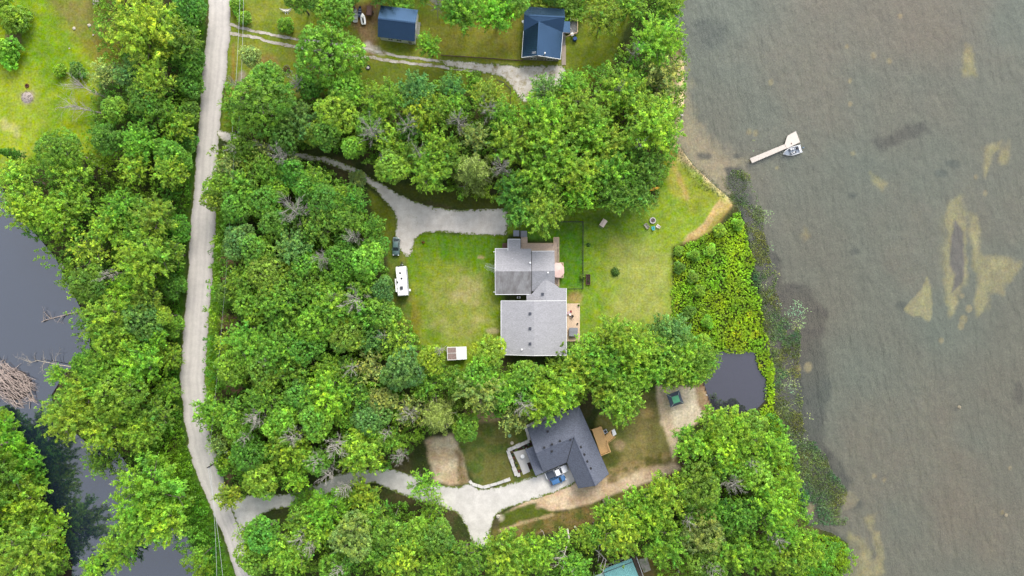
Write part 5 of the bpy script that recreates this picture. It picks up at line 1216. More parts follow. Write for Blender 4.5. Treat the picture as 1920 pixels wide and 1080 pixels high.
b.build('top_panel', GN, t); b = B()
for i in range(4):
    a0 = math.pi / 4 + i * math.pi / 2; b.beam(Vector((h1 * r2 * math.cos(a0), h1 * r2 * math.sin(a0), 2.13)), Vector((k * r2 * math.cos(a0), k * r2 * math.sin(a0), 2.9)), .09, .04)
b.build('seam', surf('pale_seam', C(200, 214, 206), .8), t)
for i in range(4):
    a0 = math.pi / 4 + i * math.pi / 2; c_, s_ = h1 * 1.36 * math.cos(a0), h1 * 1.36 * math.sin(a0); B().box((c_, s_, 1.06), (.05, .05, 2.1)).box((c_, s_, .02), (.2, .2, .03)).build('leg', STEEL, t)
# kayak leaning under the trees
t = empty('kayak', W(1225.5, 354.5), R(13), 'orange yellow kayak lying half under the trees by the shore', 'kayak'); LM.append(('orange kayak', 1225, 355))
rings = []
for x, k in ((-1.5, .02), (-1.2, .22), (-.6, .36), (0, .4), (.6, .36), (1.2, .22), (1.5, .02)): rings.append([(x, k * math.cos(a), .22 + .2 * math.sin(a) * max(k / .4, .15)) for a in np.linspace(0, 2 * math.pi, 11)[:-1]])
B().loft(rings).build('hull', surf('orange_kayak', C(250, 190, 40), .4, .06, 3), t, smooth=True); B().lathe((-.1, 0, .4), [(.3, 0), (.32, .04), (.24, .04), (.22, 0)], 14).build('cockpit_rim', BLACK, t); B().box((-.1, 0, .3), (.4, .3, .08)).build('seat', BLACK, t)
# canoe on the creek
t = empty('canoe', W(118, 501), R(-50), 'cream canoe afloat at the wooded edge of the dark creek', 'canoe'); t.location.z = WL + .02; LM.append(('cream canoe', 118, 501))
hull(B(), 2.7, .75, .35, -.12).build('hull', surf('cream_hull', C(232, 228, 204), .5, .06, 3), t, smooth=True); [B().box((x, 0, .2), (.18, .6, .04)).build('thwart', BROWN_W, t) for x in (-.7, .5)]
# hammock, tyre ring, flower ring
t = empty('hammock', W(537.5, 21), 0, 'white hammock slung on a curved stand in the shade at the top', 'hammock'); LM.append(('white hammock', 537, 21))
b = B(); pts = [(-1.5, .35, 1.0), (-1.15, 0, .5), (-.6, -.25, .12), (0, -.34, .08), (.6, -.25, .12), (1.15, 0, .5), (1.5, .35, 1.0)]; b.tube(pts, .06, 8); b.beam((-.3, -.8, .04), (-.3, .3, .04), .07, .07); b.beam((.3, -.8, .04), (.3, .3, .04), .07, .07); b.build('stand', WHITE, t)
b = B(); rg = []
for i in range(9):
    s = i / 8 * 2 - 1; rg.append([(1.4 * s, .33 - .25 * (1 - s * s) + d_, .95 - .6 * (1 - s * s) + abs(d_) * .3 + e) for d_, e in ((-.25 * (1 - s * s) - .02, 0), (0, -.03), (.25 * (1 - s * s) + .02, 0), (0, -.06))])
b.loft(rg); b.build('sling', surf('white_sling', C(226, 222, 214), .9, .05, 4), t)
def stone_ring(name, px, py, r, label, cat, stone, fill, n=12, sq=1.0):
    t = empty(name, W(px, py), 0, label, cat); b = B()
    for i in range(n):
        a = 2 * math.pi * i / n; b.box((r * math.cos(a), r * sq * math.sin(a), .1), (.24, .26, .26), a + random.uniform(-.3, .3))
    b.build('ring', stone, t, bevel=.03); B().lathe((0, 0, 0), [(r * .85, 0), (r * .8, .08), (.05, .12)], 12).build('bed', fill, t); return t
t = stone_ring('fire_pit', 690.3, 126.6, .48, 'small dark fire ring holding pale ash on the shaded cottage lawn', 'fire pit', BLACK, surf('pale_ash', C(206, 200, 196), .95, .3, 7)); LM.append(('dark fire ring', 690, 127))
t = stone_ring('flower_bed', 537.5, 131.5, .85, 'stone ringed flower bed between the lawn and the big round tree', 'flower bed', surf('rough_stone', C(150, 132, 122), .9, .2, 4), MULCH, 12, 1.3); v, f, c = plant_ball(.5, .35, 90, (.16, .2, .03), 9, .08, (.5, .3, .02)); mobj('flowers', np_mesh('flowers', v, f, LEAF_S, c), t); LM.append(('stone ringed flower bed', 537, 131))
stone_ring('fire_pit', 51, 161, .4, 'small rust brown fire ring on the meadow above the grey ash heap', 'fire pit', surf('rusty_ring', C(110, 72, 50), .9, .2, 4), MULCH, 10); LM.append(('rust brown fire ring', 51, 161))
# brush heap of the meadow
t = empty('ash_heap', W(51, 183), 0, 'grey heap of ash and burnt sticks on the meadow', 'ash heap'); LM.append(('grey ash heap', 51, 183)); r_ = random.Random(4); b = B()
prof = [(1.5, -.05), (1.3, .1), (.8, .25), (.3, .34), (.02, .36)]; b.lathe((0, 0, 0), prof, 18); b.build('ash', surf('grey_ash', C(184, 170, 162), .95, .25, 5, bump=.6), t, smooth=True); b = B()
for i in range(60): a = r_.uniform(0, 6.3); q_ = r_.uniform(0, 1.5); b.tube([(q_ * math.cos(a), q_ * math.sin(a), .3 - q_ * .15), (q_ * math.cos(a) + r_.uniform(-.6, .6), q_ * math.sin(a) + r_.uniform(-.6, .6), .38 - q_ * .15)], .03, 4)
b.build('sticks', surf('charred_sticks', C(130, 118, 112), .9, .4, 5), t)
# rocks: pale stones lying about
def rock(px, py, r, label, col=(205, 196, 182), group=None, name='rock', z=0):
    rr_ = random.Random(int(px * 31 + py)); me_b = B(); bm = bmesh.new(); bmesh.ops.create_icosphere(bm, subdivisions=2, radius=1)
    for v_ in bm.verts: v_.co *= rr_.uniform(.8, 1.15); v_.co.z *= .6
    for v_ in bm.verts: v_.co = Vector((v_.co.x * r, v_.co.y * r * rr_.uniform(.98, 1.02), v_.co.z * r))
    me = bpy.data.meshes.new(name); bm.to_mesh(me); bm.free(); me.materials.append(ROCKM.setdefault(col, surf('rock_%d_%d' % col[:2], C(*col), .9, .18, 3, bump=.4)))
    ob = mobj(name, me); p = W(px, py); ob.location = (p.x, p.y, z + r * .3); ob.rotation_euler = (0, 0, rr_.uniform(0, 6)); return tag(ob, label, 'rock', group)
ROCKM = {}
rock(181, 4.5, .9, 'large pale rock on bare earth at the top of the meadow'); LM.append(('large pale meadow rock', 181, 5))
rock(139.5, 53.5, .42, 'pale rock left of the other two on the bare meadow patch'); rock(168, 48, .45, 'pale rock under the spiky crown, on the bare meadow patch'); rock(175, 66, .22, 'small pale rock, lowest on the bare meadow patch'); rock(130.5, 91, .2, 'small pale rock alone on the green meadow')
for x, y, l in ((1274, 209, 'pale boulder at the foot of the trees on the north shore'), (1278, 216, 'small pale boulder nearest the lake on the north shore')): rock(x, y, .55 if y < 212 else .4, l, (206, 200, 192), None, 'rock', -.1)
for x, y, r, l in ((424.5, 849, .55, 'white boulder above the leaning utility pole foot'), (426.5, 860, .5, 'white boulder at the utility pole foot'), (425, 875, .38, 'round white stone below the utility pole foot')): rock(x, y, r, l, (232, 230, 224))
for x, y, r, l in ((934, 968, .55, 'pale boulder on the bank right of the drive spur'), (1271.5, 1063, .45, 'upper of two pale stones in the teal house yard'), (1271.5, 1071.5, .4, 'lower of two pale stones in the teal house yard')): rock(x, y, r, l)
for i, (x, y, l) in enumerate(((1325, 741, 'white stone at the left shore of the small pond'), (1337.5, 745, 'dark stone in the small pond near its left shore'))): rock(x, y, .2 + .03 * i, l, (220, 215, 205) if i == 0 else (40, 38, 36), z=-.15)
for x, y, r, l in ((1800, 764, .5, 'grey rock showing through the lake below the triangular sandbar'), (1888, 967, .5, 'tan rock under water near the lower right corner')): rock(x, y, r, l, (150, 140, 118), z=-.5)
# ================================================================== utility poles and wires
def utility_pole(base, top, h, label, rzc, arm=True):
    p = W(*base); t = empty('utility_pole', (p.x, p.y, 0), rzc, label, 'utility pole')
    B().cyl((0, 0, -.2), (0, 0, h), .19, .13, 10).build('pole', POLE_W, t)
    if arm:
        B().box((0, .18, h - .5), (1.6, .1, .12)).build('cross_arm', POLE_W, t); [B().lathe((x, .18, h - .44), [(.04, 0), (.07, .06), (.04, .14)], 8).build('insulator', WHITE, t) for x in (-.7, .7)]
    return t, Vector((p.x, p.y, h))
pt, pA_ = utility_pole((426, 855), (387, 876), 11.2, 'tall dark utility pole leaning out over the gravel road bend', R(100), False); LM.append(('utility pole at the bend', 405, 866))
B().lathe((-.2, .3, 9.1), [(.2, 0), (.24, .1), (.24, .8), (.1, .9)], 12).build('transformer', STEEL, pt)
B().box((0, 0, 8.4), (.5, .08, .1)).build('bracket', STEEL, pt)
pb_ = W(441, 246.5, 10.6); ptb, pB_ = utility_pole((441 + 26, 246.5 + 17), None, 10.6, 'utility pole rising through the oak by the driveway mouth', R(5)); ptb.location.x, ptb.location.y = pb_.x, pb_.y; pB_ = Vector((pb_.x, pb_.y, 10.6))
B().lathe((.35, -.1, 8.9), [(.2, 0), (.24, .1), (.24, .8), (.1, .9)], 12).build('transformer', STEEL, ptb)
def wire(a, b_, label, group, sag=1.0, r=.022):
    a, b_ = Vector(a), Vector(b_); pts = [a.lerp(b_, i / 14) - Vector((0, 0, sag * 4 * (i / 14) * (1 - i / 14))) for i in range(15)]
    bb = B(a).tube(pts, r, 5); ob = bb.build('power_line', WIREM); ob.location = a; tag(ob, label, 'power line', group)
WIREM = surf('weathered_aluminium_cable', (.42, .44, .44), .5, .05, 2)
qn = W(451, -40, 10.6); qn2 = W(457, -40, 9.6)
wire(pB_ + Vector((-.7, 0, 0)), qn, 'upper power line over the verge right of the road at the top', 'power lines along the road', .6, .03); wire(pB_ + Vector((.7, 0, -.2)), qn2, 'second power line, nearer the cottage lawn, at the top', 'power lines along the road', .6, .03)
wire(pA_ + Vector((0, 0, -.4)), W(421, 1120, 10.5), 'power line over the lower left verge, nearer the road', 'power lines along the road', .8, .03); wire(pA_ + Vector((0, 0, -1.6)), W(407, 1120, 9.4), 'power line over the lower left verge, nearer the creek', 'power lines along the road', .8, .03)
wire(pB_ + Vector((0, 0, -.1)), pA_ + Vector((0, 0, -.2)), 'long power line along the right side of the gravel road', 'power lines along the road', 1.4, .012)
wire(pB_ + Vector((0, 0, -1.5)), W(1000, 103, 4.2), 'service wire to the blue roofed cottage', 'power lines along the road', 1.0, .012) if False else None
# ================================================================== trees
LEAF = leaf_mat('tree_leaves', True, .45, .018)
BARK = surf('bark', (.13, .11, .095), .95, .25, 4, stretch=(1, 1, .3))
BARK_DEAD = surf('bleached_dead_wood', C(186, 180, 172), .9, .18, 4, stretch=(1, 1, .4))
def unit(v): return v / (np.linalg.norm(v, axis=-1, keepdims=True) + 1e-9)
def tone_of(r_, n, cl, amp=.15, yel=.25):
    """Colour multiplier per leaf: value and warmth wander by clump and by leaf."""
    v = np.exp(r_.normal(0, amp, n)) * cl[:, 0]
    w = cl[:, 1] + r_.normal(0, .12, n)
    return np.stack([v * (1 + yel * w), v * (1 + .05 * w), v * (1 - .25 * w)], 1)
def crown_round(seed, K=250, L=19, cr=.10, ls=.044, nlob=9):
    """Billowing crown: tufts over several overlapping domes of unequal size."""
    r_ = np.random.default_rng(seed); lobes = [(np.array([r_.normal(0, .08), r_.normal(0, .08), .22]), r_.uniform(.5, .62))]
    a0 = r_.random() * 6
    for i in range(nlob - 1):
        a = a0 + 2 * math.pi * i / (nlob - 1) + r_.normal(0, .22); q = r_.uniform(.42, .64); lobes.append((np.array([q * math.cos(a), q * math.sin(a), r_.uniform(-.35, .12)]), r_.uniform(.30, .46)))
    P = []; Nn = []; Sz = []; T = []; tot = sum(R_ ** 2 for _, R_ in lobes)
    for li, (o, R_) in enumerate(lobes):
        k = int(K * 1.75 * R_ ** 2 / tot); d = unit(r_.normal(size=(k * 3, 3))); d = d[d[:, 2] > -.35 + r_.random(len(d)) * .3][:k]
        for _ in range(10):
            df = d[:, None] - d[None]; q = (df ** 2).sum(-1) + 1e-3; d = unit(d + (df / q[..., None] ** 1.5).sum(1) * .006)
        c = o + d * R_ * r_.uniform(.8, 1.08, (len(d), 1)); inside = np.zeros(len(d), bool)
        for lj, (o2, R2) in enumerate(lobes):
            if lj != li: inside |= (np.linalg.norm(c - o2, axis=1) < R2 * .8)
        c = c[~inside]; d = d[~inside]; lt = r_.normal(0, .14); lw = r_.normal(0, .3)
        for j in range(len(c)):
            cs = cr * r_.uniform(.65, 1.3); n = int(L * (cs / cr) ** 1.6); e = unit(r_.normal(size=(n, 3)) * .8 + d[j] * .6 + np.array([0, 0, .7]))
            P.append(c[j] + e * cs * r_.uniform(.5, 1.1, (n, 1)) * np.array([1.05, 1.05, .85])); Nn.append(e * .5 + np.array([0, 0, .8]) + r_.normal(size=(n, 3)) * .45); Sz.append(ls * r_.uniform(.6, 1.35, n))
            T.append(tone_of(r_, n, np.tile([[math.exp(lt * .7 + r_.normal(0, .25)), lw + r_.normal(0, .35)]], (n, 1)), .15))
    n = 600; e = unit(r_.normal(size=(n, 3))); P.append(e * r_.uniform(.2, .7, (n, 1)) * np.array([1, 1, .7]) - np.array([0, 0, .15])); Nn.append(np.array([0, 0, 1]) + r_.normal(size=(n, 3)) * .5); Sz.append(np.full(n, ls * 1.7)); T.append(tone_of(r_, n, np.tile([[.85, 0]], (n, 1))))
    return leaf_cloud(np.concatenate(P), np.concatenate(Nn), np.concatenate(Sz), .6, r_, np.concatenate(T))
def crown_spiky(seed, nl=34, dens=1.0, ls=.055, spread=.14, low=-.35, asp=.42):
    """Maple-like crown: limbs end in outward sprays, so the outline is ragged and starry."""
    r_ = np.random.default_rng(seed); P = []; Nn = []; Sz = []; T = []; ga = math.pi * (3 - 5 ** .5)
    for i in range(nl):
        z = 1 - (i + .5) / nl * (1 - low); a = i * ga + r_.normal(0, .2); s = math.sqrt(max(0, 1 - z * z))
        d = np.array([s * math.cos(a), s * math.sin(a), z]); R_ = r_.uniform(.82, 1.08) * (1.0 if z < .6 else .9)
        o = np.array([0, 0, -.55]); tip = d * R_ * np.array([1, 1, .85]); ax = unit(tip - o); cl0 = math.exp(r_.normal(0, .15)); w0 = r_.normal(0, .3)
        sd = unit(np.cross(ax, [0, 0, 1]) + 1e-3); up = np.cross(sd, ax)
        ns = int(11 * dens)
        for k in range(ns):
            t = .38 + .62 * (k + r_.random()) / ns; base = o + (tip - o) * t; side = r_.normal(); upv = r_.normal() * .6 + .25
            tw = unit(ax * .9 + sd * side * .9 + up * upv); ln = spread * r_.uniform(.7, 1.5) * (1.1 - .45 * t)*1.5
            n = int(13 * dens * r_.uniform(.7, 1.3)); u = r_.random(n) ** .7; sp0 = math.exp(r_.normal(0, .25)); sw0 = r_.normal(0, .35)
            pts = base + tw * (u * ln * 1.3)[:, None] + r_.normal(0, .02, (n, 3)) - np.array([0, 0, 1]) * (u ** 2 * ln * .35)[:, None]
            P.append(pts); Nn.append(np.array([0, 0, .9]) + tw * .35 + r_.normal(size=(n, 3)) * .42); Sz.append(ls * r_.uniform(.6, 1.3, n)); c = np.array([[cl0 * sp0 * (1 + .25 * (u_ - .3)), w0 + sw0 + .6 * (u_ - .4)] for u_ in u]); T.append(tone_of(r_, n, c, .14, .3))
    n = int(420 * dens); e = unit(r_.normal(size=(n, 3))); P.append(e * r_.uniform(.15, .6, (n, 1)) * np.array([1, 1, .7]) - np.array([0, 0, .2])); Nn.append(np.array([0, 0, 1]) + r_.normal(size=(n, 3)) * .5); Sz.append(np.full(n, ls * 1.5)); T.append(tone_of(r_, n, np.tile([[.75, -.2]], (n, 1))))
    return leaf_cloud(np.concatenate(P), np.concatenate(Nn), np.concatenate(Sz), asp, r_, np.concatenate(T))
def crown_pine(seed, nw=9, ls=.085):
    """Feathery whorled crown of a pine seen down its axis."""
    r_ = np.random.default_rng(seed); P = []; Nn = []; Sz = []; T = []
    for w in range(nw):
        f = w / (nw - 1); z = -1.0 + 2.0 * f; rad = (1.0 - f) ** .75 * 1.0 + .06; nb = 8 if f < .8 else 5; a0 = r_.random() * 6
        for k in range(nb):
            a = a0 + 2 * math.pi * k / nb + r_.normal(0, .12); L = rad * r_.uniform(.7, 1.1); d = np.array([math.cos(a), math.sin(a), .18]); sd = np.array([-d[1], d[0], 0]); cl0 = math.exp(r_.normal(0, .15))
            n = int(95 * L + 18); u = r_.uniform(.15, 1, n); s_ = r_.normal(0, .10, n) * (1.15 - u * .6)
            P.append(np.array([0, 0, z]) + d * (u * L)[:, None] + sd * s_[:, None] + np.array([0, 0, 1]) * (r_.normal(0, .035, n) - .12 * u * u)[:, None])
            Nn.append(np.array([0, 0, 1]) + r_.normal(size=(n, 3)) * .4); Sz.append(ls * r_.uniform(.6, 1.2, n)); T.append(tone_of(r_, n, np.tile([[cl0, .1]], (n, 1)), .3, .2))
    return leaf_cloud(np.concatenate(P), np.concatenate(Nn), np.concatenate(Sz), .26, r_, np.concatenate(T))
def limb_tubes(r_, nl, R_, z0, z1, thick, b, twig=2):
    for i in range(nl):
        a = i * 2.4 + r_.normal(0, .25); zt = z0 + (z1 - z0) * r_.uniform(.45, 1.0); L = R_ * r_.uniform(.6, .95); zs = z0 + (z1 - z0) * r_.uniform(0, .5)
        p0 = np.array([0, 0, zs]); p2 = np.array([L * math.cos(a), L * math.sin(a), zt]); p1 = (p0 + p2) / 2 + np.array([0, 0, (zt - zs) * .12]) + r_.normal(0, .05 * L, 3)
        b.tube([p0, p1, p2], [thick * .55, thick * .36, thick * .12], 5)
        for _ in range(twig):
            t = r_.uniform(.4, .9); q = p1 + (p2 - p1) * t; e = q + r_.normal(0, .24 * L, 3); b.tube([q, e], [thick * .2, thick * .06], 4)
def trunk_mesh(seed, nl=9):
    """Unit trunk with limbs: crown radius 1, total height 1 in z up to the crown's heart."""
    r_ = np.random.default_rng(seed); b = B()
    b.tube([(0, 0, -.02), (.02, .01, .3), (.0, .02, .62), (.01, .0, .92)], [.075, .058, .046, .018], 8); limb_tubes(r_, nl, .85, .5, 1.02, .05, b, 2)
    o = b.build('trunk', BARK, None, smooth=True); me = o.data; bpy.data.objects.remove(o); return me
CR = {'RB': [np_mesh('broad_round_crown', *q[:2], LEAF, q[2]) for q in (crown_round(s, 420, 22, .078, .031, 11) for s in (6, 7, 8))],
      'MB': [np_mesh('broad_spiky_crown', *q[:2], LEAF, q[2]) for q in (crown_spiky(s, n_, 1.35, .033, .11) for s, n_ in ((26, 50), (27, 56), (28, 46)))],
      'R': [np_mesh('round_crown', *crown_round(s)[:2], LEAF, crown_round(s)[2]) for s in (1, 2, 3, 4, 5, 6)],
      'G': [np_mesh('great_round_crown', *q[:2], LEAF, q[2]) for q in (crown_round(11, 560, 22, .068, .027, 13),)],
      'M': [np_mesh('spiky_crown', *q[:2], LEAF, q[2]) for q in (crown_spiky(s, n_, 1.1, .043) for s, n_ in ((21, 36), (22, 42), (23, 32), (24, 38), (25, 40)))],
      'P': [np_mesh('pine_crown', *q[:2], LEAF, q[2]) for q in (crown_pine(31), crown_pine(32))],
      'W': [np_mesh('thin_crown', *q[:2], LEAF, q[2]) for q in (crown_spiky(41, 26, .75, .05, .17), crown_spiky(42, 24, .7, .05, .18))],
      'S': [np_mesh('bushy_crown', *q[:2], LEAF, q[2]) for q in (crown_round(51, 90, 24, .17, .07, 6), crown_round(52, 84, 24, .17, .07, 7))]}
TR = [trunk_mesh(s) for s in (61, 62, 63)]
def dead_tree_mesh(seed, nl=12, twig=5, fan=1.0):
    r_ = np.random.default_rng(seed); b = B()
    b.tube([(0, 0, -.02), (.015, 0, .4), (0, .02, .75), (.02, .0, 1.0)], [.05, .04, .026, .008], 6)
    for i in range(nl):
        a = i * 2.4 + r_.normal(0, .3); zs = .45 + .5 * i / nl; L = (1.05 - .35 * i / nl) * r_.uniform(.65, 1.05); rise = r_.uniform(.02, .26)
        d = np.array([math.cos(a), math.sin(a), 0]); pts = [np.array([0, 0, zs])]; 
        for k in range(4): d2 = d + r_.normal(0, .11, 3) * np.array([1, 1, .0]); pts.append(pts[-1] + unit(d2) * L / 4 + np.array([0, 0, rise / 4]))
        th = .017 * r_.uniform(.6, 1.3); b.tube(pts, [th, th * .75, th * .5, th * .3, th * .1], 5)
        for _ in range(twig):
            k = r_.integers(1, 4); q = pts[k] + (pts[k + 1] - pts[k]) * r_.random(); sgn = r_.choice([-1, 1]); dr = unit(d + np.array([-d[1], d[0], 0]) * sgn * r_.uniform(.25, .85)); e = q + dr * L * r_.uniform(.18, .4) + np.array([0, 0, r_.uniform(-.02, .12)])
            m_ = (q + e) / 2 + r_.normal(0, .02, 3); b.tube([q, m_, e], [th * .42, th * .32, th * .12], 4)
            e2 = m_ + unit(dr + r_.normal(0, .6, 3) * np.array([1, 1, .2])) * L * .16; b.tube([m_, e2], [th * .26, th * .1], 4)
    o = b.build('dead_wood', BARK_DEAD, None); me = o.data; bpy.data.objects.remove(o); return me
DT = [dead_tree_mesh(s, n_, t_) for s, n_, t_ in ((71, 26, 9), (72, 18, 8), (73, 22, 10), (74, 30, 7), (75, 15, 11))]
TONE = {'y': (.212, .375, .020), 'l': (.182, .338, .020), 'm': (.138, .288, .020), 'd': (.108, .248, .022), 'b': (.122, .265, .050), 'o': (.225, .310, .064)}
TW = {'y': 'yellow green', 'l': 'light green', 'm': 'mid green', 'd': 'deep green', 'b': 'bluish green', 'o': 'pale olive'}
KW = {'R': 'round crowned tree', 'G': 'huge round crowned tree', 'M': 'spiky crowned tree', 'P': 'feathery pine', 'W': 'thin crowned tree', 'S': 'bushy shrub', 'D': 'bare dead tree'}
TREES = """25 35 28 l R;10 95 28 l R;112 132 13 y R;0 8 22 y R;263 50 70 y M;350 18 35 d R;340 75 35 d R;362 110 22 d R;187 137 28 o W;238 137 28 b R;283 147 38 y M;143 133 17 b R;347 105 34 d R;354 157 28 d R
267 187 38 m R;210 203 25 y R;352 207 25 m R;330 233 32 y M;197 260 30 d R;260 263 38 l R;313 290 30 m R;103 280 44 m R;247 313 30 y M;313 320 33 y M;27 333 35 y M;127 320 36 l R;8 285 15 d P;295 205 32 m R;350 265 22 d R;340 300 20 m R
43 387 45 y M;100 403 44 y R;133 370 35 l R;220 390 36 m R;200 425 37 l R;283 407 42 l R;332 427 27 d R;160 467 40 y W;260 487 52 l R;160 533 37 m R;230 547 33 y R;310 475 33 m R;320 537 27 d R;340 535 13 y R;250 440 30 m R
193 600 48 l R;257 600 38 b R;303 593 19 y R;320 613 24 m R;207 645 40 l R;293 633 20 y R;253 683 44 y M;187 693 40 l R;310 672 30 y R;153 683 25 m R;103 703 20 y R;270 560 30 m R;280 640 25 d R
213 743 50 l R;120 787 48 y M;187 807 42 y M;255 815 38 y M;290 780 35 m R;310 735 27 m R;180 868 30 l W;273 933 72 y M;300 985 46 y M;247 990 44 y M;215 1037 38 y M;172 1068 25 y M;370 1050 19 y M;150 740 40 y M;175 725 30 l R
20 860 50 l M;5 815 34 l M;27 947 55 y M;80 990 46 l M;40 1045 60 l R;100 1055 30 m R;5 778 16 l R;-15 905 50 m R;60 900 28 m M;-60 970 60 m R;-50 850 50 m R
611 93 69 l G;467 103 22 o R;535 45 16 l R;442 9 15 l R;457 33 14 m R;627 12 36 m R;555 -6 28 m R;753 3 26 l R;716 -16 26 d R;590 -8 30 m R;803 82 24 y R;850 -4 34 m R
780 167 35 b R;480 187 60 m R;553 222 40 b R;587 247 25 l R;627 207 42 y R;500 143 34 m R;577 157 27 d R;650 168 34 l R;713 187 40 l R;787 205 38 y R;830 207 32 l R;427 197 20 m W;450 273 28 m R;487 283 24 o W;427 310 27 o W;533 255 33 d R;607 254 30 m R;660 273 24 y R;727 260 32 y R;732 312 34 l R;693 230 30 m R;548 300 15 o W;670 333 17 o R
803 323 40 l R;820 275 36 l R;770 240 26 m R;770 290 30 m R;867 18 40 l M;930 18 38 y M;1013 6 22 y M;1077 14 26 y M;1132 30 36 l M;1236 70 47 y M;1183 5 32 l M;1247 140 44 o W;1260 5 26 y M;1166 164 46 y M;1230 227 56 y M;1093 207 46 y M;1020 213 46 l M;1020 165 28 b R;960 263 46 l M;1033 267 46 l M;1113 247 42 y M;1153 270 42 l M;913 178 32 l M;892 145 13 m R;847 160 25 b R;850 195 28 l R;890 255 28 o R;887 318 46 o P;845 300 34 m R;1017 323 46 l R;1087 320 46 y R;1150 320 44 m R;1213 313 38 d R;1020 398 42 l M;962 358 38 d R;973 398 28 d R;1092 358 34 l R;1160 366 34 m R;1200 370 34 d R;1195 190 36 l M;1070 160 30 l M;940 215 30 m R;985 345 30 m R
403 373 27 l R;440 388 33 m R;490 378 38 m R;510 418 30 m R;443 450 34 b R;477 470 38 m R;547 463 36 b R;593 427 34 m R;607 380 38 m R;647 413 33 m R;660 377 30 m R;573 495 32 m R;643 488 38 m R;684 490 37 l R;704 462 25 m R;500 517 42 m R;455 530 36 m R;560 530 35 m R;420 550 21 d R;515 565 42 m R;595 550 36 m R;625 520 30 m R;716 546 26 b R;467 575 34 l R;627 573 42 m R;590 608 42 l R;537 613 38 m R;680 590 36 l R;720 592 34 m R;460 645 42 l R;422 645 24 y W;515 655 42 m R;573 653 38 m R;647 630 36 l R;700 635 30 b R;743 640 38 y W;806 676 30 y R;753 693 42 b R;693 690 33 o W;613 692 28 y R;547 693 35 m R;493 698 38 l R;433 693 33 l R;680 540 30 m R;550 405 25 d R;650 450 25 d R;700 425 24 m R
450 345 32 m R;405 347 26 l R;503 322 32 l R;545 326 28 m R;585 340 32 m R;573 355 32 m R;630 366 22 l R;520 352 25 y R;470 305 26 l R
387 773 32 l R;433 777 30 m R;437 807 25 y R;405 836 22 o W;460 853 38 m R;424 933 26 l M;486 906 34 y R;537 843 42 l R;527 787 36 y R;590 793 38 l R;613 740 45 y M;560 742 32 m R;643 783 22 y R;693 783 38 b R;677 848 46 l R;553 897 26 y R;713 753 30 o R;767 772 34 o W;818 782 46 o P;737 828 25 l R;570 940 30 l R;610 955 38 y R;680 930 32 y R;645 935 26 l R;487 1007 38 m R;457 1003 24 l W;533 1040 45 l R;470 1052 34 m R;590 997 34 y R;660 1013 44 o R;730 1007 34 m R;777 1007 33 y R;793 913 32 l W;812 953 30 l W;753 1047 45 y R;710 1042 30 l R;627 1065 30 l R;820 1013 34 m R;820 1057 40 l R;590 868 30 m R;490 750 36 m R;660 740 34 m R;640 700 30 m R;470 790 26 m R;870 1055 36 m R;420 875 17 l R;700 975 28 l M;560 985 30 m R
900 735 44 o R;873 805 27 l R;963 790 28 o W;1017 757 42 y M;1053 735 42 y M;1166 756 42 l M;1127 725 38 l M;915 664 36 y R;900 704 36 y R;988 704 31 m R;1056 674 36 l M;1110 656 36 l M;1150 630 40 y M;1133 683 40 l M;1200 655 44 y M;1210 695 38 y R;1240 615 26 b R;1268 622 34 b R;1243 665 36 l M;1283 672 33 l R;1322 676 31 l M;846 714 28 m R;950 735 36 l R;985 730 30 m R;1090 690 36 y R;1180 715 34 l M;800 725 30 m R;1258 700 34 l M;1300 705 24 l M
1297 833 36 l R;1343 797 36 y M;1357 845 42 y R;1413 795 28 l R;1400 825 38 y R;1453 843 34 y R;1317 917 44 m R;1413 893 36 l R;1457 960 46 y R;1390 970 38 m M;1250 935 48 y M;1220 975 42 y M;1323 1003 46 o R;1250 1022 44 y M;1373 1037 46 l R;1330 1058 36 m R;1430 1040 38 m R;1487 1050 36 y R;1483 907 24 y R;1350 880 28 m R;1520 1037 30 l R;1300 965 30 l M;1440 905 30 y R;1475 1000 28 l R;1378 790 28 y R;1340 955 28 m R
950 1043 48 l M;1007 1042 40 l M;900 1040 30 l W;1163 1003 44 y M;1203 945 34 y M;1100 1010 26 l R;1053 1012 22 y W;1080 1066 30 l M;1180 970 34 y M;1140 960 26 l R;1120 1002 24 m R
650 -12 24 m R;960 -6 34 m R;1040 -12 26 m R

1275 502 12 d S;1292 585 13 d S;1332 470 13 y S;1350 432 13 y S;1302 478 12 y S;1312 545 12 y S;1326 604 13 y S;1283 640 18 d S;1385 420 12 y S;1272 470 10 m S;1300 520 12 m S;1318 640 16 l S"""
DEAD = """550 407 28;605 483 17;672 545 24;673 450 14;653 683 16;562 160 13;690 253 25;763 237 24;527 303 17;777 290 17;717 297 9;863 227 20;920 205 22;943 317 20;1193 273 13;205 503 12;1373 917 18;1453 1003 17;487 767 16;483 793 14;550 813 19;620 822 20;590 863 19;770 777 18;727 813 12;622 885 15;650 915 13;570 1007 15;583 1023 12;637 1062 15;972 757 22;812 3 15;1190 92 14;753 865 15;720 632 12;1020 175 9;1155 185 10;440 270 12;452 165 10;1330 1065 17;1290 968 12;830 655 9;1405 868 12;618 560 9;455 815 12;500 690 9"""
PLANTS = []
NO_TRUNK = [PW(q) for q in (CREEK, POND, DR1, DR2, [(r[0] + 2, r[1]) for r in rr] + [(l[0] - 3, l[1]) for l in rl[::-1]], [(928, 440), (1062, 440), (1090, 640), (1064, 668), (935, 668)], [(985, 800), (1085, 758), (1145, 890), (1085, 918)], [(705, 5), (790, 5), (790, 90), (700, 90)], [(975, 5), (1085, 5), (1085, 125), (975, 125)])]
protos = {}
r_ = np.random.default_rng(99)
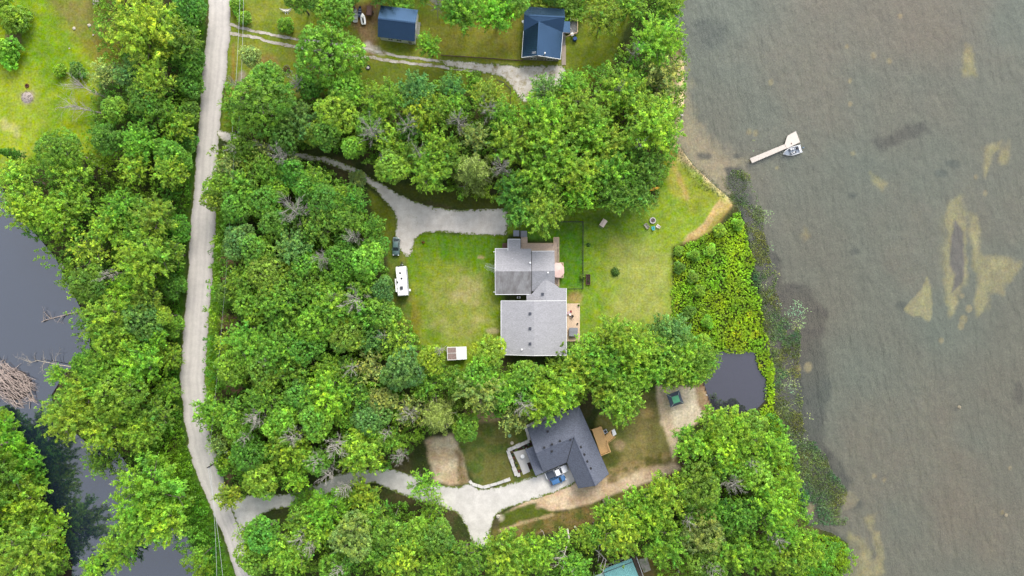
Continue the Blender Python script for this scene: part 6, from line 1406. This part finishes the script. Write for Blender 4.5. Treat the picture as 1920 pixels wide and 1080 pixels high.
for ln in TREES.strip().splitlines():
    for it in ln.split(';'):
        it = it.split()
        if not it: continue
        px, py, rp, tone, ty = float(it[0]), float(it[1]), float(it[2]), it[3], it[4]
        if ty == 'R' and (rp < 19 or px < 30 and py < 120): ty = 'S'
        if ty == 'R' and tone in 'yl' and (px < 385 or py > 870 or px > 1180) and int(px) % 3: ty = 'M'
        if ty == 'R' and rp > 22 and int(px + py) % 5 < (3 if py < 400 and px > 620 else 1): ty = 'M'
        rm = rp / 7.5 * 1.0; rz = rm * (1.0 if ty in 'MW' else .92)
        H = {'S': rm * 1.45, 'P': 5 + rm * 2.3}.get(ty, min(5.2 + rm * 1.75, 19)) * r_.uniform(.93, 1.07)
        for _ in range(9):      # a trunk stands on soil, not on the road, a roof or open water: lower trees lean out less
            if ty == 'P': rz = H * .42
            hc = max(H - rz * .9, rm * .45); p = W(px, py, hc + .2 * rz)
            if px < 0 or not any(sdf(k_, np.array([p.x]), np.array([p.y]))[0] > -.6 for k_ in NO_TRUNK): break
            H *= .86; rz *= .93
        rm *= (HC - hc) / HC
        PLANTS.append(dict(px=px, py=py, r=rp, tone=tone, ty=ty, rm=rm, rz=rz, hc=hc, p=p))
for ln in DEAD.strip().splitlines():
    for it in ln.split(';'):
        it = it.split()
        if not it: continue
        px, py, rp = map(float, it[:3]); rm = rp / 7.5 * 1.05; H = float(it[3]) if len(it) > 3 else 11.5 + rm * 1.4
        PLANTS.append(dict(px=px, py=py, r=rp, tone='-', ty='D', rm=rm, rz=0, hc=H, p=W(px, py, H * .75)))
# labels: which landmark it stands by, on which side, and how many out from it
DIRS = ['right', 'upper right', 'top', 'upper left', 'left', 'lower left', 'bottom', 'lower right']; ORD = ['first', 'second', 'third', 'fourth', 'fifth', 'sixth', 'seventh', 'eighth', 'ninth', 'tenth']
LM += [('dark small pond', 1385, 715), ('upper driveway mouth', 420, 252), ('lower driveway mouth', 450, 958), ('tan dirt heap', 835, 860), ('drive spur end', 905, 1025), ('gravel pad', 1010, 150), ('driveway fork', 765, 420), ('fallen tree in the creek', 110, 590), ('grey stick lodge', 35, 725), ('road bend', 365, 830), ('top road end', 415, 0), ('bottom road end', 460, 1075), ('brown roadside brush', 432, 600), ('upper brown roadside brush', 428, 490), ('sandy shore', 1310, 290), ('sandy beach pad', 1285, 780), ('dark new lawn', 920, 850), ('west lawn', 855, 560), ('dark creek pool', 190, 950), ('marsh top', 1390, 420), ('lower marsh tip', 1590, 1040), ('upper meadow shrub', 112, 132)]
ranks = {}
for li, (nm, lx, ly) in enumerate(LM):
    bins = {}
    for i, t in enumerate(PLANTS):
        dx, dy = t['px'] - lx, ly - t['py']; dist = math.hypot(dx, dy)
        if dist < 6: continue
        k = int(round(math.atan2(dy, dx) / (math.pi / 4))) % 8; bins.setdefault((k, t['ty']), []).append((dist, i))
    for (k, ty), L in bins.items():
        for n, (dist, i) in enumerate(sorted(L)[:10]): ranks.setdefault(i, []).append((n * 60 + dist, li, k, n))
used = set()
for i, t in enumerate(PLANTS):
    for sc, li, k, n in sorted(ranks[i]):
        key = (li, k, n, t['ty'])
        if key in used: continue
        used.add(key); side = DIRS[k]; where = {'top': 'above', 'bottom': 'below', 'left': 'left of', 'right': 'right of'}.get(side, side + ' of')
        kind = KW[t['ty']]; col = '' if t['ty'] == 'D' else TW[t['tone']] + ' '
        t['label'] = '%s%s, %s%s %s' % (col, kind, 'nearest ' if n == 0 else ORD[n] + ' out ', where, LM[li][0]); break
tree_i = 0
for t in PLANTS:
    ty = t['ty']; k = tree_i; tree_i += 1
    nm = {'S': 'shrub', 'P': 'pine_tree', 'D': 'dead_tree'}.get(ty, 'broadleaf_tree')
    cat = {'S': 'shrub', 'P': 'tree', 'D': 'dead tree'}.get(ty, 'tree')
    e = bpy.data.objects.new(nm, None); link(e); gz = -.05
    e.location = (t['p'].x, t['p'].y, 0); e.rotation_euler = (0, 0, r_.uniform(0, 6.28)); tag(e, t['label'], cat, {'S': 'shrubs', 'P': 'pines', 'D': 'bare dead trees'}.get(ty, 'broadleaf trees of the woods'))
    if ty == 'D':
        o = mobj('dead_wood', DT[k % 5], e); f = max(t['rm'], .5); o.scale = (f, f, t['hc'])
        lean = Vector((t['p'].x, t['p'].y, 0)).length; e.rotation_euler = (r_.normal(0, .06), r_.normal(0, .06), r_.uniform(0, 6.28)); continue
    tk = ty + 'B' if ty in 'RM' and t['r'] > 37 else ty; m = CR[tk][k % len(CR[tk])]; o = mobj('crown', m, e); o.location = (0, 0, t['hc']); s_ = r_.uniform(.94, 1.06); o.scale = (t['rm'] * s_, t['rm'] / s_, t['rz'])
    c = np.array(TONE[t['tone']]) * np.exp(r_.normal(0, .10)) * np.array([1 + r_.normal(-.04, .11), 1, 1 + r_.normal(0, .1)]); c = (c * .94 + .06 * c.mean()) * 1.17; o.color = (*c, 1)
    b_ = mobj('trunk', TR[k % 3], e); b_.scale = (t['rm'], t['rm'], t['hc'] + .1 * t['rz'])
# ------------------------------------------------------------------ fallen and drifted wood
GREYLOG = surf('silvered_log', C(176, 162, 154), .9, .2, 4)
def fallen(name, pts, rad, label, cat='fallen tree', twigs=0, seed=0, mat=None, z=.35, L=1.2, fan=0.0):
    nz = len(pts) - 1; zs = [(.1 + (z - .1) * i / nz if 2 < z < 8 else z) for i in range(nz + 1)]; P = [W(a, b_, zs[i]) for i, (a, b_) in enumerate(pts)]; q = np.random.default_rng(seed + 500); e = empty(name, (P[0].x, P[0].y, 0), 0, label, cat); b = B(e.location)
    Q = [Vector((p.x, p.y, zs[i] + .2 * math.sin(i * 1.3))) for i, p in enumerate(P)]; n = len(Q); b.tube(Q, [rad * (1 - .7 * i / (n - 1)) for i in range(n)], 7); b.build('log', mat or GREYLOG, e, smooth=True)
    if twigs:
        b = B(e.location); nl = max(3, twigs // 9)
        for j in range(nl):
            i = q.integers(0, n - 1); i = max(i, q.integers(0, n - 1)); a = Q[i].lerp(Q[i + 1], q.random()); d = (Q[i + 1] - Q[i]).normalized(); s = q.choice([-1, 1]); dr = Vector(d * (q.uniform(.0, .9) + fan) + Vector((-d.y, d.x, 0)) * s * q.uniform(.3, 1.3) + Vector((0, 0, q.uniform(-.05, .4)))).normalized(); l = L * q.uniform(.5, 1.7)
            pts = [a]
            for k in range(4): dr = (dr + Vector(q.normal(0, .22, 3)) * (1.0 if k else .2)).normalized(); pts.append(pts[-1] + dr * l / 4)
            th = rad * q.uniform(.22, .5); b.tube(pts, [th, th * .75, th * .5, th * .3, th * .12], 5)
            for _ in range(max(2, twigs // nl)):
                k = q.integers(0, 4); c = pts[k].lerp(pts[k + 1], q.random()); t2 = (dr + Vector(q.normal(0, .75, 3)) * 1.0).normalized(); t2.z = t2.z * .4 + .1; m_ = c + t2 * l * q.uniform(.08, .3); b.tube([c, m_, m_ + (t2 + Vector(q.normal(0, .4, 3))).normalized() * l * q.uniform(.04, .18)], [th * .34, th * .2, th * .06], 4)
        b.build('branches', mat or GREYLOG, e)
    return e
fallen('fallen_tree', [(152, 585), (135, 587), (118, 592), (100, 596), (80, 602)], .24, 'silvered fallen tree lying from the bank into the dark creek', twigs=26, seed=1, z=.1, L=1.6)
fallen('drift_log', [(117, 592), (108, 606)], .12, 'short grey pole propped on the fallen tree in the creek', 'log', z=.3)
fallen('drift_log', [(78, 604), (88, 599), (101, 597)], .13, 'grey drift log under the tip of the fallen tree in the creek', 'log', 26, 2, z=.15, L=2.2)
fallen('fallen_tree', [(135, 688), (112, 684), (92, 680), (70, 676), (50, 682)], .14, 'pale bare fallen tree leaning over the creek beside the stick lodge', twigs=90, seed=3, z=1.0, L=2.6, mat=surf('pale_twig_wood', C(190, 178, 160), .9, .25, 4))
fallen('fallen_log', [(260, 863), (276, 857), (300, 847)], .2, 'straight tan pole lying in the roadside scrub above the creek', 'log', z=1.2, mat=surf('tan_log', C(206, 186, 160), .9, .15, 4))
fallen('fallen_log', [(204, 908), (224, 899), (240, 892), (256, 884)], .14, 'bleached forked branch lying at the creek edge', 'fallen branch', 24, 4, z=.8, L=1.4, mat=BARK_DEAD)
fallen('fallen_log', [(200, 860), (222, 853)], .12, 'grey branch lying in the creek shallows below the thin tree', 'fallen branch', 6, 5, z=.3)
fallen('fallen_tree', [(200, 322), (178, 305), (155, 290), (136, 272)], .22, 'grey fallen tree lying across the meadow edge', twigs=60, seed=6, z=1.4, L=1.5)
fallen('fallen_tree', [(212, 188), (188, 178), (165, 168), (142, 156)], .2, 'upper of two bleached dead trees toppling on to the meadow', twigs=230, seed=7, z=4, L=2.9, fan=1.0, mat=BARK_DEAD)
fallen('fallen_tree', [(190, 212), (172, 208), (152, 204), (130, 198)], .2, 'lower of two bleached dead trees toppling on to the meadow', twigs=230, seed=8, z=4, L=2.9, fan=1.0, mat=BARK_DEAD)
fallen('fallen_tree', [(494, 602), (474, 600), (455, 599), (440, 604)], .16, 'grey brushy fallen tree on the brown roadside patch', twigs=60, seed=9, z=1.5, L=1.8)
fallen('fallen_log', [(735, 985), (741, 968), (748, 949)], .2, 'pale leaning pole just below the lower driveway', 'log', z=3, mat=surf('pale_pole', C(200, 190, 182), .9, .12, 4))
fallen('fallen_log', [(792, 998), (800, 980), (808, 962)], .14, 'thin grey pole under the thin crowned tree by the lower driveway', 'log', z=2.5)
fallen('fallen_log', [(628, 930), (645, 930), (658, 925)], .16, 'grey forked log at the lower edge of the driveway', 'log', 14, 10, z=1.0)
fallen('fallen_log', [(520, 710), (532, 704), (548, 706)], .16, 'grey dead limb lying on the tree tops of the big wood', 'fallen branch', 8, 11, z=8.5)
for i, (pts, l) in enumerate((([(1077, 987), (1090, 1004), (1106, 1020), (1125, 1038), (1138, 1052)], 'long white dead trunk sprawling above the teal roofed house'), ([(1064, 992), (1067, 1010), (1060, 1032), (1056, 1050)], 'second white dead trunk, left of the long one, above the teal roofed house'))):
    fallen('fallen_tree', pts, .26, l, twigs=80, seed=20 + i, z=7.0, L=3.2, mat=surf('white_dead_wood_%d' % i, C(224, 214, 206), .9, .12, 4))
for i, (pts, l) in enumerate((([(1024, 1016), (1018, 996), (1013, 992)], 'short pale snag on the brown slope below the dirt strip'), ([(1140, 930), (1146, 950), (1150, 958)], 'leaning pale snag at the upper edge of the lower right wood'), ([(1280, 868), (1292, 876), (1300, 884)], 'grey log at the right end of the dirt strip'))):
    fallen('snag', pts, .14, l, 'snag', 4, 30 + i, z=1.6)
# beaver-lodge heap of sticks in the creek corner
e = empty('stick_lodge', W(28, 722), 0, 'great heap of grey sticks piled in the dark creek at the left edge', 'stick heap'); q = np.random.default_rng(77); o = e.location
b = B(o); b.lathe(o, [(5.0, -.9), (3.6, -.1), (2.0, .35), (.1, .5)], 16); b.build('mud', surf('lodge_mud', C(48, 42, 42), .95, .3, 2), e, smooth=True); b = B(o)
for i in range(300):
    a = q.uniform(0, 6.28); rr_ = math.sqrt(q.random()); lx, ly = 7.2 * rr_ * math.cos(a), 4.4 * rr_ * math.sin(a); ca, sa = math.cos(R(-32)), math.sin(R(-32)); c = Vector((o.x - 1.2 + lx * ca - ly * sa, o.y + lx * sa + ly * ca, 1.1 - rr_ * 1.1 + q.uniform(-.25, .35))); th = R(-34) + q.normal(0, .34) if q.random() < .82 else q.uniform(0, 3.14); l = q.uniform(1.2, 3.2) * q.uniform(.8, 2.0); d = Vector((math.cos(th), math.sin(th), q.normal(0, .08)))
    w_ = .055 * q.uniform(.5, 1.9); b.tube([c - d * l / 2, c + Vector((q.normal(0, .15), q.normal(0, .15), .05)), c + d * l / 2], [w_, w_ * .8, w_ * .4], 4)
b.build('sticks', surf('grey_sticks', C(196, 178, 168), .9, .45, 1.2), e)
fallen('drift_log', [(2, 678), (9, 674)], .14, 'short brown log afloat above the stick lodge', 'log', z=-.1); fallen('drift_log', [(3, 684), (24, 691), (37, 692)], .09, 'long thin pale pole afloat above the stick lodge', 'log', z=-.1)
# ================================================================== undergrowth, marsh, weeds (uncountable)
KEEP_OUT = [PW(p) for p in (DR1, DR2, [(928, 440), (1062, 440), (1090, 560), (1090, 670), (935, 670)], [(985, 800), (1085, 758), (1145, 890), (1085, 918), (950, 900), (950, 842)], [(705, 5), (790, 5), (790, 90), (700, 90)], [(975, 5), (1090, 5), (1085, 130), (975, 125)], [(1125, 1045), (1200, 1035), (1225, 1090), (1120, 1095)], [(420, -20)] + [(r[0] + 3, r[1]) for r in rr] + [(l[0] - 4, l[1]) for l in rl[::-1]], [(826, 108), (1058, 118), (1060, 160), (985, 195), (950, 170), (930, 145), (830, 130)],
          [(735, 435), (945, 435), (945, 650), (850, 680), (790, 640), (760, 590)], [(1000, 410), (1235, 392), (1265, 470), (1262, 600), (1095, 610), (1065, 560)], [(800, 815), (850, 790), (1000, 890), (1080, 915), (1275, 850), (1275, 880), (1000, 960), (870, 930)], [(1110, 770), (1235, 715), (1335, 720), (1340, 775), (1280, 820), (1270, 860), (1140, 905)], [(680, 360), (742, 400), (742, 480), (715, 480)], [(0, 0), (180, 0), (190, 140), (170, 290), (0, 320)])]
def scatter(poly, per_m2, seed, ex=True, water=None):
    P = PW(poly); q = np.random.default_rng(seed); xs = [p[0] for p in P]; ys = [p[1] for p in P]
    n = int((max(xs) - min(xs)) * (max(ys) - min(ys)) * per_m2); x = q.uniform(min(xs), max(xs), n); y = q.uniform(min(ys), max(ys), n)
    ok = sdf(P, x, y) + (fbm(x, y, 4, seed, 3) - .5) * 2.5 > 0
    if ex:
        for k in KEEP_OUT: ok &= sdf(k, x, y) < .3
    if water == 'dry':
        for k in (PW(CREEK), PW(POND)): ok &= sdf(k, x, y) < .4
    return x[ok], y[ok], q
def mass(name, polys, per, leaf, h, tone, label, cat, seed, asp=.55, ex=True, water='dry', nup=.8, nj=.45, hs=2.2, amp=.3, warm=.3, z0=0, alt=None, altp=.3, clump=None, tuft=1, tr=.3):
    P = []; T = []; Sz = []; Nn = []
    for i, poly in enumerate(polys):
        x, y, q = scatter(poly, per, seed + i, ex, water); n = len(x)
        if clump is not None:
            k = fbm(x, y, 4.5, seed + 90, 4) + q.normal(0, .05, n) > clump; x = x[k]; y = y[k]; n = len(x)
        if not n: continue
        hh = h * (.15 + .85 * fbm(x, y, hs, seed + 40, 3) ** 1.2 * 1.5) * q.uniform(.35, 1.0, n)
        tv = np.exp(q.normal(0, .24, n))
        if tuft > 1:
            x, y, hh, tv = (np.repeat(a_, tuft) for a_ in (x, y, hh, tv)); n = len(x); of = unit(q.normal(size=(n, 3)) + np.array([0, 0, .5])) * tr * q.uniform(.5, 1.1, (n, 1)); x = x + of[:, 0]; y = y + of[:, 1]; hh = np.maximum(hh + of[:, 2], .03)
        else: of = np.zeros((n, 3)); tv = np.ones(n)
        P.append(np.stack([x, y, z0 + hh], 1)); Nn.append(np.array([0, 0, nup]) + of / max(tr, .01) * .5 + q.normal(size=(n, 3)) * nj); Sz.append(leaf * q.uniform(.6, 1.35, n))
        w = (fbm(x, y, 5, seed + 60, 3) - .5) * 4
        t = tone_of(q, n, np.stack([tv * np.exp((fbm(x, y, 3, seed + 70, 3) - .5) * .9), w], 1), amp, warm); base = np.tile(np.array(tone), (n, 1))
        if alt is not None:
            k = (fbm(x, y, 2.5, seed + 80, 3) + q.normal(0, .05, n)) > 1 - altp; base[k] = alt
        T.append(t * base)
    P, Nn, Sz, T = map(np.concatenate, (P, Nn, Sz, T)); v, f, c = leaf_cloud(P, Nn, Sz, asp, np.random.default_rng(seed), T)
    o = mobj(name, np_mesh(name, v, f, LEAF_S, c)); tag(o, label, cat, None, 'stuff'); return o
F1 = [(170, -60), (380, -60), (372, 100), (355, 260), (345, 360), (335, 480), (325, 640), (325, 760), (340, 860), (395, 990), (425, 1090), (380, 1090), (340, 1000), (250, 930), (215, 840), (100, 760), (165, 660), (150, 560), (100, 470), (30, 400), (0, 340), (60, 300), (175, 290), (190, 200), (215, 120), (190, 40)]
F1b = [(-60, 790), (25, 820), (60, 900), (100, 980), (125, 1060), (130, 1110), (-60, 1110)]
F2 = [(430, 170), (540, 140), (640, 150), (740, 170), (870, 145), (950, 190), (1000, 175), (1080, 150), (1170, 100), (1200, 0), (1262, -30), (1283, 120), (1275, 240), (1250, 330), (1215, 380), (1000, 420), (960, 385), (880, 380), (760, 340), (690, 310), (620, 285), (560, 285), (480, 262), (430, 245)]
F3 = [(412, 280), (480, 285), (600, 310), (690, 360), (710, 450), (735, 500), (740, 560), (765, 600), (800, 650), (840, 690), (930, 680), (1040, 680), (1230, 640), (1270, 600), (1330, 665), (1320, 710), (1200, 720), (1000, 770), (870, 780), (800, 815), (740, 870), (640, 870), (470, 930), (430, 890), (410, 830), (396, 760), (410, 560), (414, 420)]
F4 = [(470, 990), (560, 955), (700, 915), (830, 960), (870, 1030), (920, 1035), (1100, 985), (1270, 890), (1290, 830), (1330, 785), (1440, 772), (1480, 850), (1495, 920), (1508, 985), (1590, 1020), (1580, 1090), (1220, 1090), (1230, 1030), (1190, 1030), (1110, 1060), (1100, 1090), (490, 1090)]
F5 = [(540, -60), (1280, -60), (1270, 20), (1060, 18), (980, 8), (800, 22), (700, 10), (600, 20)]
mass('undergrowth', [F1, F1b, F2, F3, F4, F5], 1.9, .24, 8.5, (.15, .31, .022), 'leafy undergrowth filling the floor of the woods', 'undergrowth', 300, hs=4.5, tuft=11, tr=.55, amp=.15)
mass('roadside_scrub', [[(355, -60), (388, -60), (378, 100), (360, 330), (346, 500), (336, 640), (330, 760), (300, 700), (318, 480), (335, 300), (350, 100)], [(318, 760), (342, 760), (356, 860), (400, 970), (438, 1095), (385, 1095), (350, 1000), (270, 900), (240, 840)]], 5, .19, 1.9, (.115, .275, .014), 'bright green scrub between road and creek woods', 'scrub', 330, amp=.15, hs=2.0, tuft=7, tr=.4)
mass('verge_weeds', [[(404, 400), (424, 400), (418, 560), (410, 640), (404, 760), (394, 830), (388, 760), (394, 620), (402, 500)], [(402, 830), (426, 835), (450, 920), (436, 935), (415, 890)]], 10, .17, .5, (.12, .27, .015), 'weedy strip on the right verge of the gravel road', 'weeds', 350, hs=1.5)
MARSH = [(1262, 478), (1290, 455), (1325, 440), (1352, 425), (1385, 398), (1398, 420), (1402, 450), (1410, 490), (1408, 520), (1422, 560), (1432, 610), (1434, 650), (1450, 690), (1446, 720), (1440, 668), (1412, 661), (1350, 662), (1320, 660), (1290, 650), (1262, 620), (1256, 560)]
mass('marsh_plants', [MARSH, [(1410, 658), (1440, 664), (1452, 700), (1450, 756), (1434, 750), (1436, 716), (1422, 690)], [(1438, 690), (1452, 700), (1452, 760), (1476, 830), (1490, 890), (1500, 960), (1480, 990), (1450, 880), (1430, 800), (1420, 772), (1440, 750)], [(1500, 1000), (1560, 1000), (1592, 1020), (1590, 1062), (1565, 1090), (1490, 1090), (1470, 1020)]], 9, .17, .55, (.255, .435, .012), 'bright lime marsh plants between the east lawn and the lake', 'marsh plants', 370, hs=1.1, amp=.13, tuft=7, tr=.24, warm=.25, ex=False, alt=(.40, .48, .012), altp=.25)
WEED = [(1380, 318), (1405, 330), (1432, 400), (1440, 470), (1462, 560), (1500, 620), (1505, 720), (1505, 800), (1560, 880), (1592, 920), (1585, 985), (1510, 985), (1484, 850), (1446, 760), (1438, 660), (1426, 590), (1408, 500), (1394, 430), (1376, 384), (1350, 342)]
mass('reeds', [WEED], 32, .28, .5, (.15, .225, .060), 'sparse olive reeds standing in the shallows off the marsh', 'reeds', 390, asp=.2, ex=False, water=None, z0=-.22, clump=.43, hs=1.6, nup=.5, nj=.7, warm=.4)
mass('lily_pads', [[(1412, 470), (1440, 470), (1470, 545), (1540, 600), (1520, 650), (1490, 680), (1510, 760), (1530, 800), (1520, 860), (1580, 900), (1570, 980), (1515, 970), (1488, 880), (1462, 780), (1448, 700), (1446, 600), (1424, 520)], [(1408, 262), (1425, 258), (1445, 258), (1444, 270), (1430, 280), (1412, 285)], [(1405, 380), (1450, 400), (1452, 470), (1425, 470)]], 7, .14, .02, (.34, .44, .17), 'scattered pale lily pads on the weedy shallows', 'lily pads', 410, asp=.85, ex=False, water=None, z0=-.235, clump=.57, nup=1, nj=.04, amp=.25, warm=.3)
mass('shore_grass', [[(1262, 270), (1276, 272), (1305, 312), (1348, 345), (1374, 372), (1350, 372), (1300, 345), (1270, 300)], [(1350, 330), (1395, 318), (1410, 340), (1392, 366), (1362, 355)], [(1352, 400), (1392, 385), (1400, 410), (1360, 425)]], 16, .17, .5, (.075, .12, .025), 'rough grass fringe along the sandy shore', 'grass', 430, asp=.3, ex=False, water=None, z0=-.15)
mass('bank_weeds', [[(930, 985), (1040, 965), (1110, 948), (1275, 880), (1290, 895), (1120, 975), (930, 1015)], [(750, 850), (800, 820), (810, 880), (770, 880)], [(860, 900), (880, 905), (852, 845), (846, 850)], [(820, 945), (862, 972), (888, 1024), (868, 1034), (820, 980)]], 2.2, .16, .35, (.07, .12, .02), 'patchy weeds on the bank below the dirt strip', 'weeds', 450, hs=1.5, ex=False)
bpy.data.batch_remove([m for m in bpy.data.meshes if m.users == 0])
